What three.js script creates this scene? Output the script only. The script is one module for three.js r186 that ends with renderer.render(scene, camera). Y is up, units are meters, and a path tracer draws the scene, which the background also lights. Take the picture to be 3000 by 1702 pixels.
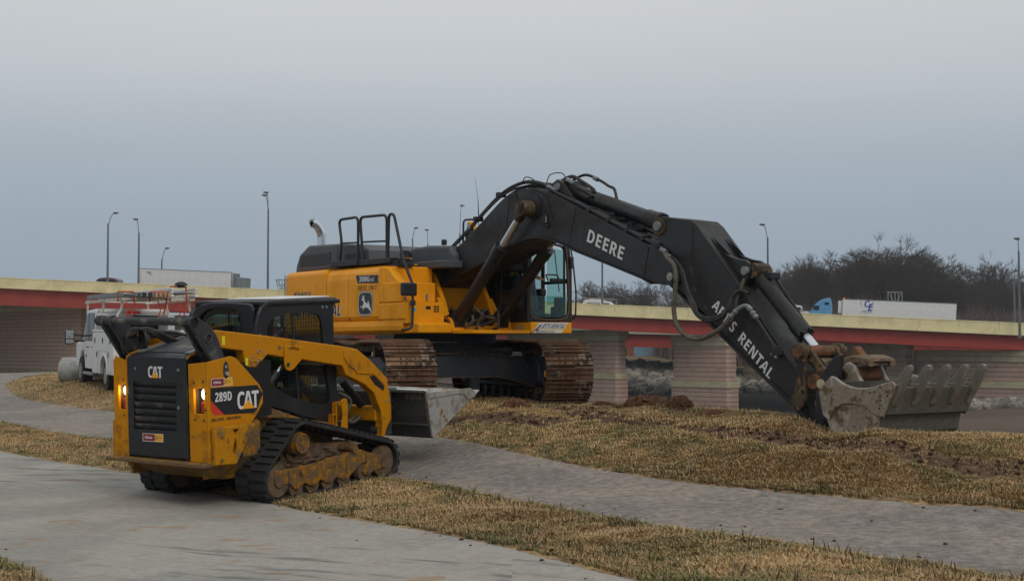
import * as THREE from 'three';
import { mergeGeometries } from 'three/addons/utils/BufferGeometryUtils.js';
import { RoundedBoxGeometry } from 'three/addons/geometries/RoundedBoxGeometry.js';
import { FontLoader } from 'three/addons/loaders/FontLoader.js';
import { TextGeometry } from 'three/addons/geometries/TextGeometry.js';
import { MarchingCubes } from 'three/addons/objects/MarchingCubes.js';

// ------------------------------------------------------------------ camera, sky, sun, exposure
const scene = new THREE.Scene();
const camera = new THREE.PerspectiveCamera(23.46, 3000 / 1702, 0.1, 3000);
camera.position.set(0, 1.69, 0);
camera.rotation.x = 0.0378;
const renderer = new THREE.WebGLRenderer({ antialias: true });
renderer.toneMapping = THREE.LinearToneMapping;
renderer.toneMappingExposure = 1.0;
renderer.shadowMap.enabled = true;
const SUN_DIR = new THREE.Vector3(0.42, 0.74, 0.52).normalize();
const sun = new THREE.DirectionalLight(0xfff3e2, 0.85);
sun.position.copy(SUN_DIR).multiplyScalar(120); sun.target.position.set(0, 0, -30);
sun.castShadow = true; sun.shadow.radius = 42; sun.shadow.mapSize.set(4096, 4096);
Object.assign(sun.shadow.camera, { left: -60, right: 60, top: 60, bottom: -60, near: 1, far: 400 });
scene.add(sun, sun.target);

// ------------------------------------------------------------------ small numeric helpers
function rng(seed) { let a = seed >>> 0; return () => { a = (a + 0x6D2B79F5) >>> 0; let t = a; t = Math.imul(t ^ (t >>> 15), t | 1); t ^= t + Math.imul(t ^ (t >>> 7), t | 61); return ((t ^ (t >>> 14)) >>> 0) / 4294967296; }; }
function hash(x, y, s) { let h = Math.imul(x, 374761393) + Math.imul(y, 668265263) + Math.imul(s, 974634777); h = Math.imul(h ^ (h >>> 13), 1274126177); return ((h ^ (h >>> 16)) >>> 0) / 4294967296; }
const sm = t => t * t * (3 - 2 * t), lerp = (a, b, t) => a + (b - a) * t, clamp = (v, a = 0, b = 1) => Math.min(b, Math.max(a, v));
const sstep = (a, b, x) => sm(clamp((x - a) / (b - a)));
function vnoise(x, y, per, s) { const xi = Math.floor(x), yi = Math.floor(y), fx = sm(x - xi), fy = sm(y - yi); const w = v => per ? ((v % per) + per) % per : v; const a = hash(w(xi), w(yi), s), b = hash(w(xi + 1), w(yi), s), c = hash(w(xi), w(yi + 1), s), d = hash(w(xi + 1), w(yi + 1), s); return lerp(lerp(a, b, fx), lerp(c, d, fx), fy); }
function fbm(x, y, per, oct, s) { let v = 0, a = 0.5, t = 0; for (let i = 0; i < oct; i++) { v += a * vnoise(x, y, per, s + i * 17); t += a; x *= 2; y *= 2; per = per ? per * 2 : 0; a *= 0.55; } return v / t; }

// the overcast sky: grey cloud, bluer and darker towards the horizon
{
  const W = 1024, H = 512, d = new Float32Array(W * H * 4);
  for (let j = 0; j < H; j++) for (let i = 0; i < W; i++) {
    const el = ((j + 0.5) / H - 0.5) * 180;
    const n = fbm(i / W * 8, j / H * 14, 8, 5, 5) - 0.5, n2 = fbm(i / W * 16, j / H * 40, 16, 4, 91) - 0.5;
    const ks = [[-90, 0.30, 0.37, 0.43], [2, 0.308, 0.376, 0.440], [5, 0.338, 0.404, 0.466], [7.5, 0.392, 0.452, 0.508], [10.5, 0.515, 0.555, 0.588], [14, 0.60, 0.622, 0.642], [30, 0.63, 0.65, 0.66], [90, 0.70, 0.71, 0.72]];
    let q = 0; while (q < ks.length - 2 && ks[q + 1][0] < el) q++; const t = clamp((el - ks[q][0]) / (ks[q + 1][0] - ks[q][0]));
    const c = [1, 2, 3].map(e => lerp(ks[q][e], ks[q + 1][e], t));
    const k = 1 + (n * 0.13 + n2 * 0.05) * sstep(0, 8, el), o = (j * W + i) * 4;
    const g = el < -2 ? 0.35 : 1;
    d[o] = c[0] * k * g; d[o + 1] = c[1] * k * g; d[o + 2] = c[2] * k * g; d[o + 3] = 1;
  }
  const t = new THREE.DataTexture(d, W, H, THREE.RGBAFormat, THREE.FloatType);
  t.mapping = THREE.EquirectangularReflectionMapping; t.magFilter = THREE.LinearFilter; t.minFilter = THREE.LinearFilter; t.wrapS = THREE.RepeatWrapping; t.needsUpdate = true;
  scene.background = t; scene.environment = t;
}
scene.fog = new THREE.FogExp2(0xa0a8ae, 0.00028);

// ------------------------------------------------------------------ geometry helpers
const V = (x, y, z) => new THREE.Vector3(x, y, z);
const v3 = p => Array.isArray(p) ? V(...p) : p;
function fin(g) { if (g.index) g = g.toNonIndexed(); for (const k of Object.keys(g.attributes)) if (!['position', 'normal', 'uv'].includes(k)) g.deleteAttribute(k); if (!g.attributes.uv) g.setAttribute('uv', new THREE.BufferAttribute(new Float32Array(g.attributes.position.count * 2), 2)); g.morphAttributes = {}; g.clearGroups(); return g; }
function metreUV(g) {                                   // uv in metres, chosen by the way each face points
  const p = g.attributes.position, uv = g.attributes.uv, a = V(), b = V(), c = V(), n = V();
  for (let i = 0; i < p.count; i += 3) {
    a.fromBufferAttribute(p, i); b.fromBufferAttribute(p, i + 1); c.fromBufferAttribute(p, i + 2);
    n.copy(b).sub(a).cross(c.clone().sub(a)); const x = Math.abs(n.x), y = Math.abs(n.y), z = Math.abs(n.z);
    [a, b, c].forEach((q, k) => { if (x >= y && x >= z) uv.setXY(i + k, q.z, q.y); else if (y >= z) uv.setXY(i + k, q.x, q.z); else uv.setXY(i + k, q.x, q.y); });
  }
  return g;
}
function join(list, keepUV) { const g = mergeGeometries([list].flat(9).map(fin)); return keepUV ? g : metreUV(g); }
const taken = {};
function numbered(n) { const k = taken[n] = (taken[n] ?? -1) + 1; return k ? n + '_' + String(k).padStart(3, '0') : n; }
function M(name, geos, mat, parent, keepUV) { const m = new THREE.Mesh(geos.isBufferGeometry ? (keepUV ? geos : metreUV(fin(geos))) : join(geos, keepUV), mat); m.name = parent === scene ? numbered(name) : name; m.castShadow = m.receiveShadow = true; parent.add(m); return m; }
function thing(name, label, category, pos = [0, 0, 0], group) { const o = new THREE.Group(); o.name = numbered(name); o.position.set(...pos); o.userData = { label, category }; if (group) o.userData.group = group; scene.add(o); return o; }
function tag(o, label, category, group, kind) { o.userData = { label, category }; if (group) o.userData.group = group; if (kind) o.userData.kind = kind; return o; }
function box(x0, x1, y0, y1, z0, z1, r = 0) { const w = Math.abs(x1 - x0), h = Math.abs(y1 - y0), d = Math.abs(z1 - z0); const g = r ? new RoundedBoxGeometry(w, h, d, 2, Math.min(r, w / 2.01, h / 2.01, d / 2.01)) : new THREE.BoxGeometry(w, h, d); return g.translate((x0 + x1) / 2, (y0 + y1) / 2, (z0 + z1) / 2); }
function shapeOf(pts, holes = []) { const s = new THREE.Shape(pts.map(p => new THREE.Vector2(p[0], p[1]))); for (const h of holes) s.holes.push(new THREE.Path(h.map(p => new THREE.Vector2(p[0], p[1])))); return s; }
function ext(pts, d, b, holes, seg = 1) { return new THREE.ExtrudeGeometry(shapeOf(pts, holes), { depth: Math.max(d - 2 * b, 1e-4), bevelEnabled: b > 0, bevelThickness: b, bevelSize: b, bevelOffset: -b, bevelSegments: seg, curveSegments: 6 }).translate(0, 0, b); }
const prof = (pts, z0, z1, b = 0.004, holes = [], seg = 1) => ext(pts, z1 - z0, b, holes, seg).translate(0, 0, z0);
const profX = (pts, x0, x1, b = 0.004, holes = [], seg = 1) => ext(pts.map(p => [-p[0], p[1]]), x1 - x0, b, holes.map(h => h.map(p => [-p[0], p[1]])), seg).rotateY(Math.PI / 2).translate(x0, 0, 0);       // pts are [z, y]
const profY = (pts, y0, y1, b = 0.004, holes = [], seg = 1) => ext(pts.map(p => [p[0], -p[1]]), y1 - y0, b, holes, seg).rotateX(-Math.PI / 2).translate(0, y0, 0);                                         // pts are [x, z]
const UP = V(0, 1, 0);
function cyl(p, q, r, seg = 14, r2 = r, open = false) { p = v3(p); q = v3(q); const d = q.clone().sub(p), L = d.length(); const g = new THREE.CylinderGeometry(r2, r, L, seg, 1, open); g.translate(0, L / 2, 0); g.applyQuaternion(new THREE.Quaternion().setFromUnitVectors(UP, d.normalize())); return g.translate(p.x, p.y, p.z); }
const cylZ = (x, y, z0, z1, r, seg = 20, r2 = r) => cyl([x, y, z0], [x, y, z1], r, seg, r2);
function bar(p, q, w, h = w) { p = v3(p); q = v3(q); const d = q.clone().sub(p), L = d.length(); const g = new THREE.BoxGeometry(w, L, h); g.translate(0, L / 2, 0); g.applyQuaternion(new THREE.Quaternion().setFromUnitVectors(UP, d.normalize())); return g.translate(p.x, p.y, p.z); }
function tube(pts, r, rad = 8, closed = false, per = 5, tension = 0.5) { return new THREE.TubeGeometry(new THREE.CatmullRomCurve3(pts.map(v3), closed, 'catmullrom', tension), pts.length * per, r, rad, closed); }
function rod(pts, r, rad = 8) { const g = []; pts = pts.map(v3); for (let i = 0; i + 1 < pts.length; i++) g.push(cyl(pts[i], pts[i + 1], r, rad)); for (let i = 1; i + 1 < pts.length; i++) g.push(new THREE.SphereGeometry(r * 1.01, rad, 6).translate(pts[i].x, pts[i].y, pts[i].z)); return g; }
function bentRod(pts, r, fr = 0.08, rad = 8) {           // a bent pipe: straight runs with rounded corners
  pts = pts.map(v3); const c = new THREE.CurvePath();
  let prev = pts[0];
  for (let i = 1; i < pts.length - 1; i++) { const a = pts[i].clone().add(pts[i - 1].clone().sub(pts[i]).setLength(Math.min(fr, pts[i - 1].distanceTo(pts[i]) * 0.45))), b = pts[i].clone().add(pts[i + 1].clone().sub(pts[i]).setLength(Math.min(fr, pts[i + 1].distanceTo(pts[i]) * 0.45))); c.add(new THREE.LineCurve3(prev, a)); c.add(new THREE.QuadraticBezierCurve3(a, pts[i], b)); prev = b; }
  c.add(new THREE.LineCurve3(prev, pts[pts.length - 1]));
  return new THREE.TubeGeometry(c, pts.length * 12, r, rad, false);
}
const mirrorZ = g => { g = fin(g.clone()); g.scale(1, 1, -1); const p = g.attributes.position, n = g.attributes.normal, u = g.attributes.uv; for (const [t, k] of [[p, 3], [n, 3], [u, 2]]) for (let i = 0; i < t.count; i += 3) for (let j = 0; j < k; j++) { const a = t.array[(i + 1) * k + j]; t.array[(i + 1) * k + j] = t.array[(i + 2) * k + j]; t.array[(i + 2) * k + j] = a; } return g; };
function inset(pts, d) { const n = pts.length, c = pts.reduce((a, p) => [a[0] + p[0] / n, a[1] + p[1] / n], [0, 0]); return pts.map(p => { const dx = p[0] - c[0], dy = p[1] - c[1], l = Math.hypot(dx, dy); return [p[0] - dx / l * d, p[1] - dy / l * d]; }); }
function smooth(pts, n = 4) { const c = new THREE.CatmullRomCurve3(pts.map(p => V(p[0], p[1], 0)), true); return c.getPoints(pts.length * n).slice(0, -1).map(p => [p.x, p.y]); }
function hull(circles, seg = 40) { const P = []; for (const [x, y, r] of circles) for (let i = 0; i < seg; i++) { const a = i / seg * 2 * Math.PI; P.push([x + r * Math.cos(a), y + r * Math.sin(a)]); } P.sort((a, b) => a[0] - b[0] || a[1] - b[1]); const cr = (o, a, b) => (a[0] - o[0]) * (b[1] - o[1]) - (a[1] - o[1]) * (b[0] - o[0]); const half = Q => { const h = []; for (const p of Q) { while (h.length > 1 && cr(h[h.length - 2], h[h.length - 1], p) <= 0) h.pop(); h.push(p); } h.pop(); return h; }; return [...half(P), ...half(P.reverse())]; }
function arcPath(poly) { const L = [0]; for (let i = 0; i < poly.length; i++) { const a = poly[i], b = poly[(i + 1) % poly.length]; L.push(L[i] + Math.hypot(b[0] - a[0], b[1] - a[1])); } const T = L[poly.length]; return { T, at(s) { s = ((s % T) + T) % T; let i = 0; while (L[i + 1] < s) i++; const a = poly[i], b = poly[(i + 1) % poly.length], t = (s - L[i]) / (L[i + 1] - L[i]); return [lerp(a[0], b[0], t), lerp(a[1], b[1], t), Math.atan2(b[1] - a[1], b[0] - a[0])]; } }; }

// ------------------------------------------------------------------ textures and materials
function tex(size, rep, fn, srgb = true) { const d = new Uint8Array(size * size * 4); for (let j = 0; j < size; j++) for (let i = 0; i < size; i++) { const c = fn(i / size, j / size), o = (j * size + i) * 4; d[o] = clamp(c[0], 0, 255); d[o + 1] = clamp(c[1], 0, 255); d[o + 2] = clamp(c[2], 0, 255); d[o + 3] = 255; } const t = new THREE.DataTexture(d, size, size); t.wrapS = t.wrapT = THREE.RepeatWrapping; t.magFilter = THREE.LinearFilter; t.minFilter = THREE.LinearMipmapLinearFilter; t.generateMipmaps = true; t.repeat.set(1 / rep, 1 / rep); if (srgb) t.colorSpace = THREE.SRGBColorSpace; t.needsUpdate = true; return t; }
const mix3 = (a, b, t) => [lerp(a[0], b[0], t), lerp(a[1], b[1], t), lerp(a[2], b[2], t)];
const hx = h => [(h >> 16) & 255, (h >> 8) & 255, h & 255];
// a painted or bare surface with grain, smears and patches of a second and third colour
function worn(base, dirt, o = {}) {
  const { rep = 1.6, amt = 0.35, scale = 5, seed = 1, rough = 0.6, metal = 0, second, amt2 = 0, grain = 5, edge = 0.12, size = 256, rt = 0, coat = 0, bump = 0, streak = 1 } = o; const B = hx(base), D = hx(dirt), S = second !== undefined ? hx(second) : D;
  const cover = (u, v) => { const n = fbm(u * scale * streak, v * scale, scale * streak, 6, seed); const th = 1 - amt; return sstep(th - edge, th + edge, n + 0.18 * (fbm(u * 24, v * 24, 24, 3, seed + 40) - 0.5)); };
  const map = tex(size, rep, (u, v) => { let c = mix3(B, D, cover(u, v)); if (amt2) { const m = fbm(u * scale * 2, v * scale * 2, scale * 2, 5, seed + 71); c = mix3(c, S, sstep(1 - amt2 - 0.05, 1 - amt2 + 0.05, m)); } const g = (hash(Math.floor(u * size), Math.floor(v * size), seed) - 0.5) * grain + (fbm(u * 40, v * 40, 40, 2, seed + 9) - 0.5) * grain * 2; return [c[0] + g, c[1] + g, c[2] + g * 0.9]; });
  const m = new THREE.MeshPhysicalMaterial({ map, roughness: rough, metalness: metal });
  if (rt) { m.roughnessMap = tex(128, rep, (u, v) => { const k = 255 * clamp(rough + cover(u, v) * (0.92 - rough) * 0.8 + (fbm(u * 30, v * 30, 30, 2, seed + 3) - 0.5) * 0.16); return [k, k, k]; }, false); m.roughness = 1; }
  if (o.spec) m.specularIntensity = o.spec;
  if (coat) { m.clearcoat = coat; m.clearcoatRoughness = 0.25; }
  if (bump) { m.bumpMap = tex(192, rep, (u, v) => { const k = 255 * fbm(u * 24, v * 24, 24, 4, seed + 5); return [k, k, k]; }, false); m.bumpScale = bump; }
  return m;
}
const plain = (hex, rough = 0.7, metal = 0) => new THREE.MeshStandardMaterial({ color: hex, roughness: rough, metalness: metal });
const glow = (hex, e, k) => new THREE.MeshStandardMaterial({ color: hex, emissive: e, emissiveIntensity: k, roughness: 0.3 });
const MAT = {
  loaderYellow: worn(0xbf7e02, 0x94651c, { rt: 1, amt: 0.30, edge: 0.1, seed: 3, rough: 0.45, rep: 1.3, scale: 6, second: 0x6a5b44, amt2: 0.2, spec: 0.35 }),
  loaderMuddy: worn(0x8c6420, 0x6a563f, { amt: 0.68, edge: 0.12, seed: 8, rough: 0.7, rep: 0.7, scale: 5, second: 0x94661c, amt2: 0.42, grain: 12, spec: 0.3 }),
  tiePlate: worn(0xb57a0c, 0x80633c, { amt: 0.42, edge: 0.12, seed: 6, rough: 0.65, rep: 0.8, scale: 5, second: 0x6a543a, amt2: 0.26, grain: 10, spec: 0.3 }),
  mud: worn(0x5d4a38, 0x473728, { amt: 0.5, seed: 12, rough: 0.95, rep: 0.5, grain: 22, bump: 0.012 }),
  mudDry: worn(0x6a5843, 0x53432f, { amt: 0.5, seed: 13, rough: 0.9, rep: 0.4, grain: 16, second: 0x7a5a28, amt2: 0.22 }),
  rubber: worn(0x1e1f21, 0x3a3833, { amt: 0.4, edge: 0.2, seed: 15, rough: 0.82, rep: 0.8, grain: 10, bump: 0.003 }),
  black: worn(0x1b1d21, 0x302f2d, { rt: 1, amt: 0.34, edge: 0.2, seed: 18, rough: 0.5, rep: 1.2, grain: 6 }),
  blackDusty: worn(0x2b2e33, 0x6a645a, { amt: 0.3, edge: 0.16, seed: 20, rough: 0.6, rep: 0.9, grain: 8 }),
  cabBlack: worn(0x15171b, 0x212224, { rt: 1, amt: 0.34, edge: 0.25, seed: 22, rough: 0.42, rep: 1.5, grain: 5 }),
  dark: plain(0x101114, 0.9),
  hose: worn(0x1f2021, 0x3f3b34, { amt: 0.36, seed: 25, rough: 0.6, rep: 0.4, grain: 8, size: 192 }),
  hoseGrey: worn(0x5c584e, 0x3d3a32, { amt: 0.4, seed: 26, rough: 0.7, rep: 0.3, grain: 10, size: 192 }),
  chrome: plain(0xd8dadd, 0.16, 1),
  steel: worn(0xa3a29f, 0x87827a, { rt: 1, amt: 0.42, edge: 0.12, seed: 30, rough: 0.5, metal: 0.2, rep: 1.1, second: 0x8a6a4a, amt2: 0.3, grain: 12 }),
  bucketBack: worn(0x3a3a38, 0x57503f, { amt: 0.4, seed: 32, rough: 0.7, rep: 0.8, grain: 12 }),
  excYellow: worn(0xf09f00, 0xde9200, { rt: 1, amt: 0.4, edge: 0.25, seed: 35, rough: 0.42, rep: 2.2, grain: 3, coat: 0.12, spec: 0.4 }),
  excDark: worn(0x121316, 0x231f1d, { rt: 1, amt: 0.42, edge: 0.2, seed: 38, rough: 0.45, rep: 2.0, grain: 4, coat: 0.12 }),
  hood: worn(0x4b4f55, 0x55575a, { amt: 0.4, edge: 0.3, seed: 40, rough: 0.6, rep: 2.0, grain: 4 }),
  under: worn(0x1f2530, 0x302c28, { amt: 0.36, seed: 42, rough: 0.6, rep: 1.5, grain: 6 }),
  shoe: worn(0x74563f, 0x3d2e25, { rt: 1, amt: 0.44, edge: 0.1, seed: 45, rough: 0.55, metal: 0.35, rep: 0.9, second: 0x9a9088, amt2: 0.3, grain: 16, bump: 0.004 }),
  shoe2: worn(0x664734, 0x8a7a6a, { amt: 0.36, edge: 0.1, seed: 46, rough: 0.6, metal: 0.3, rep: 0.9, second: 0x32261f, amt2: 0.36, grain: 16, bump: 0.004 }),
  shoe3: worn(0x4f3c30, 0x7d4f2a, { amt: 0.4, edge: 0.1, seed: 47, rough: 0.6, metal: 0.3, rep: 0.9, second: 0x8e857b, amt2: 0.28, grain: 16, bump: 0.004 }),
  grouser: worn(0x9a938a, 0x6b4c37, { amt: 0.4, seed: 48, rough: 0.4, metal: 0.6, rep: 0.7, grain: 14 }),
  rust: worn(0x4a3a28, 0x221e1a, { amt: 0.46, edge: 0.08, seed: 50, rough: 0.75, rep: 0.6, second: 0x6f5836, amt2: 0.34, grain: 14 }),
  rustOrange: worn(0x74492c, 0x4c3a2a, { amt: 0.45, edge: 0.1, seed: 52, rough: 0.8, rep: 0.5, grain: 14 }),
  hookTan: worn(0x6e5a45, 0x4b3e30, { amt: 0.42, edge: 0.1, seed: 54, rough: 0.8, rep: 0.5, grain: 14, second: 0x85735c, amt2: 0.3 }),
  bucketSide: worn(0x857b6d, 0xa29c92, { amt: 0.40, edge: 0.1, seed: 55, rough: 0.7, rep: 1.0, second: 0x62503a, amt2: 0.36, grain: 18, scale: 5, streak: 2 }),
  bucketDark: worn(0x55524c, 0x6a655b, { amt: 0.36, seed: 58, rough: 0.75, rep: 0.9, second: 0x5d4226, amt2: 0.22, grain: 12 }),
  tooth: worn(0x6a665e, 0x8b8880, { amt: 0.36, seed: 60, rough: 0.65, rep: 0.5, grain: 12 }),
  letter: plain(0xd9dadb, 0.55), letterDark: plain(0x1c2230, 0.6), letterBlack: plain(0x1a1a1a, 0.6),
  catYellow: plain(0xeea31a, 0.5), red: plain(0xc9331f, 0.5), decalBlack: plain(0x1b1d22, 0.4),
  white: worn(0xd8dadb, 0xcfcfcc, { amt: 0.36, edge: 0.3, seed: 63, rough: 0.35, rep: 1.8, grain: 4, coat: 0.12 }),
  tyre: worn(0x222222, 0x3c3933, { amt: 0.36, seed: 65, rough: 0.85, rep: 0.6, grain: 8 }),
  rim: plain(0x8b8d8f, 0.4, 0.6),
  glassSmoke: new THREE.MeshPhysicalMaterial({ color: 0xb4c0c0, transmission: 1, thickness: 0, roughness: 0.04 }),
  glassDark: new THREE.MeshPhysicalMaterial({ color: 0x5a6a6a, transmission: 1, thickness: 0, roughness: 0.05 }),
  glass: new THREE.MeshPhysicalMaterial({ color: 0xe2f0ec, transmission: 1, thickness: 0, roughness: 0.03 }),
  glassGreen: new THREE.MeshPhysicalMaterial({ color: 0xd0e8e3, transmission: 1, thickness: 0, roughness: 0.03 }),
  glassSolid: plain(0x0d1113, 0.2),
  galv: worn(0x787d82, 0x8d9093, { amt: 0.4, seed: 70, rough: 0.55, metal: 0.3, rep: 0.8, grain: 6 }),
  pole: plain(0x63686f, 0.6, 0.2),
  parapet: worn(0xe4daab, 0xd2c89c, { amt: 0.42, edge: 0.2, seed: 73, rough: 0.9, rep: 9, grain: 8, scale: 6 }),
  parapet2: worn(0xaaa694, 0x98937f, { amt: 0.42, edge: 0.2, seed: 74, rough: 0.9, rep: 9, grain: 8 }),
  girder: worn(0xa0443a, 0x943c33, { amt: 0.42, edge: 0.25, seed: 76, rough: 0.6, rep: 8, grain: 5, spec: 0.3 }),
  soffit: worn(0x77736a, 0x655f58, { amt: 0.4, seed: 77, rough: 0.95, rep: 6, grain: 8 }),
  pier: worn(0xae9486, 0xa0897c, { amt: 0.42, edge: 0.3, seed: 79, rough: 0.9, rep: 4, grain: 10 }),
  pier2: worn(0xb0978a, 0xa38c80, { amt: 0.36, edge: 0.3, seed: 80, rough: 0.9, rep: 4, grain: 10 }),
  pierJoint: plain(0x7c6559, 0.95),
  pierTrim: worn(0xb0a98d, 0x989178, { amt: 0.4, edge: 0.2, seed: 82, rough: 0.9, rep: 4, grain: 8 }),
  pierBase: worn(0x9a8f72, 0x83775c, { amt: 0.45, seed: 83, rough: 0.9, rep: 3, grain: 10 }),
  pipe: worn(0x9a9b98, 0x85857f, { amt: 0.4, seed: 85, rough: 0.9, rep: 1.2, grain: 8 }),
  bark: worn(0x4a4038, 0x392f29, { amt: 0.45, seed: 88, rough: 0.95, rep: 1.0, grain: 14, size: 192 }),
  soil: worn(0x6a452a, 0x4c321f, { amt: 0.5, seed: 90, rough: 0.97, rep: 0.6, grain: 24, second: 0x6f5a3c, amt2: 0.26, bump: 0.02 }),
  rock: worn(0x85817a, 0x6b6761, { amt: 0.45, seed: 92, rough: 0.95, rep: 1.5, grain: 16, size: 192 }),
};
const font = await new FontLoader().loadAsync('fonts/droid/droid_sans_bold.typeface.json');
const fontReg = await new FontLoader().loadAsync('fonts/droid/droid_sans_regular.typeface.json');
// raised lettering: origin o, reading direction r, up direction u, capital height h
function text(s, o, r, u, h, { sx = 1, w: W = 0, d = 0.004, skew = 0, f = font, gap = 0 } = {}) {
  const k = h / 0.992; let x = 0; const L = [];
  for (const ch of s) { const w = f.data.glyphs[ch].ha / f.data.resolution * k; if (ch !== ' ') L.push(new TextGeometry(ch, { font: f, size: k, depth: d, curveSegments: 4, bevelEnabled: false }).translate(x, 0, 0)); x += w + gap * h; }
  if (W) sx = W / (x - gap * h); const g = join(L); r = V(...r).normalize(); u = V(...u).normalize(); const n = r.clone().cross(u);
  const m = new THREE.Matrix4().makeBasis(r.clone().multiplyScalar(sx), u.clone().add(r.clone().multiplyScalar(skew)), n).setPosition(...o); g.applyMatrix4(m); g.computeVertexNormals(); g.userData.w = x * sx; return g;
}
function canvasTex(w, h, draw) { const c = document.createElement('canvas'); c.width = w; c.height = h; const x = c.getContext('2d'); draw(x, w, h); const t = new THREE.CanvasTexture(c); t.colorSpace = THREE.SRGBColorSpace; t.magFilter = THREE.LinearFilter; t.anisotropy = 8; return t; }
// a flat print on a quad a, b, c, d (bottom left, bottom right, top right, top left)
function decal(name, q, mat, parent) { const g = new THREE.BufferGeometry(); const P = [q[0], q[1], q[2], q[0], q[2], q[3]].flat(), U = [0, 0, 1, 0, 1, 1, 0, 0, 1, 1, 0, 1]; g.setAttribute('position', new THREE.Float32BufferAttribute(P, 3)); g.setAttribute('uv', new THREE.Float32BufferAttribute(U, 2)); g.computeVertexNormals(); return M(name, g, mat, parent, true); }
// ================================================================== THE GROUND
// Measured ground points [x, height, z]; a thin-plate surface through them gives the height anywhere.
const ANCH = [[4.03,0.750,-15.40],[4.71,0.690,-14.90],[5.29,0.670,-14.50],[3.35,0.780,-16.60],[2.91,0.750,-18.40],[2.17,0.780,-20.30],[1.31,0.730,-21.50],[-0.52,0.730,-21.50],[-9.85,0.150,-27.00],[-13.32,0.190,-38.00],[-10.44,0.210,-33.00],[-8.66,0.200,-30.70],[-7.17,0.100,-25.20],[-21.92,0.390,-60.00],[-10.40,0.480,-36.50],[-11.76,0.530,-38.50],[-16.02,0.480,-47.00],[-7.23,0.610,-33.00],[13.61,-1.550,-40.00],[23.82,-3.650,-70.00],[37.45,-5.150,-110.00],[54.50,-5.860,-160.00],[5.84,-1.870,-60.00],[10.70,-4.250,-110.00],[14.60,-5.600,-150.00],[19.96,-6.240,-205.00],[69.85,-6.240,-205.00],[-28.97,-0.560,-85.00],[-37.50,-1.150,-110.00],[-64.78,-2.560,-190.00],[-32.39,-2.660,-190.00],[-17.04,-0.840,-100.00],[20.12,-5.740,-212.00],[22.80,-0.880,-240.00],[24.90,-0.670,-262.00],[46.44,-5.740,-212.00],[54.80,-2.510,-250.00],[73.27,-5.840,-215.00],[86.95,-2.900,-255.00],[-91.34,-2.510,-250.00],[-36.54,-1.600,-250.00],[-120.59,-2.650,-330.00],[0.00,-1.040,-330.00],[120.60,-1.440,-330.00],[-2.53,-0.010,-14.97],[-1.49,0.110,-16.56],[-4.15,0.020,-16.04],[-3.11,0.140,-17.62],[-2.08,0.650,-21.57],[1.12,0.650,-22.72],[-3.43,0.650,-25.34],[-0.23,0.650,-26.49],[3.63,0.650,-16.14],[4.07,0.640,-15.53],[5.18,0.600,-16.39],[4.66,0.600,-17.10],[5.00,0.350,-19.00],[2.00,0.600,-22.00],[1.50,0.500,-28.00],[-4.00,0.600,-30.00],[0.00,0.000,-4.00],[-3.00,-0.050,-4.00],[3.00,0.000,-4.00],[-8.00,0.000,-10.00],[6.00,0.150,-9.00],[-1.49,0.416,-20.48],[-0.68,0.402,-18.67],[0.21,0.344,-16.90],[0.95,0.299,-15.61],[1.57,0.275,-14.68],[2.11,0.268,-13.99],[2.63,0.270,-13.40],[3.18,0.271,-12.86],[3.70,0.269,-12.41],[4.38,0.261,-11.88],[4.98,0.254,-11.41],[-1.33,0.128,-16.34],[-0.36,0.139,-14.66],[0.33,0.132,-13.53],[0.92,0.131,-12.58],[1.43,0.138,-11.79],[1.89,0.155,-11.12],[2.30,0.166,-10.54],[2.85,0.165,-9.81],[3.35,0.158,-9.21],[3.94,0.143,-8.58],[-7.96,0.025,-21.83],[-5.45,0.032,-18.71],[-3.56,-0.012,-16.28],[-1.20,0.015,-13.12],[0.39,0.019,-10.85],[-1.45,0.000,-10.00],[-3.63,0.000,-10.00],[-6.00,-0.020,-14.00],[0.94,0.0,-10.02]];
const groundH = (() => {
  const uv = (x, D) => [x / D * 3.2, Math.log(D)], phi = r2 => 0.5 * r2 * Math.log(r2 + 1e-12), n = ANCH.length, N = n + 3;
  const U = ANCH.map(p => uv(p[0], -p[2])), A = [];
  for (let i = 0; i < N; i++) { A.push(new Float64Array(N + 1)); if (i < n) { for (let j = 0; j < n; j++) A[i][j] = phi((U[i][0] - U[j][0]) ** 2 + (U[i][1] - U[j][1]) ** 2) + (i === j ? 3e-4 : 0); A[i][n] = 1; A[i][n + 1] = U[i][0]; A[i][n + 2] = U[i][1]; A[i][N] = ANCH[i][1]; } else for (let j = 0; j < n; j++) A[i][j] = i === n ? 1 : U[j][i - n - 1]; }
  for (let c = 0; c < N; c++) { let p = c; for (let r = c + 1; r < N; r++) if (Math.abs(A[r][c]) > Math.abs(A[p][c])) p = r; [A[c], A[p]] = [A[p], A[c]]; for (let r = 0; r < N; r++) if (r !== c) { const k = A[r][c] / A[c][c]; if (k) for (let j = c; j <= N; j++) A[r][j] -= k * A[c][j]; } }
  const w = A.map((r, i) => r[N] / r[i]);
  return (x, z) => { const D = Math.max(4, -z), [a, b] = uv(clamp(x, -0.6 * D, 0.6 * D), D); let h = w[n] + w[n + 1] * a + w[n + 2] * b; for (let i = 0; i < n; i++) { const d = (U[i][0] - a) ** 2 + (U[i][1] - b) ** 2; h += w[i] * phi(d); } return h; };
})();
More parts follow.
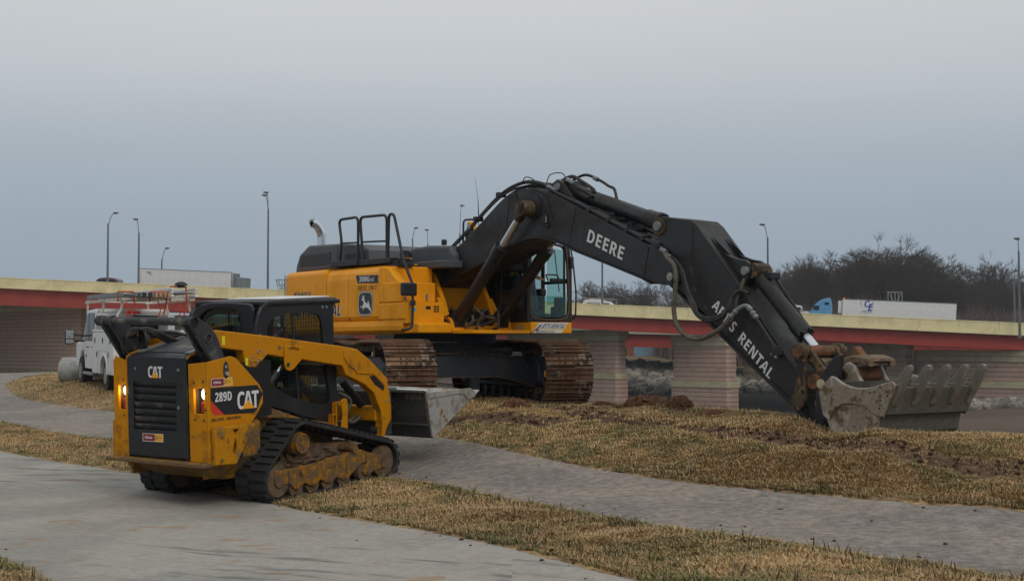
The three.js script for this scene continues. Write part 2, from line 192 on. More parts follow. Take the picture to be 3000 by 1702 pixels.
// path edges on the ground, [x, distance]
const P1U = [[-22, 38], [-14, 29], [-9.3, 23.4], [-7.96, 21.83], [-6.62, 20.17], [-5.45, 18.71], [-4.44, 17.42], [-3.56, 16.28], [-2.22, 14.51], [-1.2, 13.12], [-0.29, 11.84], [0.39, 10.85], [0.94, 10.02], [1.65, 8.95], [2.6, 7.5], [4, 5]];
const P1L = [[-26, 31], [-18, 24], [-12.6, 19.5], [-10.6, 17.6], [-8.9, 16], [-7.3, 14.5], [-6.3, 13.6], [-5.4, 12.7], [-4.55, 11.75], [-4.01, 11.1], [-3.62, 10.5], [-3.3, 10.0], [-2.9, 9.4], [-2.2, 8.3], [-1.2, 6.7], [0.3, 4]];
const P2N = [[-24, 60], [-20, 46], [-16, 36.5], [-12.6, 30.8], [-9.85, 27.2], [-8.2, 25.3], [-7.05, 24], [-5.3, 21.7], [-3.5, 19.3], [-2.3, 17.7], [-1.33, 16.34], [-0.36, 14.66], [0.33, 13.53], [0.92, 12.58], [1.43, 11.79], [1.89, 11.12], [2.3, 10.54], [2.85, 9.81], [3.35, 9.21], [4.5, 7.9], [6.5, 5]];
const P2F = [[-19, 60], [-17, 47.5], [-14.93, 41.7], [-13.47, 38.4], [-11.85, 35.3], [-10.44, 33], [-8.66, 30.7], [-5.53, 26.4], [-3.2, 23.1], [-2.2, 21.6], [-1.49, 20.48], [-0.68, 18.67], [0.21, 16.9], [0.95, 15.61], [1.57, 14.68], [2.11, 13.99], [2.63, 13.4], [3.18, 12.86], [3.7, 12.41], [4.98, 11.41], [7, 9.6]];
const poly1 = [...P1U, ...P1L.slice().reverse()], poly2 = [...P2N, ...P2F.slice().reverse()];
function inPoly(x, D, P) { let c = false; for (let i = 0, j = P.length - 1; i < P.length; j = i++) if ((P[i][1] > D) !== (P[j][1] > D) && x < (P[j][0] - P[i][0]) * (D - P[i][1]) / (P[j][1] - P[i][1]) + P[i][0]) c = !c; return c; }
function distPoly(x, D, P) { let m = 1e9; for (let i = 0, j = P.length - 1; i < P.length; j = i++) { const a = P[j], b = P[i], dx = b[0] - a[0], dy = b[1] - a[1], t = clamp(((x - a[0]) * dx + (D - a[1]) * dy) / (dx * dx + dy * dy)); m = Math.min(m, Math.hypot(x - a[0] - t * dx, D - a[1] - t * dy)); } return m; }
const sdPath = (x, D) => D > 62 ? 99 : Math.min(distPoly(x, D, poly1) * (inPoly(x, D, poly1) ? -1 : 1), distPoly(x, D, poly2) * (inPoly(x, D, poly2) ? -1 : 1));
const bump = (x, D) => D > 60 ? 0 : (fbm(x * 1.3 + 50, D * 1.3, 0, 3, 7) - 0.5) * 0.07 * sstep(0.05, 0.5, sdPath(x, D));
const H = (x, z) => groundH(x, z) + bump(x, -z);
// churned soil: where the tracks and bucket have torn the bank open
const STREAK = [[0.1, 19.6, 1.5, 0.35], [-1.0, 20.6, 1.2, 0.3], [1.2, 19.2, 1.3, 0.3], [1.75, 17.9, 0.9, 0.2], [2.75, 15.95, 0.9, 0.22], [3.3, 15.2, 1.0, 0.3], [3.9, 14.1, 0.9, 0.3], [4.4, 13.5, 0.9, 0.26], [0.6, 20.9, 2.0, 0.3], [2.3, 19, 0.8, 0.24], [-2.6, 20.9, 1.0, 0.4], [4.9, 13.2, 0.8, 0.25], [3.05, 15.55, 1.0, 0.26], [3.65, 14.6, 1.1, 0.3], [2.35, 16.75, 0.8, 0.22], [1.35, 18.5, 0.9, 0.22], [5.3, 12.7, 0.8, 0.25], [-0.3, 19.9, 1.2, 0.25]];
function soilAt(x, D) {
  if (D > 60) return 0; let s = 0;
  for (const [cx, cd, a, b] of STREAK) { const dx = x - cx, dy = D - cd, t = 0.98, u = dx * Math.cos(t) - dy * Math.sin(t), w = dx * Math.sin(t) + dy * Math.cos(t); s = Math.max(s, 1 - Math.hypot(u / a, w / (b * 1.5))); }
  const n = fbm(x * 3.1, D * 3.1, 0, 5, 55), n2 = fbm(x * 9, D * 4, 0, 3, 77);
  return sstep(0.42, 0.6, s * 0.95 + n * 0.55 + (n2 - 0.5) * 0.4 - 0.1);
}
{
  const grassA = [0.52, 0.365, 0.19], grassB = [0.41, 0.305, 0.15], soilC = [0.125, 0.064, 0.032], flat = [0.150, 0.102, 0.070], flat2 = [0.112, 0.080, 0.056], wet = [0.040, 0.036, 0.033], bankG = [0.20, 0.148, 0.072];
  const D0 = [], X0 = [];
  for (let d = 3; d < 420;) { D0.push(d); d += d < 24 ? 0.11 : d < 50 ? 0.45 : d < 120 ? 2 : 4; }
  const nx = 210; for (let i = 0; i <= nx; i++) { const t = i / nx * 2 - 1; X0.push(0.52 * t); }
  const pos = [], col = [], uv = [], idx = [], W = X0.length;
  for (const d of D0) for (const a of X0) {
    const x = a * d * 1.25, z = -d; let y = H(x, z); const sp = sdPath(x, d); if (sp < -0.06) y -= 0.03;
    pos.push(x, y, z); uv.push(x, z);
    let c = mix3(grassA, grassB, sstep(0.45, 0.62, fbm(x * 0.9, d * 0.9, 0, 4, 21)));
    c = mix3(c, soilC, sstep(0.56, 0.66, fbm(x * 4, d * 4, 0, 4, 33)) * 0.5);
    if (d > 24) { const k = sstep(26, 44, d + (fbm(x * 0.2, d * 0.2, 0, 3, 5) - 0.5) * 14) * sstep(-9, 0, x + d * 0.16); const f = mix3(flat, flat2, sstep(0.4, 0.6, fbm(x * 0.12, d * 0.12, 0, 5, 61))); c = mix3(c, f, k); }
    c = mix3(c, soilC, soilAt(x, d));
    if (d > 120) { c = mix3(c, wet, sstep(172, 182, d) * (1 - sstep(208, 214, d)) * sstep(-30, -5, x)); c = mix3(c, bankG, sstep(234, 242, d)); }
    if (sp < 0.16 && sp > -0.3) c = mix3(c, soilC, 0.6 * sstep(0.4, 0.6, fbm(x * 5, d * 5, 0, 3, 15)));
    col.push(...c);
  }
  for (let j = 0; j + 1 < D0.length; j++) for (let i = 0; i + 1 < W; i++) { const a = j * W + i, b = a + 1, c = a + W, d = c + 1; idx.push(a, b, d, a, d, c); }
  const g = new THREE.BufferGeometry(); g.setAttribute('position', new THREE.Float32BufferAttribute(pos, 3)); g.setAttribute('color', new THREE.Float32BufferAttribute(col, 3)); g.setAttribute('uv', new THREE.Float32BufferAttribute(uv, 2)); g.setIndex(idx); g.computeVertexNormals();
  const map = tex(512, 2.3, (u, v) => { const k = 215 + (fbm(u * 46, v * 46, 46, 4, 201) - 0.5) * 170 + (hash(Math.floor(u * 512), Math.floor(v * 512), 4) - 0.5) * 40; return [k, k * 0.985, k * 0.96]; });
  const bm = tex(512, 2.3, (u, v) => { const k = 255 * fbm(u * 50, v * 50, 50, 5, 211); return [k, k, k]; }, false);
  const m = new THREE.Mesh(g, new THREE.MeshStandardMaterial({ map, bumpMap: bm, bumpScale: 0.05, vertexColors: true, roughness: 1 }));
  m.name = 'ground'; m.userData = { kind: 'structure' }; m.receiveShadow = m.castShadow = true; scene.add(m);
  // beyond and around: one low sheet out to the horizon
  const far = new THREE.RingGeometry(200, 2600, 72, 5).rotateX(-Math.PI / 2).translate(0, -7.4, -150);
  const f = M('plain', far, new THREE.MeshStandardMaterial({ map, color: 0x6a5c42, roughness: 1 }), scene); f.userData = { kind: 'structure' };
}
function strip(name, A, B, lift, nT, nS, mat, jag) {
  const ar = P => { const L = [0]; for (let i = 1; i < P.length; i++) L.push(i); return t => { const s = t * (P.length - 1), i = Math.min(P.length - 2, Math.floor(s)), f = s - i; const p = k => P[clamp(k, 0, P.length - 1)]; const c = (q) => { const a = p(i - 1)[q], b = p(i)[q], d = p(i + 1)[q], e = p(i + 2)[q]; return 0.5 * (2 * b + (d - a) * f + (2 * a - 5 * b + 4 * d - e) * f * f + (3 * b - a - 3 * d + e) * f * f * f); }; return [c(0), c(1)]; }; };
  const fa = ar(A), fb = ar(B), pos = [], uv = [], idx = [];
  for (let i = 0; i <= nT; i++) { const a = fa(i / nT), b = fb(i / nT); for (let j = 0; j <= nS; j++) { let t = j / nS; const w = Math.hypot(b[0] - a[0], b[1] - a[1]); const e = (fbm(a[0] * 2 + j, a[1] * 2, 0, 4, j ? 3 : 4) - 0.5) * jag / w; if (j === 0) t += e; if (j === nS) t += e; const x = lerp(a[0], b[0], t), D = lerp(a[1], b[1], t); pos.push(x, groundH(x, -D) + lift - (j === 0 || j === nS ? 0.02 : 0), -D); uv.push(x, -D); } }
  for (let i = 0; i < nT; i++) for (let j = 0; j < nS; j++) { const a = i * (nS + 1) + j, b = a + 1, c = a + nS + 1, d = c + 1; idx.push(a, c, b, b, c, d); }
  const g = new THREE.BufferGeometry(); g.setAttribute('position', new THREE.Float32BufferAttribute(pos, 3)); g.setAttribute('uv', new THREE.Float32BufferAttribute(uv, 2)); g.setIndex(idx); g.computeVertexNormals();
  if (g.attributes.normal.getY(nS + 3) < 0) { const ix = g.index.array; for (let k = 0; k < ix.length; k += 3) [ix[k], ix[k + 1]] = [ix[k + 1], ix[k]]; g.computeVertexNormals(); }
  const m = new THREE.Mesh(g, mat); m.name = numbered(name); m.userData = { kind: 'structure' }; m.receiveShadow = m.castShadow = true; scene.add(m); return m;
}
// speckled pavings; long dark scuffs from turning tracks run along the near path
const pave = (c0, c1, seed, speck, scuff) => tex(1024, 9, (u, v) => {
  const n = fbm(u * 9, v * 9, 9, 5, seed), f = fbm(u * 150, v * 150, 150, 2, seed + 8); let c = mix3(c0, c1, sstep(0.36, 0.64, n)); const k = (hash(Math.floor(u * 1024), Math.floor(v * 1024), seed) - 0.5) * speck + (f - 0.5) * speck * 1.4;
  c = [c[0] + k, c[1] + k, c[2] + k];
  if (scuff) { const s = fbm((u * 2 + v) * 4 + fbm(u * 6, v * 6, 6, 3, seed + 3) * 0.7, (v * 2 - u) * 30, 0, 4, seed + 21), wid = fbm(u * 5, v * 5, 5, 3, seed + 30); c = mix3(c, [88, 87, 84], scuff * sstep(0.60, 0.74, s) * sstep(0.46, 0.62, wid)); const r = fbm(u * 26, v * 40, 0, 3, seed + 60); c = mix3(c, [150, 112, 76], 0.5 * sstep(0.73, 0.8, r)); }
  return c;
});
const paveBump = tex(512, 1.2, (u, v) => { const k = 255 * fbm(u * 90, v * 90, 90, 3, 401); return [k, k, k]; }, false);
strip('concrete_path', P1U, P1L, 0.012, 260, 30, new THREE.MeshStandardMaterial({ map: pave([153, 150, 142], [139, 137, 130], 310, 14, 0.6), bumpMap: paveBump, bumpScale: 0.003, roughness: 0.92 }), 0.09);
strip('asphalt_path', P2N, P2F, 0.012, 320, 24, new THREE.MeshStandardMaterial({ map: pave([134, 126, 116], [119, 113, 107], 330, 34, 0), bumpMap: paveBump, bumpScale: 0.0015, roughness: 0.95 }), 0.09);
// grass: tufts of thin blades, dormant and tan with a little green
{
  const R = rng(77), mk = (n, h, sp, lean) => { const p = [], nn = [], u = []; for (let i = 0; i < n; i++) { const a = R() * 6.28, r = Math.sqrt(R()) * sp, x = Math.cos(a) * r, z = Math.sin(a) * r, b = R() * 6.28, w = 0.0028 + R() * 0.002, hh = h * (0.5 + R() * 0.7), l = lean * (0.3 + R()), lx = Math.cos(b) * l * hh, lz = Math.sin(b) * l * hh, px = -Math.sin(b) * w, pz = Math.cos(b) * w; p.push(x - px, -0.01, z - pz, x + px, -0.01, z + pz, x + lx * 0.45 + px * 0.7, hh * 0.62, z + lz * 0.45 + pz * 0.7, x - px, -0.01, z - pz, x + lx * 0.45 + px * 0.7, hh * 0.62, z + lz * 0.45 + pz * 0.7, x + lx * 0.45 - px * 0.7, hh * 0.62, z + lz * 0.45 - pz * 0.7, x + lx * 0.45 - px * 0.7, hh * 0.62, z + lz * 0.45 - pz * 0.7, x + lx * 0.45 + px * 0.7, hh * 0.62, z + lz * 0.45 + pz * 0.7, x + lx, hh, z + lz); } const g = new THREE.BufferGeometry(); g.setAttribute('position', new THREE.Float32BufferAttribute(p, 3)); g.computeVertexNormals(); const N = g.attributes.normal; for (let i = 0; i < N.count; i++) { const q = V(N.getX(i), N.getY(i), N.getZ(i)); if (q.y < 0) q.negate(); q.y += 0.9; q.normalize(); N.setXYZ(i, q.x, q.y, q.z); } return g; };
  const mat = new THREE.MeshStandardMaterial({ roughness: 0.9, side: THREE.DoubleSide });
  const tan = [[0.52, 0.362, 0.182], [0.46, 0.318, 0.158], [0.56, 0.405, 0.21], [0.41, 0.28, 0.135], [0.50, 0.32, 0.16]], grn = [[0.20, 0.19, 0.075], [0.165, 0.165, 0.065], [0.26, 0.22, 0.095]];
  for (const [name, lo, hi, want, geo] of [['grass', 7.5, 17, 250000, mk(9, 0.026, 0.034, 1.6)], ['bank_grass', 14, 30, 190000, mk(10, 0.028, 0.05, 1.6)], ['far_grass', 24, 52, 42000, mk(12, 0.042, 0.11, 1.3)]]) {
    const L = []; let guard = 0;
    while (L.length < want && guard++ < want * 4) { const D = Math.sqrt(lo * lo + R() * (hi * hi - lo * lo)), x = (R() * 0.86 - 0.43) * D; const sp = sdPath(x, D); if (sp < 0.03 + (fbm(x * 6, D * 6, 0, 2, 3) - 0.5) * 0.12) continue; if (name !== 'far_grass' && soilAt(x, D) > 0.35 && R() < 0.95) continue; if (name === 'grass' && D > 14 && R() < (D - 14) / 3) continue; if (name === 'bank_grass' && D < 17 && R() < (17 - D) / 3) continue; if (fbm(x * 4, D * 4, 0, 4, 33) > 0.62 && R() < 0.7) continue; if (x > 1 && D > 25 + 0) continue; if (sp < 0.3 && R() < 0.55) continue; L.push([x, D]); }
    const im = new THREE.InstancedMesh(geo, mat, L.length), m = new THREE.Matrix4(), q = new THREE.Quaternion(), c = new THREE.Color();
    L.forEach(([x, D], i) => { const lush = fbm(x * 0.9, D * 0.9, 0, 4, 21), gp = sstep(0.50, 0.62, fbm(x * 1.7 + 9, D * 1.7, 0, 4, 71)); const s = 0.55 + R() * 0.55 + (lush - 0.5) * 1.3 + (R() < 0.03 ? 0.7 : 0); q.setFromAxisAngle(UP, R() * 6.28); m.compose(V(x, H(x, -D), -D), q, V(s, s * (0.65 + R() * 0.7), s)); im.setMatrixAt(i, m); const k = R() < (sdPath(x, D) < 0.22 ? 0.45 : 0.12) + gp * 0.5 ? grn[Math.floor(R() * 3)] : tan[Math.floor(R() * 5)]; const b = (0.80 + R() * 0.28) * (0.75 + 0.55 * fbm(x * 0.55 + 30, D * 0.4, 0, 4, 91)); c.setRGB(k[0] * b, k[1] * b, k[2] * b); im.setColorAt(i, c); });
    im.name = name; im.castShadow = im.receiveShadow = true; tag(im, name === 'grass' ? 'short dormant grass growing on the verges between the two paths' : name === 'bank_grass' ? 'dormant tan grass covering the bank below the excavator' : 'dry grass around the white truck and the concrete pipe', 'grass', null, 'stuff'); scene.add(im);
  }
  // last year's leaves blown into the turf
  { const L = []; while (L.length < 700) { const D = 8.5 + R() * 15, x = (R() * 0.82 - 0.41) * D, sp = sdPath(x, D); if (sp > 0.02 && (sp < 0.8 || R() < 0.35)) L.push([x, D]); } const lg = new THREE.CircleGeometry(1, 6).rotateX(-1.2), im = new THREE.InstancedMesh(lg, mat, L.length), m = new THREE.Matrix4(), q = new THREE.Quaternion(), c = new THREE.Color(); L.forEach(([x, D], i) => { q.setFromEuler(new THREE.Euler((R() - 0.5) * 1.2, R() * 6.28, (R() - 0.5) * 1.2)); const w = 0.012 + R() * 0.018; m.compose(V(x, H(x, -D) + 0.022, -D), q, V(w, w, w * 0.7)); im.setMatrixAt(i, m); const b = 0.6 + R() * 0.8; c.setRGB(0.23 * b, 0.13 * b, 0.07 * b); im.setColorAt(i, c); }); im.name = 'dead_leaves'; im.castShadow = im.receiveShadow = true; tag(im, 'small brown dead leaves caught in the grass of the verges', 'leaves', null, 'stuff'); scene.add(im); }
  // taller dead stalks along the path edges
  const L = []; while (L.length < 900) { const D = 8.5 + R() * 14, x = (R() * 0.8 - 0.4) * D, sp = sdPath(x, D); if (sp > 0.04 && (sp < 0.5 || R() < 0.1)) L.push([x, D]); }
  const im = new THREE.InstancedMesh(mk(4, 0.085, 0.03, 0.7), mat, L.length), m = new THREE.Matrix4(), q = new THREE.Quaternion(), c = new THREE.Color();
  L.forEach(([x, D], i) => { q.setFromAxisAngle(UP, R() * 6.28); const s = 0.6 + R() * 0.8; m.compose(V(x, H(x, -D), -D), q, V(s, s, s)); im.setMatrixAt(i, m); const b = 0.5 + R() * 0.7; c.setRGB(0.22 * b, 0.165 * b, 0.09 * b); im.setColorAt(i, c); });
  im.name = 'dead_stalks'; im.castShadow = true; tag(im, 'taller dead stalks standing along the path edges', 'grass', null, 'stuff'); scene.add(im);
}
// lumps: a noisy ball, used for clods, mud and stones
function lump(r, sx, sy, sz, seed, det = 3, rough = 0.35) { const g = fin(new THREE.IcosahedronGeometry(r, det)), p = g.attributes.position; for (let i = 0; i < p.count; i++) { const q = V().fromBufferAttribute(p, i).normalize(); const n = fbm(q.x * 2.2 + seed * 7 + 20, q.y * 2.2 + q.z * 2.9 + 20, 0, 4, seed) + 0.5 * (fbm(q.z * 6 + 30, q.x * 6 + q.y * 5 + 30, 0, 3, seed + 5) - 0.5); const k = r * (1 - rough + 2 * rough * n); p.setXYZ(i, q.x * k * sx, q.y * k * sy, q.z * k * sz); } g.computeVertexNormals(); return g; }
function clod(name, label, x, D, parts, group) { const t = thing(name, label, 'soil clod', [x, H(x, -D) - 0.02, -D], group); parts.forEach(([dx, dy, dz, r, sy, s]) => M('lump', lump(r, 1.25, sy, 1, s, 4).translate(dx, dy, dz), MAT.soil, t)); return t; }
clod('soil_heap', 'heap of torn up dark soil with straw on the crest behind the excavator track', 1.95, 20.1, [[0, 0.06, 0, 0.22, 0.6, 3], [-0.22, 0.03, 0.03, 0.14, 0.55, 5], [0.2, 0.03, 0.05, 0.15, 0.5, 6], [-0.4, 0.01, 0, 0.1, 0.5, 8]]);
clod('soil_clod', 'round dark soil clod right beside the larger soil heap', 2.34, 19.5, [[0, 0.07, 0, 0.13, 0.9, 11], [0.08, 0.03, 0.03, 0.08, 0.8, 12]]);
clod('soil_clod', 'low dark soil clod in front of the square pier base', 2.62, 18.3, [[0, 0.03, 0, 0.13, 0.55, 14], [0.14, 0.02, 0, 0.09, 0.5, 15], [-0.14, 0.02, 0.03, 0.08, 0.5, 16]]);
clod('turf_clod', 'turf clod with dead grass in front of the excavator tracks', 0.05, 20.9, [[0, 0.06, 0, 0.14, 0.75, 18], [0.13, 0.03, 0.02, 0.1, 0.6, 19], [-0.13, 0.03, 0.02, 0.09, 0.6, 20]]);
clod('soil_clod', 'dark soil clod at the foot of the excavator track edge', 1.35, 21.0, [[0, 0.03, 0, 0.12, 0.5, 22], [0.16, 0.02, 0, 0.08, 0.5, 23]]);
clod('soil_clod', 'small dark soil clod lying alone on the grey asphalt path', 2.42, 12.62, [[0, 0.015, 0, 0.035, 0.7, 25], [0.05, 0.012, 0.01, 0.028, 0.6, 26]]);
clod('soil_clod', 'small soil clod in the grass below the digging bucket', 3.62, 15.3, [[0, 0.02, 0, 0.06, 0.6, 28], [-0.07, 0.01, 0, 0.05, 0.5, 29]]);
clod('soil_clod', 'flattened soil crumbs on the concrete path behind the loader track', -2.75, 14.25, [[0, 0.012, 0, 0.05, 0.4, 31], [0.1, 0.01, 0.02, 0.04, 0.4, 32], [-0.12, 0.01, 0.01, 0.045, 0.35, 33]]);
{ // crumbs and loose bits scattered on the paths and torn ground
  const R = rng(5), L = []; while (L.length < 800) { const D = 8.8 + R() * 12, x = (R() * 0.8 - 0.4) * D, sp = sdPath(x, D), s = soilAt(x, D); if ((sp < 0 && sp > -0.35 && R() < 0.05) || (sp < 0 && R() < 0.004) || s > 0.5) L.push([x, D, s > 0.5 ? 1.6 : 1]); }
  const im = new THREE.InstancedMesh(lump(1, 1.2, 0.7, 1, 40, 1), MAT.soil, L.length), m = new THREE.Matrix4(), q = new THREE.Quaternion();
  L.forEach(([x, D, k], i) => { const s = k * (0.003 + 0.014 * R() ** 3); q.setFromAxisAngle(UP, R() * 6); m.compose(V(x, H(x, -D) + 0.012 + s * 0.3, -D), q, V(s, s, s)); im.setMatrixAt(i, m); }); im.name = 'soil_crumbs'; im.castShadow = true; tag(im, 'small soil crumbs scattered over the paths and torn ground', 'soil', null, 'stuff'); scene.add(im);
}
// ================================================================== THE HIGHWAY BRIDGES
// local x runs along the deck (left to right), z = 0 is the near fascia, -z is away
function bridgeFrame(name, label, x0, z0) { const t = thing(name, label, 'bridge', [x0, 0, z0]); t.rotation.y = -0.2239; return t; }
const BR = bridgeFrame('highway_bridge', 'cream and red highway bridge in front, its parapet carrying the trucks and lamp posts', -71.3, -195);
const railY = x => 10.9 - 0.0503 * x;                        // top of the parapet of the near bridge
const toWorld = (g, p) => { g.updateMatrixWorld(); return g.localToWorld(V(...p)); };
const toLocal = (g, x, z) => { g.updateMatrixWorld(); return g.worldToLocal(V(x, 0, z)); };
const slab = (top, x0, x1, a, b, z0, z1, bev = 0.01) => prof([[x0, top(x0) - b], [x1, top(x1) - b], [x1, top(x1) - a], [x0, top(x0) - a]], z0, z1, bev);
const PA = -70, PB = 210;
{
  // parapet panels, each with its joint; coping line on top, drip lip below
  for (let x = PA, i = 0; x < PB; x += 4.6, i++) M('parapet_panel', [slab(railY, x + 0.012, x + 4.588, 0.14, 1.05, -0.32, -0.02), slab(railY, x + 0.012, x + 4.588, 0, 0.14, -0.36, 0.02)], MAT.parapet, BR);
  M('deck_edge', slab(railY, PA, PB, 1.055, 1.32, -0.4, 0.03), MAT.parapet, BR);
  M('drip_lip', slab(railY, PA, PB, 1.325, 1.52, -0.5, 0.1), MAT.parapet, BR);
  M('deck_slab', slab(railY, PA, PB, 1.1, 1.5, -33, -0.52), MAT.soffit, BR);
  M('far_parapet', slab(railY, PA, PB, 0.0, 1.08, -33, -32.7), MAT.parapet, BR);
  const gd = x => lerp(2.35, 1.7, clamp(x / 60));
  const gTop = x => railY(x) - 1.54;
  for (let k = 0; k < 9; k++) {
    const z = -0.75 - k * 3.9, g = [prof([[PA, gTop(PA) - gd(PA) + 0.06], [0, gTop(0) - gd(0) + 0.06], [60, gTop(60) - gd(60) + 0.06], [PB, gTop(PB) - gd(PB) + 0.06], [PB, gTop(PB)], [PA, gTop(PA)]], z - 0.02, z + 0.02, 0), prof([[PA, gTop(PA) - gd(PA)], [0, gTop(0) - gd(0)], [60, gTop(60) - gd(60)], [PB, gTop(PB) - gd(PB)], [PB, gTop(PB) - gd(PB) + 0.06], [60, gTop(60) - gd(60) + 0.06], [0, gTop(0) - gd(0) + 0.06], [PA, gTop(PA) - gd(PA) + 0.06]], z - 0.28, z + 0.28, 0)];
    if (k === 0) for (let x = PA + 3; x < PB; x += 8.2) g.push(box(x - 0.01, x + 0.01, gTop(x) - gd(x) + 0.07, gTop(x) - 0.01, z - 0.2, z - 0.022));
    M('girder', g, MAT.girder, BR);
  }
}
// wall piers stand askew to the deck, in courses of scored block with a cap, a belt and a footing
function pier(br, end, len, yb, yCap, belt, thick = 2.0) {
  const p = new THREE.Group(), L = toLocal(br, end[0], -end[1]); p.name = 'pier'; p.position.set(L.x, 0, L.z); p.rotation.y = -0.785 + 0.2239; br.add(p);
  const rr = 0.35, slabP = (y0, y1, o, lo = 0) => { const a = -len - o, b = o + lo, c = thick / 2 + o, q = rr; return profY([[a, -c + q], [a + q, -c], [b - q, -c], [b, -c + q], [b, c - q], [b - q, c], [a + q, c], [a, c - q]], y0, y1, 0.035); };
  M('footing', slabP(yb - 1.2, yb + 0.6, 0.55), MAT.pierBase, p);
  let y = yb + 0.6, i = 0; const h = 0.575;
  while (y < yCap - 1.45) { const inBelt = belt && y > belt - 0.1 && y < belt + 0.6; if (inBelt) { M('belt_course', slabP(y + 0.002, y + 0.8, 0.34), MAT.pierTrim, p); y += 0.802; continue; } const below = belt && y < belt; const top = Math.min(y + h, yCap - 1.4); M('course', slabP(y + 0.025, top - 0.025, below ? 0.2 : 0), i++ % 3 ? MAT.pier : MAT.pier2, p); y += h; }
  M('core', slabP(yb + 0.5, yCap - 1.4, -0.14), MAT.pierJoint, p); if (belt) M('core', slabP(yb + 0.5, belt, 0.07), MAT.pierJoint, p);
  M('cap', [slabP(yCap - 1.4, yCap - 0.72, 0.18), slabP(yCap - 0.7, yCap, 0.28)], MAT.pierTrim, p);
  return p;
}
const capAt = (x, D) => { const l = toLocal(BR, x, -D).x; return railY(l) - 1.56 - lerp(2.35, 1.7, clamp(l / 60)) - 0.02; };
for (const [x, D, len, yb, belt] of [[27.5, 174, 8.9, -7.35, -3.8], [14.2, 180, 20, -6.4, -3.4], [49.6, 175, 16, -6.6, -3.5], [63.5, 164.5, 17, -6.6, -3.6], [-6.9, 187, 17, -6.0, -3.4], [-22, 190, 13, -5, 0], [-60.8, 199, 26, -2.75, 0]]) pier(BR, [x, D], len, yb, capAt(x - 3, D + 3) + (len > 25 ? 1.1 : 0), belt);

const BR2 = bridgeFrame('highway_bridge', 'second lower highway bridge behind, seen only between the piers of the front one', -85, -246);
const rail2 = x => 7.0 - 0.0215 * x;
{
  M('parapet', slab(rail2, -60, 240, 0, 1.35, -0.4, 0), MAT.parapet2, BR2);
  M('drip_lip', slab(rail2, -60, 240, 1.352, 1.52, -0.4, 0.1), MAT.parapet2, BR2);
  M('deck_slab', slab(rail2, -60, 240, 1.2, 1.5, -14, -0.42), MAT.soffit, BR2);
  for (let k = 0; k < 4; k++) M('girder', [slab(rail2, -60, 240, 1.54, 3.5, -0.8 - k * 4, -0.75 - k * 4, 0), slab(rail2, -60, 240, 3.5, 3.56, -1.05 - k * 4, -0.5 - k * 4, 0)], MAT.girder, BR2);
  for (const [x, D, len, yb] of [[44, 217, 9, -7], [-50, 246, 9, -3], [78, 206, 12, -7]]) pier(BR2, [x, D], len, yb, rail2(toLocal(BR2, x, -D).x) - 3.6, yb + 4);
}
// stone bank beyond the bridges
{
  const R = rng(31), L = []; while (L.length < 9000) { const x = -2 + R() * 100, D = 208 + R() * 36; const h = groundH(x, -D); const t = (D - 208) / 36; const edge = fbm(x * 0.15, D * 0.15, 0, 3, 9); if (D > 236 + (edge - 0.5) * 10 - x * 0.02) continue; L.push([x, D, h]); }
  const L2 = []; while (L2.length < 2600) { const x = 50 + R() * 20, D = 163 + R() * 9 ; L2.push([x, D, groundH(x, -D)]); }
  const mk = (name, L, label) => { const im = new THREE.InstancedMesh(lump(1, 1.2, 0.75, 1, 60, 1, 0.4), MAT.rock, L.length), m = new THREE.Matrix4(), q = new THREE.Quaternion(), c = new THREE.Color(); L.forEach(([x, D, h], i) => { const s = 0.34 + R() ** 3 * 0.75; q.setFromEuler(new THREE.Euler(R() * 6, R() * 6, R() * 6)); m.compose(V(x, h + R() * 0.25, -D), q, V(s, s, s)); im.setMatrixAt(i, m); const b = 0.5 + R() * 1.1; c.setRGB(b, b * 0.98, b * 0.95); im.setColorAt(i, c); }); im.name = name; im.castShadow = im.receiveShadow = true; tag(im, label, 'rocks', null, 'stuff'); scene.add(im); };
  mk('stone_bank', L, 'grey broken stone covering the river bank beyond the bridge piers'); mk('stone_apron', L2, 'pale broken stone around the foot of the rightmost pier');
}
// brick building on the far bank
{
  const t = thing('brick_building', 'low orange brick building with a blue garage door, seen between the piers', 'building', [13, -0.85, -264]);
  const bw = worn(0x9a5a36, 0x7d4429, { amt: 0.42, seed: 95, rough: 0.9, rep: 2, grain: 20 });
  const holes = [[1.4, 3.2], [4.2, 5.9], [7.0, 8.6]].map(([a, b]) => [[a, 0.05], [b, 0.05], [b, 2.9], [a, 2.9]]);
  holes.push([[10.0, 0.02], [14.1, 0.02], [14.1, 2.5], [10.0, 2.5]]);
  M('wall', [prof([[-8, 0], [24, 0], [24, 4.4], [-8, 4.4]], -0.3, 0, 0, holes), box(-8, -7.7, 0, 4.4, -12, -0.31), box(23.7, 24, 0, 4.4, -12, -0.31), box(-8, 24, 0, 4.4, -12.3, -12.01)], bw, t);
  M('roof', box(-8.4, 24.4, 4.41, 4.8, -12.6, 0.4), MAT.soffit, t);
  for (const [a, b] of [[1.4, 3.2], [4.2, 5.9], [7.0, 8.6]]) { const w = M('window', box(a, b, 0.05, 2.9, -0.22, -0.18), MAT.glassSolid, t); M('mullion', [box((a + b) / 2 - 0.04, (a + b) / 2 + 0.04, 0.05, 2.9, -0.18, -0.1), box(a, b, 1.9, 1.98, -0.18, -0.1)], plain(0x3b3a38), w); }
  const gd = M('garage_door', box(10, 14.1, 0.02, 2.5, -0.25, -0.2), plain(0x7fa3bd, 0.5), t); for (let k = 1; k < 5; k++) M('door_panel', box(10.05, 14.05, 0.04 + (k - 1) * 0.62, k * 0.62 - 0.03, -0.2, -0.17), plain(0x86aac4, 0.5), gd);
  for (const x of [15.5, 19]) M('wall_lamp', box(x, x + 0.3, 3.0, 3.3, 0.02, 0.3, 0.05), MAT.white, t);
}
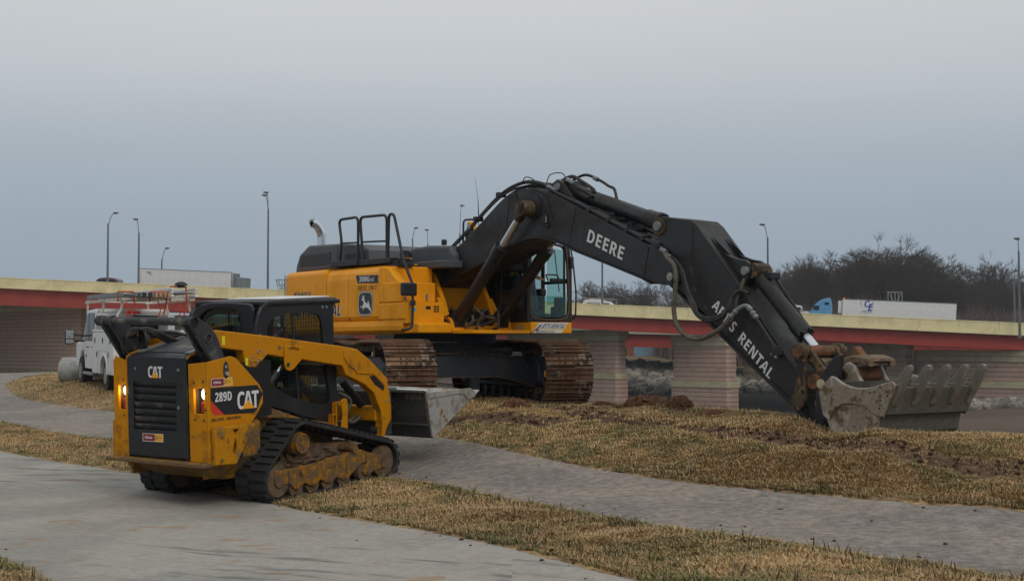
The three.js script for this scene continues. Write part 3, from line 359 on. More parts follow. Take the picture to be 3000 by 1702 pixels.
// ------------------------------------------------------------------ lamp posts (top of pole, top of head given as heights over the base)
function lampPost(label, base, hPole, armDx, armH, two) {
  const t = thing('lamp_post', label, 'lamp post', base, 'lamp posts along the highway bridge');
  M('pole', [cyl([0, 0, 0], [0, hPole, 0], 0.17, 10, 0.11), cyl([0, 0, 0], [0, 0.25, 0], 0.28, 10)], MAT.pole, t);
  for (const k of two ? [0, 1] : [0]) {
    M('arm', tube([[0, hPole - 0.5, 0], [armDx * 0.3, hPole + armH * 0.45 + k * 0.3, -k * 0.5], [armDx * 0.62, hPole + armH * 0.85 + k * 0.4, -k], [armDx * 0.9, hPole + armH + k * 0.5, -k * 1.2]], 0.05, 6, false, 4), MAT.pole, t);
    const g = new THREE.SphereGeometry(0.42, 12, 8).scale(1, 0.3, 0.55).translate(armDx + Math.sign(armDx) * 0.1, hPole + armH + k * 0.5, -k * 1.2); M('lamp_head', [g, cyl([armDx, hPole + armH - 0.17 + k * 0.5, -k * 1.2], [armDx, hPole + armH - 0.05 + k * 0.5, -k * 1.2], 0.2, 10)], plain(0x55504e, 0.5), t);
  }
}
// [px-like reading turned to metres beforehand: x, y of the base, distance], pole height, arm reach, arm rise
for (const a of [
  ['tall lamp post on the left, its arm leaning right, beside the maroon van', [-57.4, 9.0, -198], 9.7, 1.0, 1.5],
  ['lamp post with its arm leaning left, at the tail of the white box trailer', [-53.0, 8.4, -198], 9.0, -0.4, 1.9],
  ['short far lamp post rising behind the white box trailer on the left', [-57.5, 9.2, -229], 6.3, 0.8, 1.8],
  ['tallest lamp post with two lamp heads, standing left of the excavator exhaust', [-33.6, 7.7, -192], 12.5, -0.45, 1.9, true],
  ['lamp post with a right-leaning arm behind the excavator handrails', [-16.4, 6.5, -230], 12.5, 0.5, 1.7],
  ['thin lamp post with an upright head between the handrails and the boom', [-14.5, 6, -240], 12.8, -0.1, 2.4],
  ['lamp post behind the excavator boom, nearest its left edge', [-8.7, 6.5, -232], 13.5, 0.3, 4.6],
  ['pole without a visible head, seen below the lettered boom', [12.1, 5.0, -187], 9.2, -0.3, 1.5],
  ['lamp post right of the digging arm with a long left-leaning arm', [33.2, 4.2, -181], 11.2, -0.6, 1.7],
  ['far lamp post whose head shows just above the digging arm', [36.5, 3.0, -236], 14.6, -0.1, 1.2],
  ['tall lamp post at the right edge of the view', [59.6, 2.3, -164], 10.2, -0.1, 1.5],
  ['lower lamp post just left of the one at the right edge', [71.8, 1.5, -199.5], 9.0, 0.25, 1.6]]) lampPost(...a);
// gantries of overhead signs, seen from behind
{
  const gantry = (label, x, y, D, w, h, flare) => { const t = thing('sign_gantry', label, 'gantry', [x, y, -D]); const g = []; const n = 4; for (let i = 0; i <= n; i++) { const a = lerp(-w / 2, w / 2, i / n); g.push(bar([a * flare, 0, 0], [a, h, 0], 0.09)); } g.push(bar([-w / 2, h, 0], [w / 2, h, 0], 0.1), bar([-w * 0.45, h * 0.55, 0], [w * 0.45, h * 0.55, 0], 0.08), bar([-w / 2 * flare, 0.1, 0], [w / 2 * flare, 0.1, 0], 0.1), bar([-w / 2, h, 0], [w / 2 * flare, 0, 0], 0.07), bar([w / 2, h, 0], [-w / 2 * flare, 0, 0], 0.07), bar([-w / 2, h, -0.8], [w / 2, h, -0.8], 0.1), bar([-w / 2, h, 0], [-w / 2, h, -0.8], 0.08), bar([w / 2, h, 0], [w / 2, h, -0.8], 0.08)); M('lattice', g, MAT.galv, t); M('post', box(-0.22, 0.22, -7, 0, -0.25, 0.2, 0.05), MAT.galv, t); };
  gantry('grey lattice gantry end poking up left of the excavator counterweight', -33.3, 9.2, 202, 1.7, 1.7, 0.5);
  gantry('grey lattice gantry tower behind the white trailer on the right', 54.6, 5.6, 199, 2.0, 3.4, 1);
}
// ================================================================== BARE WINTER TREES
function bareTree(seed, Ht, spread, dens, lean = 0) {       // returns trunk and twig geometry of a tree Ht metres tall
  const R = rng(seed), T = { p: [], n: [] }, C = { p: [], n: [] };
  const seg = (o, a, b, r0, r1, sides) => { const d = b.clone().sub(a).normalize(), e = Math.abs(d.y) < 0.9 ? UP : V(1, 0, 0), u = d.clone().cross(e).normalize(), w = d.clone().cross(u); for (let i = 0; i < sides; i++) { const c0 = i / sides * 6.283, c1 = (i + 1) / sides * 6.283; const q = c => u.clone().multiplyScalar(Math.cos(c)).add(w.clone().multiplyScalar(Math.sin(c))); const n0 = q(c0), n1 = q(c1); const A0 = a.clone().addScaledVector(n0, r0), A1 = a.clone().addScaledVector(n1, r0), B0 = b.clone().addScaledVector(n0, r1), B1 = b.clone().addScaledVector(n1, r1); for (const [v, nn] of [[A0, n0], [B0, n0], [B1, n1], [A0, n0], [B1, n1], [A1, n1]]) { o.p.push(v.x, v.y, v.z); o.n.push(nn.x, nn.y, nn.z); } } };
  const grow = (a, dir, len, r, depth) => {
    const steps = depth < 2 ? 4 : depth < 5 ? 3 : 2; let p = a, d = dir.clone();
    for (let i = 0; i < steps; i++) {
      d.x += (R() - 0.5) * 0.36; d.z += (R() - 0.5) * 0.36; d.y += (R() - 0.42) * 0.2; d.normalize(); const q = p.clone().addScaledVector(d, len / steps), r0 = r * (1 - i / steps * 0.4), r1 = r * (1 - (i + 1) / steps * 0.4);
      seg(depth < 3 ? T : C, p, q, r0, r1, depth < 2 ? 6 : depth < 3 ? 4 : 3);
      if (depth > 0 && depth < 5 && R() < dens) kid(q, d, len * (0.45 + R() * 0.25), r1 * 0.55, depth + 1);
      p = q;
    }
    if (depth < 6) { const n = depth === 0 ? 3 + Math.floor(R() * 2) : depth > 4 ? 6 : 2 + (R() < 0.5 ? 1 : 0); for (let k = 0; k < n; k++) kid(p, d, len * (0.6 + R() * 0.25), r * 0.6 * (0.75 + R() * 0.3), depth + 1); }
  };
  const kid = (p, d, len, r, depth) => { const a = R() * 6.283, s = spread * (0.5 + R() * 0.9), q = d.clone().add(V(Math.cos(a) * s, (R() - 0.25) * 0.35, Math.sin(a) * s)).normalize(); grow(p, q, Math.max(len, 0.6), Math.max(r, 0.017), depth); };
  grow(V(0, -0.5, 0), V(lean, 1, 0).normalize(), Ht * 0.27, Ht * 0.017, 0);
  const out = o => { const g = new THREE.BufferGeometry(); g.setAttribute('position', new THREE.Float32BufferAttribute(o.p, 3)); g.setAttribute('normal', new THREE.Float32BufferAttribute(o.n, 3)); return fin(g); };
  const a = out(T), b = out(C); let m = 0; for (const g of [a, b]) { g.computeBoundingBox(); m = Math.max(m, g.boundingBox.max.y); } const k = Ht / m; a.scale(k, k, k); b.scale(k, k, k); return [a, b];
}
const twigMat = plain(0xb39c8a, 0.95), twigMat2 = plain(0xbca893, 0.95), twigMat3 = plain(0xb49e90, 0.95);
const TREES = [bareTree(11, 20, 0.55, 0.5), bareTree(23, 20, 0.75, 0.42), bareTree(37, 20, 0.42, 0.6), bareTree(51, 20, 0.9, 0.34, 0.15), bareTree(64, 20, 0.6, 0.55)];
const trunkMat = plain(0x6a5c52, 0.95);
function tree(kind, label, px, D, h, mat, turn, w = 1) {
  const x = (px - 1500) / 4100 * D, t = thing('bare_tree', label, 'tree', [x, Math.min(groundH(x, -Math.min(D, 300)), -0.5) - 0.3, -D], 'bare trees beyond the bridge'); t.rotation.y = turn; t.scale.set(h / 20 * w, h / 20, h / 20 * w);
  const [a, b] = TREES[kind]; const tr = new THREE.Mesh(a, trunkMat); tr.name = 'trunk'; const cr = new THREE.Mesh(b, mat); cr.name = 'crown'; tr.castShadow = cr.castShadow = tr.receiveShadow = cr.receiveShadow = true; t.add(tr, cr); return t;
}
// [kind, label, column in the photograph's width, distance, height, material, turn, width]
for (const a of [
  [1, 'tallest bare tree of the right grove, rising above the white trailer', 2650, 268, 25.5, twigMat, 0.4, 1.1],
  [0, 'broad bare tree left of the tallest one, over the blue truck cab', 2545, 272, 22.5, twigMat, 1.4, 1.1],
  [4, 'bare tree right of the tallest one, behind the trailer tail', 2745, 270, 23, twigMat, 2.2, 1.15],
  [1, 'bare tree right of the trailer tail with an open crown', 2815, 274, 21, twigMat2, 3.3, 1.0],
  [2, 'slender pale bare tree standing on the right of the grove', 2890, 282, 22.5, twigMat2, 0.9, 0.85],
  [4, 'low bare tree behind the white car roof', 2955, 276, 17.5, twigMat3, 1.1, 1.2],
  [0, 'bare tree cut by the right edge of the view', 3040, 280, 17, twigMat3, 2.0, 1.2],
  [0, 'bushy bare tree above the dump truck, right of the lamp post', 2392, 270, 21, twigMat, 4.0, 1.05],
  [2, 'bare tree between the dump truck and the blue truck cab', 2455, 262, 21, twigMat3, 5.0, 1.2],
  [4, 'low round bare tree just right of the digging arm', 2285, 268, 18.5, twigMat, 0.2, 1.05],
  [1, 'low bare tree at the left end of the right grove', 2235, 278, 17, twigMat3, 1.0, 1.1],
  [3, 'crooked bare tree with a bowed limb over the trailer front', 2590, 255, 23, twigMat, 2.6, 1.0],
  [2, 'dense bare tree low behind the middle of the white trailer', 2690, 256, 18, twigMat3, 0.8, 1.4],
  [4, 'dense bare tree low behind the end of the white trailer', 2775, 258, 18, twigMat3, 2.9, 1.4],
  [2, 'dense low bare tree in the gap right of the trailer', 2850, 260, 17, twigMat3, 4.1, 1.4],
  [0, 'dense low bare tree near the right lamp posts', 2925, 262, 16, twigMat3, 5.2, 1.4],
  [2, 'dense low bare tree behind the blue truck cab', 2510, 256, 17, twigMat3, 3.6, 1.4],
  [4, 'dense low bare tree behind the dump truck bed', 2350, 258, 16, twigMat3, 3.1, 1.4],
  [0, 'bare tree in the middle distance left of the hose loop', 1890, 276, 15.5, twigMat3, 1.9, 1.0],
  [1, 'dark limbed bare tree seen under the boom tip', 1945, 262, 14.5, twigMat, 0.5, 1.0],
  [3, 'forked bare tree close to the hanging hose', 1985, 258, 13.5, twigMat, 2.1, 0.9],
  [4, 'bare tree left of the pole below the lettered boom', 1750, 280, 15.5, twigMat2, 4.4, 0.9],
  [2, 'low bare tree at the cab window edge', 1690, 284, 13.5, twigMat2, 0.6, 1.0],
  [0, 'low bare tree between the pole and the lettered boom', 1820, 282, 15.5, twigMat3, 3.7, 1.1],
  [2, 'thin forked bare tree between the cab and the white van', 1697, 250, 12.6, twigMat2, 2.5, 0.35],
  [4, 'low bare tree behind the hanging hose loop', 2065, 280, 15, twigMat3, 1.3, 1.1],
  [1, 'low bare tree behind the lettered arm', 2140, 276, 14, twigMat3, 2.7, 1.1],
  [0, 'hazy bare tree standing farther back behind the dump truck', 2320, 290, 20.0, twigMat3, 1.4, 1.25],
  [1, 'hazy bare tree standing farther back over the gap right of the digging arm', 2262, 295, 19.0, twigMat3, 0.6, 1.25],
  [2, 'hazy bare tree standing farther back left of the blue truck cab', 2425, 300, 21.0, twigMat3, 2.4, 1.25],
  [3, 'hazy bare tree standing farther back behind the front of the white trailer', 2480, 305, 22.0, twigMat3, 0.9, 1.25],
  [4, 'hazy bare tree standing farther back behind the blue emblem', 2565, 290, 22.5, twigMat3, 0.4, 1.25],
  [0, 'hazy bare tree standing farther back right of the blue emblem', 2610, 295, 24.0, twigMat3, 2.4, 1.25],
  [1, 'hazy bare tree standing farther back over the middle of the white trailer', 2665, 300, 23.5, twigMat3, 5.5, 1.25],
  [2, 'hazy bare tree standing farther back behind the right half of the white trailer', 2720, 305, 23.0, twigMat3, 4.8, 1.25],
  [3, 'hazy bare tree standing farther back just right of the trailer end', 2790, 290, 20.5, twigMat3, 4.6, 1.25],
  [4, 'hazy bare tree standing farther back between the trailer end and the white car', 2835, 295, 19.5, twigMat3, 1.3, 1.25],
  [0, 'hazy bare tree standing farther back left of the right lamp posts', 2905, 300, 19.0, twigMat3, 3.2, 1.25],
  [1, 'hazy bare tree standing farther back at the far right behind the white car', 2965, 305, 17.5, twigMat3, 1.7, 1.25],
  [2, 'hazy bare tree standing farther back at the right edge behind the lamp posts', 3020, 290, 17.0, twigMat3, 1.0, 1.25],
  [3, 'hazy bare tree standing farther back beside the arm cylinder', 2205, 295, 16.5, twigMat3, 0.6, 1.25],
  [0, 'bare tree far left under the front bridge, beside its pier', -8, 255, 11.0, twigMat, 1.3, 0.8]]) tree(...a);
// a mass of brush along the far bank
{
  const R = rng(83), p = []; for (let i = 0; i < 260; i++) { const a = R() * 6.28, s = R() * 1.2, l = 1.2 + R() * 2.4, x = Math.cos(a) * s, z = Math.sin(a) * s, dx = (R() - 0.5) * 1.6, dz = (R() - 0.5) * 1.6, w = 0.02 + R() * 0.015, b = R() * 6.28; p.push(x - Math.cos(b) * w, 0, z - Math.sin(b) * w, x + Math.cos(b) * w, 0, z + Math.sin(b) * w, x + dx, l, z + dz); for (let k = 0; k < 2; k++) { const t = 0.3 + R() * 0.5, ex = (R() - 0.5) * 1.2, ez = (R() - 0.5) * 1.2; p.push(x + dx * t, l * t, z + dz * t, x + dx * t + 0.03, l * t + 0.02, z + dz * t, x + dx * t + ex, l * t + 0.6 + R() * 0.5, z + dz * t + ez); } }
  const g = new THREE.BufferGeometry(); g.setAttribute('position', new THREE.Float32BufferAttribute(p, 3)); g.computeVertexNormals();
  const L = []; for (let i = 0; i < 700; i++) { const D = 246 + R() * 50, px = 1650 + R() * 1420; if (px < 2000 && R() < 0.3) continue; if (px < 1965 && D < 275) continue; L.push([(px - 1500) / 4100 * D, D]); }
  for (let i = 0; i < 120; i++) { const D = 234 + R() * 12, px = 2330 + R() * 700; L.push([(px - 1500) / 4100 * D, D]); }
  const im = new THREE.InstancedMesh(g, new THREE.MeshStandardMaterial({ roughness: 1, side: THREE.DoubleSide }), L.length), m = new THREE.Matrix4(), q = new THREE.Quaternion(), c = new THREE.Color();
  L.forEach(([x, D], i) => { q.setFromAxisAngle(UP, R() * 6.28); const s = 0.9 + R() * 1.0; m.compose(V(x, groundH(x, -D) - 0.2, -D), q, V(s * 1.5, s * (1.0 + R() * 1.3), s * 1.5)); im.setMatrixAt(i, m); const b = 0.6 + R() * 0.6; c.setRGB(0.15 * b, 0.108 * b, 0.09 * b); im.setColorAt(i, c); });
  im.name = 'brush'; im.castShadow = im.receiveShadow = true; tag(im, 'brown leafless brush filling the far bank below the bare trees', 'brush', null, 'stuff'); scene.add(im);
}
// ================================================================== TRAFFIC ON THE BRIDGE
// every vehicle stands on the deck: its group is turned to the deck and tilted to its fall
function onDeck(name, label, cat, wx, wD, dir = 1) { const t = thing(name, label, cat), l = toLocal(BR, wx, -wD), w = toWorld(BR, [l.x, railY(l.x) - 1.08, l.z]); t.position.copy(w); t.rotation.order = 'YXZ'; t.rotation.y = -0.2239 + (dir < 0 ? Math.PI : 0); t.rotation.z = dir * -0.0503; return t; }
const wheelG = (x, z, r = 0.5, w = 0.28) => [cylZ(x, r, z - w / 2, z + w / 2, r, 18)];
const wheel = (t, x, z, r, w) => { const g = M('wheel', wheelG(x, z, r, w), MAT.tyre, t); M('rim', cylZ(x, r, z - w / 2 - 0.01, z + w / 2 + 0.01, r * 0.55, 14), MAT.rim, g); };
function boxTrailer(t, L, Hh, mark) {
  const y0 = 1.15; M('trailer_box', [box(-L, 0, y0, Hh, -1.28, 1.28, 0.05)], MAT.white, t);
  M('top_rail', [box(-L - 0.01, 0.01, Hh - 0.09, Hh + 0.02, 1.25, 1.3), box(-L - 0.01, 0.01, Hh - 0.09, Hh + 0.02, -1.3, -1.25)], MAT.galv, t);
  M('corner_post', [box(-L - 0.02, -L + 0.1, y0, Hh, 1.24, 1.31), box(-0.1, 0.02, y0, Hh, 1.24, 1.31)], MAT.galv, t);
  for (let x = -L + 1.25; x < -0.5; x += 1.25) M('panel_seam', box(x - 0.015, x + 0.015, y0, Hh - 0.1, 1.278, 1.288), plain(0xb9bbbb), t);
  for (const x of [-L + 1.2, -L + 2.5]) for (const z of [-1, 1]) wheel(t, x, z, 0.5, 0.3); M('chassis', box(-L + 0.4, -0.3, 0.85, 1.14, -0.5, 0.5), MAT.dark, t);
}
{ // semi truck with a blue tractor
  const t = onDeck('semi_truck', 'blue semi truck pulling a white trailer with a blue emblem, on the right', 'truck', 47.4, 201, -1);
  const T = [];   // local +x is forward (left in the view), z towards the far side
  boxTrailer(t, 15.6, 4.0);
  const blue = worn(0x4f8fbd, 0x5f9cc6, { amt: 0.4, seed: 97, rough: 0.35, rep: 2, grain: 4, coat: 0.5 });
  M('cab', prof(smooth([[1.6, 1.0], [3.4, 0.95], [5.0, 0.9], [6.3, 0.8], [6.6, 1.0], [6.4, 1.4], [5.0, 1.72], [4.4, 2.1], [3.7, 3.15], [2.9, 3.75], [1.7, 3.95]], 3), -1.2, 1.2, 0.12, [], 3), blue, t);
  M('windscreen', prof([[4.42, 2.15], [4.0, 2.78], [3.92, 2.74], [4.3, 2.12]], -1.0, 1.0, 0.0), MAT.glassSolid, t);
  for (const s of [-1, 1]) { M('side_window', box(3.25, 4.05, 2.2, 2.85, s * 1.2 - 0.01, s * 1.2 + 0.01), MAT.glassSolid, t); M('sleeper_window', box(1.9, 2.5, 3.0, 3.4, s * 1.2 - 0.01, s * 1.2 + 0.01), MAT.glassSolid, t); M('mirror', box(4.25, 4.4, 2.2, 2.75, s * 1.45 - 0.08, s * 1.45 + 0.08, 0.03), MAT.black, t); M('fairing', box(-0.1, 1.5, 0.5, 1.1, s * 1.1 - 0.05, s * 1.1 + 0.05), blue, t); }
  M('cooling_unit', box(0.04, 0.6, 1.9, 3.7, -0.95, 0.95, 0.08), MAT.white, t);
  M('frame', box(-1, 5.9, 0.6, 0.9, -0.45, 0.45), MAT.dark, t); for (const x of [5.5, 0.9, -0.4]) for (const s of [-1, 1]) wheel(t, x, s, 0.5, 0.3);
  M('marker_lamp', box(-0.3, -0.1, 4.02, 4.1, -1.25, -1.1), glow(0xff5a20, 0xff4a18, 2.2), t);
  { // emblem: two blue letters with curled horns, facing the camera side (local -z)
    const bl = plain(0x27479a, 0.5), z = -1.292, g = [text('C', [-2.9, 2.95, z], [-1, 0, 0], [0, 1, 0], 0.95, { d: 0.01, skew: 0.15 }), text('E', [-3.45, 2.45, z - 0.002], [-1, 0, 0], [0, 1, 0], 1.0, { d: 0.01, skew: 0.15 })]; M('emblem', g, bl, t);
    M('horn_mark', [tube([[-2.6, 3.8, z], [-2.5, 3.4, z], [-2.75, 3.15, z]], 0.045), tube([[-4.1, 3.8, z], [-4.2, 3.4, z], [-3.95, 3.15, z]], 0.045), tube([[-2.6, 2.2, z], [-3.4, 2.45, z], [-4.1, 2.2, z]], 0.045), tube([[-2.8, 2.5, z], [-3.4, 2.15, z], [-4.0, 2.45, z]], 0.04)], plain(0x8b97b5, 0.5), t); }
}
{ // white dump truck ahead of it
  const t = onDeck('dump_truck', 'white cabbed dump truck with a dark bed, partly hidden by the digging arm', 'truck', 42.0, 212, 1);
  M('hood', prof(smooth([[2.1, 0.9], [4.0, 0.7], [4.4, 0.9], [4.35, 1.65], [3.4, 2.0], [2.2, 2.15]], 3), -0.95, 0.95, 0.1, [], 2), MAT.white, t);
  M('cab', prof([[0.2, 0.9], [2.2, 0.9], [2.25, 2.2], [1.75, 3.0], [0.35, 3.1], [0.2, 2.9]], -1.1, 1.1, 0.1, [], 2), MAT.white, t);
  M('side_window', [box(0.75, 1.7, 2.15, 2.75, 1.1, 1.115), box(0.75, 1.7, 2.15, 2.75, -1.115, -1.1)], MAT.glassSolid, t); M('windscreen', prof([[2.27, 2.22], [1.82, 2.95], [1.78, 2.92], [2.22, 2.2]], -0.95, 0.95, 0), MAT.glassSolid, t);
  M('mirror', [box(2.0, 2.15, 2.1, 2.8, 1.3, 1.42, 0.03), bar([1.9, 2.5, 1.1], [2.05, 2.5, 1.32], 0.05)], MAT.black, t);
  M('dump_bed', [prof([[-5, 1.3], [-0.1, 1.3], [0.0, 3.3], [-5, 3.2]], -1.2, 1.2, 0.04), box(-0.1, 0.9, 3.3, 3.42, -1.1, 1.1)], MAT.black, t); for (let x = -4.6; x < -0.3; x += 0.9) M('bed_rib', box(x, x + 0.12, 1.32, 3.2, 1.2, 1.27), MAT.black, t);
  M('headlamp', box(3.9, 4.2, 1.4, 1.6, 0.86, 0.99, 0.04), glow(0xff7a50, 0xff5a30, 1.6), t);
  M('exhaust_stack', cyl([0.05, 1, 1.0], [0.05, 3.7, 1.0], 0.09), MAT.chrome, t); for (const x of [3.5, -2.6, -3.9]) for (const s of [-1, 1]) wheel(t, x, s * 1.0, 0.5, 0.3); M('chassis', box(-5, 3.9, 0.7, 0.95, -0.45, 0.45), MAT.dark, t);
}
{ // trailer on the left
  const t = onDeck('semi_trailer', 'long white box trailer seen on the left above the bridge parapet', 'trailer', -43.6, 219, 1);
  boxTrailer(t, 15.9, 4.05);
  M('grey_mark', [tube([[-14.5, 3.62, 1.3], [-14.2, 3.45, 1.3], [-13.9, 3.3, 1.3], [-13.7, 3.05, 1.3]], 0.07, 6), tube([[-14.3, 3.35, 1.3], [-14.0, 3.6, 1.3], [-13.7, 3.4, 1.3]], 0.06, 6)], plain(0x8d9294, 0.6), t);
  M('rivet_row', Array.from({ length: 9 }, (_, i) => box(-15.55, -15.45, 1.6 + i * 0.24, 1.72 + i * 0.24, 1.28, 1.29)), plain(0x66686a), t);
  M('cab_back', [box(0.5, 2.2, 0.7, 3.3, -1.1, 1.1, 0.15)], MAT.galv, t); M('nose_vent', [box(0.02, 0.42, 1.6, 3.9, -0.9, 0.9, 0.05)], MAT.galv, t); for (const s of [-1, 1]) wheel(t, 1.5, s, 0.5, 0.3);
}
{ // maroon van
  const t = onDeck('van', 'dark maroon van seen over the bridge parapet on the far left', 'van', -60.8, 209, -1);
  const mar = worn(0x47232b, 0x3b1d25, { amt: 0.4, seed: 99, rough: 0.3, rep: 2, coat: 0.6, grain: 3 });
  M('body', prof(smooth([[-2.3, 0.4], [2.3, 0.4], [2.4, 0.9], [1.5, 1.15], [0.95, 1.85], [-1.9, 1.95], [-2.3, 1.6]], 3), -0.92, 0.92, 0.1, [], 2), mar, t);
  M('side_window', [box(-1.8, 0.85, 1.2, 1.7, 0.92, 0.93), box(-1.8, 0.85, 1.2, 1.7, -0.93, -0.92)], MAT.glassSolid, t); M('roof_rack', [bar([-1.7, 2.0, 0.7], [0.7, 1.95, 0.7], 0.05), bar([-1.7, 2.0, -0.7], [0.7, 1.95, -0.7], 0.05)], MAT.black, t); for (const x of [-1.5, 1.5]) for (const s of [-1, 1]) wheel(t, x, s * 0.8, 0.35, 0.22);
}
{ // white van with a rack
  const t = onDeck('van', 'white van with a ladder rack, seen just right of the excavator cab', 'van', 13.2, 205, 1);
  M('body', prof(smooth([[-2.7, 0.4], [2.6, 0.4], [2.7, 1.0], [1.9, 1.25], [1.2, 2.0], [-2.6, 2.05]], 3), -0.98, 0.98, 0.1, [], 2), MAT.white, t);
  M('side_window', [box(0.2, 1.15, 1.3, 1.8, 0.98, 0.99), box(0.2, 1.15, 1.3, 1.8, -0.99, -0.98), box(-2.2, -0.2, 1.35, 1.75, 0.98, 0.99)], MAT.glassSolid, t);
  M('ladder_rack', [bar([-2.9, 2.5, 0.8], [2.2, 2.42, 0.8], 0.09), bar([-2.9, 2.5, -0.8], [2.2, 2.42, -0.8], 0.09), ...[-2.2, -0.4, 1.2].flatMap(x => [bar([x, 2.0, 0.8], [x, 2.48, 0.8], 0.05), bar([x, 2.0, -0.8], [x, 2.48, -0.8], 0.05), bar([x, 2.46, -0.8], [x, 2.46, 0.8], 0.05)])], plain(0x9a8372, 0.7), t); for (const x of [-1.7, 1.8]) for (const s of [-1, 1]) wheel(t, x, s * 0.85, 0.36, 0.22);
}
{ // white car
  const t = onDeck('car', 'white car whose roof shows above the parapet at the far right', 'car', 69.3, 196, 1);
  M('body', prof(smooth([[-2.3, 0.35], [2.2, 0.35], [2.3, 0.75], [1.3, 0.95], [0.5, 1.5], [-1.0, 1.52], [-1.9, 1.1], [-2.3, 1.0]], 3), -0.88, 0.88, 0.1, [], 2), MAT.white, t);
  M('side_window', [prof([[-1.3, 1.05], [0.95, 1.0], [0.4, 1.38], [-0.9, 1.4]], 0.88, 0.89, 0), prof([[-1.3, 1.05], [0.95, 1.0], [0.4, 1.38], [-0.9, 1.4]], -0.89, -0.88, 0)], MAT.glassSolid, t); for (const x of [-1.4, 1.4]) for (const s of [-1, 1]) wheel(t, x, s * 0.78, 0.33, 0.2);
}
// ================================================================== PEOPLE (seated machine operators)
function fieldMesh(bones, cell, k = 0.03) {            // tapered capsules joined by a smooth minimum, meshed on a grid
  const lo = V(1e9, 1e9, 1e9), hi = V(-1e9, -1e9, -1e9); for (const [p, q, a, b] of bones) { const r = Math.max(a, b) + 0.05; for (const e of [p, q]) { lo.min(V(e[0] - r, e[1] - r, e[2] - r)); hi.max(V(e[0] + r, e[1] + r, e[2] + r)); } }
  const c = lo.clone().add(hi).multiplyScalar(0.5), half = Math.max(hi.x - lo.x, hi.y - lo.y, hi.z - lo.z) / 2, n = Math.min(120, Math.ceil(2 * half / cell)), mc = new MarchingCubes(n, plain(0xffffff), false, false, 200000); mc.isolation = 0;
  const B = bones.map(([p, q, a, b]) => ({ p: V(...p), d: V(...q).sub(V(...p)), a, b, L: V(...q).distanceToSquared(V(...p)) || 1e-9 })), P = V(), W = V();
  for (let z = 0; z < n; z++) for (let y = 0; y < n; y++) for (let x = 0; x < n; x++) { P.set(c.x + (x - n / 2) / (n / 2) * half, c.y + (y - n / 2) / (n / 2) * half, c.z + (z - n / 2) / (n / 2) * half); let m = 1e3; for (const b of B) { W.copy(P).sub(b.p); const t = clamp(W.dot(b.d) / b.L); const d = W.addScaledVector(b.d, -t).length() - lerp(b.a, b.b, t); const h = clamp(0.5 + 0.5 * (m - d) / k); m = lerp(m, d, h) - k * h * (1 - h); } mc.field[x + y * n + z * n * n] = -m; }
  mc.update(); const N = mc.count, g = new THREE.BufferGeometry(); g.setAttribute('position', new THREE.BufferAttribute(mc.positionArray.slice(0, N * 3), 3)); g.setAttribute('normal', new THREE.BufferAttribute(mc.normalArray.slice(0, N * 3), 3)); g.scale(half, half, half); g.translate(c.x, c.y, c.z); return fin(g);
}
const MATP = { skin: plain(0xb07a5e, 0.6), hair: plain(0x4a3626, 0.9), shirt: worn(0x2b3438, 0x22292d, { amt: 0.4, seed: 111, rough: 0.95, rep: 0.4, size: 128 }), jeans: worn(0x3b556b, 0x314a5e, { amt: 0.45, seed: 112, rough: 0.95, rep: 0.4, size: 128, grain: 12 }), lime: plain(0x9ee012, 0.7), orange: plain(0xee5a1c, 0.7), boot: plain(0x3a2c20, 0.8), capRed: plain(0x8b2f2a, 0.8) };
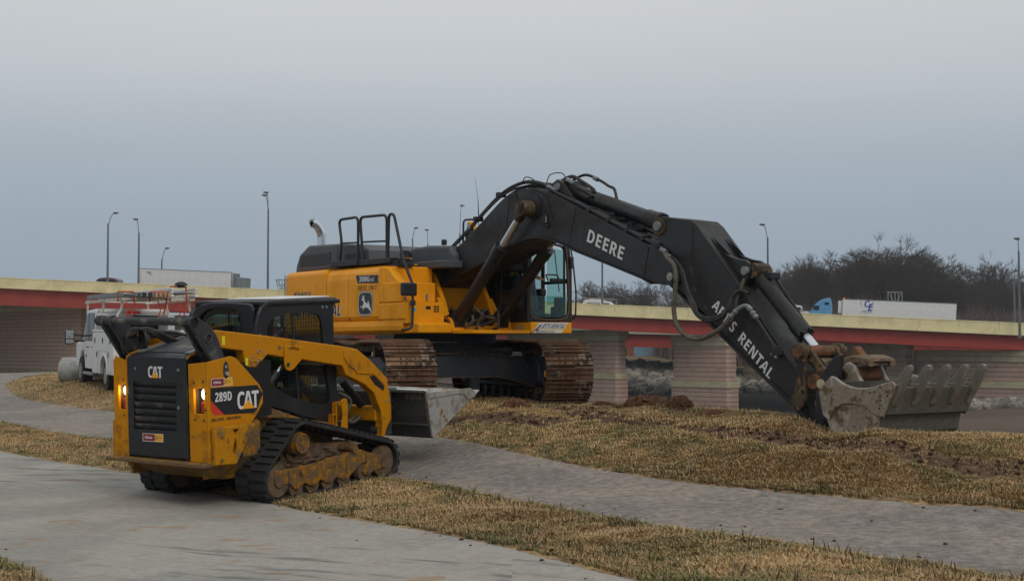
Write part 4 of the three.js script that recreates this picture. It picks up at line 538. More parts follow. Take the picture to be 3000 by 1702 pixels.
// seated person looking along local +x; the seat point is at the origin
function seatedPerson(label, pos, turn, reach, hat) {
  const t = thing('person', label, 'person', pos); t.rotation.y = turn; const S = [-1, 1];
  const skinB = [[[0.03, 0.57, 0], [0.05, 0.66, 0], 0.055, 0.055], [[0.06, 0.74, 0], [0.075, 0.78, 0], 0.085, 0.095], [[0.085, 0.685, 0], [0.11, 0.67, 0], 0.06, 0.045], [[0.165, 0.735, 0], [0.185, 0.715, 0], 0.014, 0.017], [[0.06, 0.74, 0.09], [0.06, 0.71, 0.092], 0.018, 0.014], [[0.06, 0.74, -0.09], [0.06, 0.71, -0.092], 0.018, 0.014]];
  const body = [[[0, 0.08, -0.09], [0, 0.08, 0.09], 0.13, 0.13], [[0, 0.1, 0], [-0.02, 0.35, 0], 0.14, 0.15], [[-0.01, 0.42, -0.13], [-0.01, 0.42, 0.13], 0.10, 0.10], [[0.02, 0.5, 0], [0.03, 0.6, 0], 0.065, 0.055], ...skinB];
  const sleeves = [], hands = [];
  for (const s of S) {
    const sh = [0, 0.45, s * 0.19], el = reach[s > 0 ? 1 : 0][0], wr = reach[s > 0 ? 1 : 0][1]; body.push([sh, el, 0.055, 0.045], [el, wr, 0.043, 0.03]); sleeves.push([sh, el, 0.066, 0.055], [el, [lerp(el[0], wr[0], 0.85), lerp(el[1], wr[1], 0.85), lerp(el[2], wr[2], 0.85)], 0.053, 0.042]);
    body.push([[0.05, 0.09, s * 0.1], [0.47, 0.13, s * 0.15], 0.095, 0.07], [[0.47, 0.13, s * 0.15], [0.62, -0.32, s * 0.15], 0.065, 0.045]);
    const d = V(...wr).sub(V(...el)).normalize(), at = (k, dx, dy, dz) => [wr[0] + d.x * k + dx, wr[1] + d.y * k + dy, wr[2] + d.z * k + dz];
    hands.push([wr, at(0.07, 0, 0, 0), 0.022, 0.03]); [[-0.028, 0.075], [-0.01, 0.09], [0.009, 0.085], [0.026, 0.065]].forEach(([o, l]) => { const a = at(0.075, 0, 0, o), b = at(0.075 + l * 0.55, 0, -0.008, o * 1.15), c = at(0.075 + l * 0.8, 0, -0.035, o * 1.15); hands.push([a, b, 0.0095, 0.009], [b, c, 0.009, 0.007]); }); hands.push([at(0.02, 0, 0, s * -0.026), at(0.06, 0.005, -0.01, s * -0.055), 0.012, 0.01], [at(0.06, 0.005, -0.01, s * -0.055), at(0.085, 0.005, -0.025, s * -0.05), 0.01, 0.008]);
  }
  const bg = fieldMesh(body, 0.016), hg = fieldMesh(hands.slice(0, hands.length / 2), 0.004, 0.008), hg2 = fieldMesh(hands.slice(hands.length / 2), 0.004, 0.008);
  M('body', [bg, hg, hg2], MATP.skin, t);
  M('shirt', fieldMesh([[[0, 0.12, -0.09], [0, 0.12, 0.09], 0.142, 0.142], [[0, 0.14, 0], [-0.02, 0.36, 0], 0.152, 0.165], [[-0.01, 0.42, -0.13], [-0.01, 0.42, 0.13], 0.112, 0.112], ...sleeves], 0.018), MATP.shirt, t);
  M('trousers', fieldMesh([[[0, 0.07, -0.09], [0, 0.07, 0.09], 0.145, 0.145], ...S.flatMap(s => [[[0.05, 0.09, s * 0.1], [0.47, 0.13, s * 0.15], 0.108, 0.082], [[0.47, 0.13, s * 0.15], [0.61, -0.3, s * 0.15], 0.08, 0.062]])], 0.018), MATP.jeans, t);
  M('vest', fieldMesh([[[0, 0.2, -0.06], [0, 0.2, 0.06], 0.158, 0.158], [[-0.02, 0.24, 0], [-0.02, 0.38, 0], 0.166, 0.175], [[-0.01, 0.43, -0.1], [-0.01, 0.43, 0.1], 0.122, 0.122]], 0.018), MATP.lime, t);
  for (const s of S) M('vest_stripe', [box(0.13, 0.176, 0.14, 0.43, s * 0.075 - 0.028, s * 0.075 + 0.028, 0.02), box(-0.19, -0.15, 0.14, 0.43, s * 0.075 - 0.028, s * 0.075 + 0.028, 0.02)], MATP.orange, t);
  for (const s of S) M('boot', fieldMesh([[[0.6, -0.36, s * 0.15], [0.62, -0.4, s * 0.15], 0.06, 0.055], [[0.62, -0.41, s * 0.15], [0.78, -0.425, s * 0.16], 0.05, 0.042]], 0.014), MATP.boot, t);
  M('hair', fieldMesh([[[0.03, 0.8, -0.02], [0.04, 0.8, 0.02], 0.095, 0.095], [[0.0, 0.76, -0.05], [0, 0.74, 0.05], 0.07, 0.07]], 0.014), hat ? MATP.capRed : MATP.hair, t);
  M('eye', [-1, 1].map(s => new THREE.SphereGeometry(0.011, 8, 6).translate(0.158, 0.755, s * 0.034)), plain(0x20160f, 0.3), t); M('mouth', box(0.158, 0.166, 0.672, 0.68, -0.024, 0.024, 0.003), plain(0x8a4a40, 0.6), t);
  return t;
}
// ================================================================== WHITE UTILITY TRUCK
{
  const t = thing('utility_truck', 'white utility truck with side tool boxes and a loaded ladder rack, parked on grass', 'truck', [-9.66, 0.44, -36.95]); t.rotation.y = Math.PI - Math.asin(0.90);
  t.rotation.z = 0.012;
  // cab
  const cabS = [[1.95, 0.5], [5.3, 0.5], [5.35, 1.05], [5.25, 1.22], [4.15, 1.34], [3.42, 2.08], [3.2, 2.15], [2.1, 2.18], [1.98, 2.1]];
  const arch = (x, r, y0 = 0.5) => Array.from({ length: 9 }, (_, i) => { const a = Math.PI - i / 8 * Math.PI; return [x + Math.cos(a) * r, y0 + Math.sin(a) * r * 0.95]; });
  const outline = [[1.95, 0.5], ...arch(4.15, 0.52), [5.3, 0.5], ...cabS.slice(2)];
  M('cab', [prof(outline, -1.0, 1.0, 0.07, [], 3)], MAT.white, t);
  for (const s of [-1, 1]) {
    const z = s * 1.002, zz = s > 0 ? [z, z + 0.012] : [z - 0.012, z];
    M('side_window', [prof([[3.0, 1.3], [3.85, 1.3], [3.3, 2.02], [3.0, 2.06]], ...zz, 0), prof([[2.15, 1.3], [2.92, 1.3], [2.92, 2.06], [2.15, 2.06]], ...zz, 0)], s < 0 ? MAT.glassSolid : MAT.glassSolid, t);
    const d = M('door', prof([[2.94, 0.52], [3.55, 0.52], [3.62, 0.75], [3.85, 1.05], [3.87, 1.26], [2.94, 1.26]], ...zz, 0.004), MAT.white, t), d2 = M('door', prof([[2.1, 0.52], [2.9, 0.52], [2.9, 1.26], [2.1, 1.26]], ...zz, 0.004), MAT.white, t);
    const hz = s * 1.03; M('handle', box(3.0, 3.16, 1.1, 1.13, hz - 0.02, hz + 0.02, 0.008), MAT.black, d); M('handle', box(2.18, 2.34, 1.1, 1.13, hz - 0.02, hz + 0.02, 0.008), MAT.black, d2);
    M('badge', box(3.25, 3.5, 0.82, 0.9, s * 1.016 - 0.003, s * 1.016 + 0.003), plain(0x7b776c), d);
    M('wing_mirror', [box(3.7, 3.86, 1.18, 1.6, s * 1.42 - 0.13, s * 1.42 + 0.13, 0.04), bar([3.82, 1.28, s * 1.0], [3.8, 1.28, s * 1.32], 0.05), bar([3.82, 1.42, s * 1.0], [3.8, 1.44, s * 1.32], 0.04)], MAT.black, t); M('mirror_glass', [box(3.685, 3.698, 1.34, 1.56, s * 1.42 - 0.11, s * 1.42 + 0.11, 0.004), box(3.685, 3.698, 1.21, 1.31, s * 1.42 - 0.11, s * 1.42 + 0.11, 0.004)], plain(0xcfd4d6, 0.05, 1), t);
    M('running_board', box(2.1, 3.6, 0.33, 0.42, s * 0.98 - 0.1, s * 0.98 + 0.1, 0.04), MAT.galv, t);
    for (const x of [0, 4.15]) { const w = M('wheel', [cylZ(x, 0.41, s * 0.9 - 0.14, s * 0.9 + 0.14, 0.41, 28), cylZ(x, 0.41, s * 0.9 - 0.1, s * 0.9 + 0.1, 0.425, 28)], MAT.tyre, t); const zz2 = s * 1.045; M('rim', [cylZ(x, 0.41, zz2 - 0.012, zz2 + 0.002, 0.23, 20), cylZ(x, 0.41, zz2 - 0.01, zz2 + 0.02, 0.07, 12), ...Array.from({ length: 8 }, (_, i) => cylZ(x + Math.cos(i * 0.785) * 0.13, 0.41 + Math.sin(i * 0.785) * 0.13, zz2 - 0.01, zz2 + 0.012, 0.022, 8))], MAT.rim, w); }
    // service body side: compartments, wheel arch, louvred top box
    const bodyPts = [[-1.25, 0.5], [-1.25, 1.55], [1.9, 1.55], [1.9, 0.42], ...arch(0, 0.52, 0.45).reverse()].map(p => p);
    const b = M('tool_body', [prof([[-1.25, 0.45], ...arch(0, 0.5, 0.45), [1.9, 0.42], [1.9, 1.55], [-1.25, 1.55]], s > 0 ? 0.62 : -1.08, s > 0 ? 1.08 : -0.62, 0.015), box(-1.27, 1.92, 1.552, 1.6, s > 0 ? 0.6 : -1.1, s > 0 ? 1.1 : -0.6, 0.015)], MAT.white, t);
    const zf = s > 0 ? [1.082, 1.098] : [-1.098, -1.082];
    M('tool_door', prof([[1.0, 0.47], [1.84, 0.47], [1.84, 1.5], [1.0, 1.5]], ...zf, 0.005), MAT.white, t); M('tool_door', prof([[-0.55, 1.05], [0.95, 1.05], [0.95, 1.5], [-0.55, 1.5]], ...zf, 0.005), MAT.white, t); M('tool_door', prof([[-1.2, 0.52], [-0.62, 0.52], [-0.62, 1.5], [-1.2, 1.5]], ...zf, 0.005), MAT.white, t);
    M('latch', [[1.4, 1.32], [0.2, 1.32], [-0.9, 1.3], [1.06, 0.95], [-0.66, 0.95]].map(([x, y]) => box(x - 0.025, x + 0.025, y - 0.07, y + 0.07, s * 1.105 - 0.012, s * 1.105 + 0.012, 0.005)), MAT.black, t);
    M('arch_flare', prof([...arch(0, 0.585, 0.45), ...arch(0, 0.5, 0.45).reverse()], s > 0 ? 1.08 : -1.12, s > 0 ? 1.12 : -1.08, 0.01), MAT.white, t);
    const lv = M('louvred_box', box(0.55, 1.75, 1.605, 2.02, s > 0 ? 0.66 : -1.02, s > 0 ? 1.02 : -0.66, 0.02), MAT.white, t); for (let k = 0; k < 9; k++) M('louvre', box(0.65, 1.65, 1.63 + k * 0.042, 1.652 + k * 0.042, s * 1.025 - 0.012, s * 1.025 + 0.012), MAT.galv, lv);
    M('bin_box', box(-1.1, -0.3, 1.605, 2.0, s > 0 ? 0.66 : -1.04, s > 0 ? 1.04 : -0.66, 0.02), MAT.galv, t);
  }
  M('rear_window', box(1.93, 1.96, 1.4, 2.0, -0.72, 0.72), MAT.glassSolid, t); M('third_brake_lamp', box(1.9, 1.97, 2.06, 2.12, -0.2, 0.2, 0.02), glow(0xb8202a, 0x7a0c10, 0.5), t);
  M('bed_floor', [box(-1.25, 1.9, 0.6, 0.66, -0.62, 0.62), box(-1.28, -1.22, 0.6, 1.2, -0.62, 0.62)], MAT.white, t);
  M('bumper', [box(-1.62, -1.26, 0.42, 0.58, -1.05, 1.05, 0.03)], MAT.white, t); M('chassis', [box(-1.2, 5.0, 0.38, 0.5, -0.4, 0.4), cyl([0, 0.41, -0.85], [0, 0.41, 0.85], 0.08), cyl([4.15, 0.41, -0.85], [4.15, 0.41, 0.85], 0.07)], MAT.dark, t);
  decal('number_plate', [[-1.632, 0.72, -0.95], [-1.632, 0.72, -0.62], [-1.632, 0.9, -0.62], [-1.632, 0.9, -0.95]], new THREE.MeshStandardMaterial({ map: canvasTex(128, 64, (x, w, h) => { x.fillStyle = '#e4e3e6'; x.fillRect(0, 0, w, h); x.fillStyle = '#b5453f'; x.fillRect(0, 0, w, 12); x.fillStyle = '#333a52'; x.font = 'bold 36px sans-serif'; x.fillText('EK460', 8, 52); }), roughness: 0.5 }), t);
  // rack: four bent posts, side rails, cross bars
  M('ladder_rack', [...[-1, 1].flatMap(s => [...[-1.1, 1.6].flatMap(x => [bentRod([[x, 1.58, s * 1.0], [x, 1.95, s * 0.98], [x, 2.15, s * 0.85], [x, 2.36, s * 0.85]], 0.035, 0.1)]), bar([-1.4, 2.38, s * 0.86], [4.4, 2.38, s * 0.86], 0.06, 0.08), bar([4.2, 1.2, s * 0.86], [4.2, 2.38, s * 0.86], 0.05)]), ...[-1.1, 0.3, 1.6, 3.4].map(x => bar([x, 2.4, -1.0], [x, 2.4, 1.0], 0.06))], plain(0xcfccc2, 0.6), t);
  const goods = 'goods strapped on the truck rack';
  const onRack = (name, label, cat) => { const o = thing(name, label, cat, t.position.toArray(), goods); o.rotation.copy(t.rotation); return o; };
  const l1 = onRack('ladder', 'grey aluminium ladder strapped along the left side of the truck rack', 'ladder'); for (const z of [-0.95, -0.6]) M('side_rail', box(-1.7, 3.6, 2.45, 2.56, z - 0.03, z + 0.03, 0.01), MAT.galv, l1); for (let x = -1.5; x < 3.5; x += 0.3) M('rung', cyl([x, 2.5, -0.94], [x, 2.5, -0.61], 0.017, 8), MAT.galv, l1);
  const l2 = onRack('ladder', 'white and orange fibreglass ladder stack on the right side of the truck rack', 'ladder'); for (let k = 0; k < 3; k++) for (const z of [0.28, 0.9]) M('side_rail', box(-1.75, 2.9, 2.45 + k * 0.085, 2.515 + k * 0.085, z - 0.04, z + 0.04, 0.012), plain([0xd6d8dc, 0xc9c3c0, 0xcfd2d8][k], 0.5), l2); for (let x = -1.5; x < 2.8; x += 0.3) M('rung', cyl([x, 2.56, 0.29], [x, 2.56, 0.89], 0.018, 8), MAT.galv, l2); M('blue_stripe', [0.238, 0.942].map(z => box(-1.7, 2.85, 2.575, 2.6, z - 0.004, z + 0.004)), plain(0x3f5ba8, 0.5), l2);
  const lum = onRack('lumber', 'tan boards lying between the ladders on the truck rack', 'boards'); for (let k = 0; k < 4; k++) M('board', box(-1.6 - k * 0.05, 2.6, 2.44, 2.56, -0.12 + k * 0.1, -0.04 + k * 0.1, 0.006), worn(0xb39274, 0x93704f, { amt: 0.4, seed: 130 + k, rep: 0.6, size: 96 }), lum);
  const tubs = onRack('conduit_bundle', 'bundle of dark square tubes with open ends on the truck rack', 'tubes'); for (let k = 0; k < 5; k++) M('conduit', [box(-1.62, 2.2, 2.44, 2.56, -0.5 + k * 0.075, -0.44 + k * 0.075, 0.01), box(-1.63, -1.61, 2.455, 2.545, -0.49 + k * 0.075, -0.45 + k * 0.075)], k % 2 ? plain(0x2b3034, 0.6) : MAT.galv, tubs);
  const cone = onRack('work_lamp', 'dark domed lamp on top of the ladder stack of the truck', 'lamp'); M('dome', [new THREE.SphereGeometry(0.17, 14, 8, 0, 6.3, 0, 1.57).scale(1, 0.6, 1).translate(-1.2, 2.76, 0.62), cyl([-1.2, 2.7, 0.62], [-1.2, 2.76, 0.62], 0.1)], MAT.black, cone);
  for (const [x, z, lab] of [[-1.2, -0.78, 'orange ratchet strap hanging over the left ladder of the truck rack'], [-1.25, 0.02, 'orange ratchet strap around the boards of the truck rack'], [-1.2, 0.55, 'orange ratchet strap tangled over the right ladders of the truck rack']]) { const s = onRack('strap', lab, 'strap'); M('webbing', [bentRod([[x, 2.32, z - 0.2], [x, 2.58 + (z > 0.4 ? 0.15 : 0), z - 0.2], [x, 2.58 + (z > 0.4 ? 0.15 : 0), z + 0.2], [x - 0.03, 2.3, z + 0.22], [x - 0.1, 1.75, z + 0.08]], 0.022, 0.03, 5), tube([[x, 2.36, z], [x - 0.05, 2.1, z + 0.06], [x, 1.8, z - 0.08]], 0.016, 5)], plain(0xc24a26, 0.8), s); }
  const cr = onRack('tool_crate', 'green and red goods heaped in the bed of the white truck', 'crate'); M('crate_body', box(-0.6, 0.1, 0.68, 1.62, -0.1, 0.35, 0.03), plain(0x1f7a45, 0.7), cr); M('red_can', cyl([-0.7, 0.68, -0.45], [-0.7, 1.52, -0.45], 0.14), plain(0x8c2b26, 0.6), cr); M('carton', box(-0.5, 0.2, 0.68, 1.5, 0.38, 0.6), plain(0x8f7357, 0.9), cr);
}
{ // concrete pipe lying behind the truck
  const t = thing('concrete_pipe', 'grey concrete pipe with a wide bell end lying on the grass behind the truck', 'pipe', [-13.6, 0.47, -42.4]); t.rotation.y = -0.12;
  const P = [[0.30, 0], [0.395, 0], [0.40, 0.02], [0.40, 0.34], [0.33, 0.5], [0.33, 2.5], [0.25, 2.5], [0.25, 0.3], [0.30, 0.22], [0.30, 0]].map(([r, y]) => new THREE.Vector2(r, y));
  M('pipe_body', new THREE.LatheGeometry(P, 40).rotateZ(-Math.PI / 2).translate(0, 0.4, 0), MAT.pipe, t);
}
// ================================================================== COMPACT TRACK LOADER  (x forward, y up, z to its right)
const SK = thing('track_loader', 'yellow and black compact track loader with its rear lamps lit, straddling the path edge', 'track loader', [-3.343, 0.006, -15.506]);
SK.rotation.order = 'YZX'; SK.rotation.set(0.0163, Math.PI / 2 - 0.5831, 0.0612);
{
  const t = SK, both = f => [f, mirrorZ(f)];
  // side plates and rear corner panels
  const sideP = [[-0.684, 1.545], [-0.34, 1.585], [-0.26, 1.56], [-0.14, 1.45], [0.08, 1.25], [0.13, 1.17], [0.13, 1.05], [0.03, 0.93], [-0.06, 0.85], [-0.36, 0.46], [-0.684, 0.48]];
  for (const s of [-1, 1]) M('side_plate', prof(sideP, s > 0 ? 0.69 : -0.718, s > 0 ? 0.718 : -0.69, 0.006), MAT.loaderYellow, t);
  const cornerHole = (a, b) => [[a, 1.0], [b, 1.0], [b, 1.28], [a, 1.27]];
  M('corner_panel', profX([[0.435, 0.5], [0.69, 0.5], [0.69, 1.545], [0.435, 1.52]], -0.684, -0.655, 0.004, [cornerHole(0.505, 0.665)]), MAT.loaderYellow, t);
  M('corner_panel', profX([[-0.69, 0.5], [-0.495, 0.5], [-0.495, 1.53], [-0.69, 1.58]], -0.684, -0.655, 0.004, [cornerHole(-0.645, -0.53)]), MAT.loaderYellow, t);
  for (const [a, b, lz] of [[0.505, 0.665, 0.615], [-0.645, -0.53, -0.575]]) {
    M('lamp_housing', [box(-0.655, -0.57, 0.99, 1.29, a - 0.012, a), box(-0.655, -0.57, 0.99, 1.29, b, b + 0.012), box(-0.575, -0.56, 0.99, 1.29, a, b), box(-0.655, -0.57, 1.28, 1.292, a, b), box(-0.655, -0.57, 0.985, 0.998, a, b)], plain(0x4a3a1c, 0.5), t);
    M('reverse_lamp', new THREE.SphereGeometry(0.05, 20, 12).scale(0.5, 1.25, 1).translate(-0.62, 1.205, lz), glow(0xffffff, 0xfff4e4, 4), t); M('tail_lamp', box(-0.655, -0.6, 1.01, 1.125, lz - 0.035, lz + 0.042, 0.012), new THREE.MeshPhysicalMaterial({ color: 0x7a1812, roughness: 0.25, clearcoat: 0.6, emissive: 0x7a1408, emissiveIntensity: 0.25 }), t);
    const pl = new THREE.PointLight(0xffd9a0, 0.1, 0, 2); pl.position.set(-0.68, 1.205, lz); pl.castShadow = true; pl.shadow.radius = 2; t.add(pl);
  }
  M('panel_bolt', [[-0.56, 1.33], [-0.56, 0.94], [0.52, 1.33], [0.65, 1.34], [0.52, 0.94], [0.65, 0.94], [0.68, 1.22], [0.68, 1.05]].map(([z, y]) => cyl([-0.69, y, z], [-0.68, y, z], 0.011, 8)), MAT.black, t);
  // rear door with its louvres
  const door = M('rear_door', [profX(smooth([[-0.485, 0.515], [0.42, 0.515], [0.425, 1.1], [0.415, 1.56], [0.395, 1.585], [-0.44, 1.595], [-0.475, 1.57], [-0.485, 1.0]], 1), -0.70, -0.66, 0.012, [[[-0.40, 0.79], [0.27, 0.79], [0.29, 1.335], [-0.40, 1.325]]], 3), profX([[0.31, 0.53], [0.405, 0.53], [0.405, 1.35], [0.33, 1.38]], -0.712, -0.69, 0.006)], MAT.black, t);
  M('louvre_back', box(-0.66, -0.645, 0.78, 1.34, -0.41, 0.3), MAT.dark, t);
  for (let k = 0; k < 7; k++) { const y = 0.815 + k * 0.077; M('louvre', profX([[-0.395, 0], [0.28, 0], [0.28, 0.052], [-0.395, 0.052]], 0, 0.012, 0.003).rotateZ(0.5).translate(-0.668, y, 0), MAT.blackDusty, door); }
  M('door_catch', [cyl([-0.72, 1.06, 0.315], [-0.7, 1.06, 0.315], 0.018, 10), box(-0.708, -0.70, 1.44, 1.47, -0.36, -0.33, 0.004), box(-0.708, -0.70, 1.44, 1.47, 0.29, 0.33, 0.004)], MAT.galv, door);
  { const o = -0.7035; const lg = [text('C', [o, 1.365, -0.15], [0, 0, 1], [0, 1, 0], 0.12, { w: 0.08 }), text('A', [o, 1.365, -0.083], [0, 0, 1], [0, 1, 0], 0.12, { w: 0.092 }), text('T', [o, 1.365, -0.002], [0, 0, 1], [0, 1, 0], 0.12, { w: 0.078 })]; M('logo_letters', lg, MAT.letter, t); M('logo_triangle', profX([[-0.088, 1.364], [0.012, 1.364], [0.012, 1.378], [-0.038, 1.425], [-0.088, 1.378]], -0.711, -0.7085, 0), MAT.catYellow, t); }
  const stick = canvasTex(512, 192, (x, w, h) => { x.fillStyle = '#e7e3d8'; x.fillRect(0, 0, w, h); x.fillStyle = '#7d2237'; x.fillRect(10, 10, 300, h - 20); x.fillStyle = '#dca51f'; x.fillRect(300, 10, w - 310, h - 20); x.fillStyle = '#1c1c1e'; x.beginPath(); x.arc(318, h / 2, 38, 0, 7); x.fill(); x.fillStyle = '#d8d6cf'; x.fillRect(300, h / 2 - 16, 36, 32); x.fillStyle = '#e6dfdc'; x.font = 'bold 84px sans-serif'; x.fillText('Ohio', 52, 126); x.fillStyle = '#2e2a20'; x.font = 'bold 34px sans-serif'; x.fillText('Rental', 366, 108); }), stickM = new THREE.MeshStandardMaterial({ map: stick, roughness: 0.45 });
  decal('rental_sticker', [[-0.704, 0.68, -0.255], [-0.704, 0.685, 0.06], [-0.704, 0.77, 0.06], [-0.704, 0.765, -0.255]], stickM, t);
  decal('rental_sticker', [[-0.64, 1.288, 0.7205], [-0.33, 1.278, 0.7205], [-0.33, 1.36, 0.7205], [-0.635, 1.37, 0.7205]], stickM, t);
  // black decal with model number and logo
  const dk = M('side_decal', prof([[-0.645, 1.275], [0.04, 1.25], [0.125, 1.15], [0.03, 0.99], [-0.02, 0.955], [-0.46, 0.98], [-0.65, 1.15]], 0.7182, 0.7202, 0), MAT.decalBlack, t);
  M('red_stripe', prof([[-0.65, 1.14], [-0.46, 0.982], [-0.60, 0.99], [-0.652, 1.05]], 0.7185, 0.7212, 0), MAT.red, dk);
  M('model_number', text('289D', [-0.59, 1.125, 0.7202], [1, -0.01, 0], [0, 1, 0], 0.095, { w: 0.25, d: 0.002 }), MAT.letter, dk);
  M('logo_letters', [text('C', [-0.275, 1.015, 0.7202], [1, -0.03, 0], [0, 1, 0], 0.185, { w: 0.125, d: 0.002 }), text('A', [-0.172, 1.015, 0.7202], [1, -0.03, 0], [0, 1, 0], 0.185, { w: 0.14, d: 0.002 }), text('T', [-0.052, 1.01, 0.7202], [1, -0.03, 0], [0, 1, 0], 0.185, { w: 0.115, d: 0.002 })], MAT.letter, dk);
  M('logo_triangle', prof([[-0.205, 1.013], [-0.005, 1.008], [-0.105, 1.105]], 0.7225, 0.7245, 0), MAT.catYellow, dk);
  M('small_print', [text('TWO SPEED', [-0.655, 0.925, 0.7182], [1, -0.02, 0], [0, 1, 0], 0.03, { w: 0.19, d: 0.002, skew: 0.2 }), text('HIGH FLOW XPS', [-0.43, 0.92, 0.7182], [1, -0.02, 0], [0, 1, 0], 0.03, { w: 0.21, d: 0.002, skew: 0.2 })], MAT.letterBlack, t);
  const latch = M('latch_plate', [prof(smooth([[-0.455, 1.4], [-0.42, 1.355], [-0.385, 1.4], [-0.39, 1.5], [-0.42, 1.54], [-0.45, 1.5]], 3), 0.718, 0.724, 0)], MAT.blackDusty, t); M('latch_knob', [cylZ(-0.42, 1.41, 0.72, 0.745, 0.022), cylZ(-0.42, 1.48, 0.72, 0.728, 0.016)], MAT.steel, latch);
  // muddy tie-down casting low on the side, with its key-shaped slot
  for (const s of [-1, 1]) { const a = s > 0 ? 0.72 : -0.79, b = s > 0 ? 0.79 : -0.72; M('tie_down_plate', prof([[-0.655, 0.87], [-0.07, 0.85], [-0.12, 0.78], [-0.36, 0.45], [-0.655, 0.475]], a, b, 0.012, [smooth([[-0.43, 0.83], [-0.31, 0.825], [-0.36, 0.75], [-0.345, 0.62], [-0.385, 0.55], [-0.435, 0.6], [-0.4, 0.7], [-0.385, 0.76]], 3)]), MAT.tiePlate, t); }
  M('slot_back', [box(-0.6, -0.2, 0.5, 0.85, 0.7185, 0.7195), box(-0.6, -0.2, 0.5, 0.85, -0.7195, -0.7185)], MAT.dark, t);
  M('plate_bolt', [[-0.56, 0.76], [-0.2, 0.76], [-0.58, 0.52], [-0.25, 0.68]].map(([x, y]) => cylZ(x, y, 0.79, 0.805, 0.02, 8)), MAT.loaderMuddy, t);
  // bumper, belly and hull
  M('bumper', [box(-0.79, -0.62, 0.455, 0.5, -0.76, 0.74, 0.012)], MAT.loaderMuddy, t);
  M('hull', [prof([[-0.66, 0.47], [-0.6, 0.42], [-0.28, 0.26], [1.45, 0.26], [1.5, 0.6], [1.4, 0.69], [0.82, 0.81], [0.13, 1.02], [-0.06, 1.02], [-0.3, 0.6], [-0.6, 0.55]], -0.53, 0.53, 0.01), profX([[-0.53, 0.3], [-0.69, 0.5], [-0.69, 0.85], [-0.53, 0.95]], -0.6, 0.1, 0.004), profX([[0.53, 0.3], [0.69, 0.5], [0.69, 0.85], [0.53, 0.95]], -0.6, 0.1, 0.004)], MAT.loaderMuddy, t);
  for (const s of [-1, 1]) M('fender', prof([[0.1, 1.03], [0.3, 0.99], [0.85, 0.80], [1.42, 0.67], [1.5, 0.55], [0.9, 0.74], [0.55, 0.84], [0.25, 0.86], [0.0, 0.88]], s > 0 ? 0.532 : -0.6, s > 0 ? 0.6 : -0.532, 0.006), MAT.loaderMuddy, t);
  M('inner_frame', [box(-0.6, 0.3, 0.9, 1.5, -0.68, -0.5), box(-0.6, 0.3, 0.9, 1.5, 0.5, 0.68)], MAT.dark, t);
  // hood: sloping, with recessed slats and a yellow rim on the left
  const hood = M('hood', [prof([[-0.69, 1.575], [-0.64, 1.605], [0.05, 1.745], [0.25, 1.76], [0.25, 1.5], [-0.66, 1.5]], -0.47, 0.42, 0.012, [], 2)], MAT.black, t);
  for (let k = 0; k < 5; k++) M('hood_slat', box(-0.055, 0.055, -0.008, 0.012, -0.32, 0.27, 0.006).rotateZ(0.28).translate(-0.5 + k * 0.125, 1.632 + k * 0.0255 + 0.004, 0), MAT.blackDusty, hood);
  M('hood_rim', [prof([[-0.70, 1.58], [-0.645, 1.618], [0.05, 1.758], [0.05, 1.735], [-0.64, 1.595], [-0.69, 1.565]], -0.495, -0.472, 0.004), prof([[-0.70, 1.58], [-0.645, 1.618], [0.05, 1.758], [0.05, 1.735], [-0.64, 1.595], [-0.69, 1.565]], 0.424, 0.437, 0.003), box(-0.695, -0.665, 0.52, 1.58, -0.497, -0.487)], MAT.loaderYellow, t);
  M('hood_edge_strip', [box(-0.33, 0.33, -0.004, 0.01, -0.43, -0.36).rotateZ(0.2).translate(-0.28, 1.688, 0), box(-0.33, 0.33, -0.004, 0.01, 0.3, 0.4).rotateZ(0.2).translate(-0.28, 1.688, 0)], plain(0x74777a, 0.5), t);
  M('exhaust_pipe', [tube([[-0.12, 1.66, 0.17], [-0.13, 1.8, 0.17], [-0.17, 1.87, 0.15], [-0.25, 1.89, 0.13]], 0.042, 12), new THREE.TorusGeometry(0.042, 0.006, 8, 16).rotateY(1.2).translate(-0.25, 1.89, 0.13)], MAT.black, t);
  // towers and cross tube
  const towerP = [[-0.885, 1.955], [-0.872, 2.005], [-0.83, 2.027], [-0.78, 2.015], [-0.67, 1.945], [-0.58, 1.885], [-0.52, 1.82], [-0.42, 1.6], [-0.36, 1.42], [-0.5, 1.38], [-0.62, 1.58], [-0.86, 1.92]];
  for (const s of [-1, 1]) { const tw = M('tower', [prof(towerP, s > 0 ? 0.655 : -0.70, s > 0 ? 0.70 : -0.655, 0.006, [Array.from({ length: 12 }, (_, i) => [-0.64 + 0.036 * Math.cos(-i / 12 * 6.283), 1.79 + 0.036 * Math.sin(-i / 12 * 6.283)])]), prof(towerP.map(p => [p[0] + 0.01, p[1]]), s > 0 ? 0.53 : -0.57, s > 0 ? 0.57 : -0.53, 0.006)], MAT.blackDusty, t); M('pivot_boss', new THREE.TorusGeometry(0.046, 0.012, 8, 24).translate(-0.64, 1.79, s * 0.702), MAT.blackDusty, tw); M('pivot_pin', cylZ(-0.64, 1.79, s * 0.69 - 0.02, s * 0.69, 0.036), MAT.rust, tw); }
  const ct = M('cross_tube', [cyl([-0.83, 1.972, -0.72], [-0.83, 1.972, 0.70], 0.042, 24)], MAT.blackDusty, t); M('tube_collar', [-0.735, -0.54, 0.54].map(z => cylZ(-0.83, 1.972, z - 0.025, z + 0.025, 0.056, 24)), MAT.blackDusty, ct); M('tube_end', [new THREE.TorusGeometry(0.042, 0.013, 10, 26).translate(-0.83, 1.972, 0.706), cylZ(-0.83, 1.972, 0.69, 0.701, 0.034)], MAT.dark, ct);
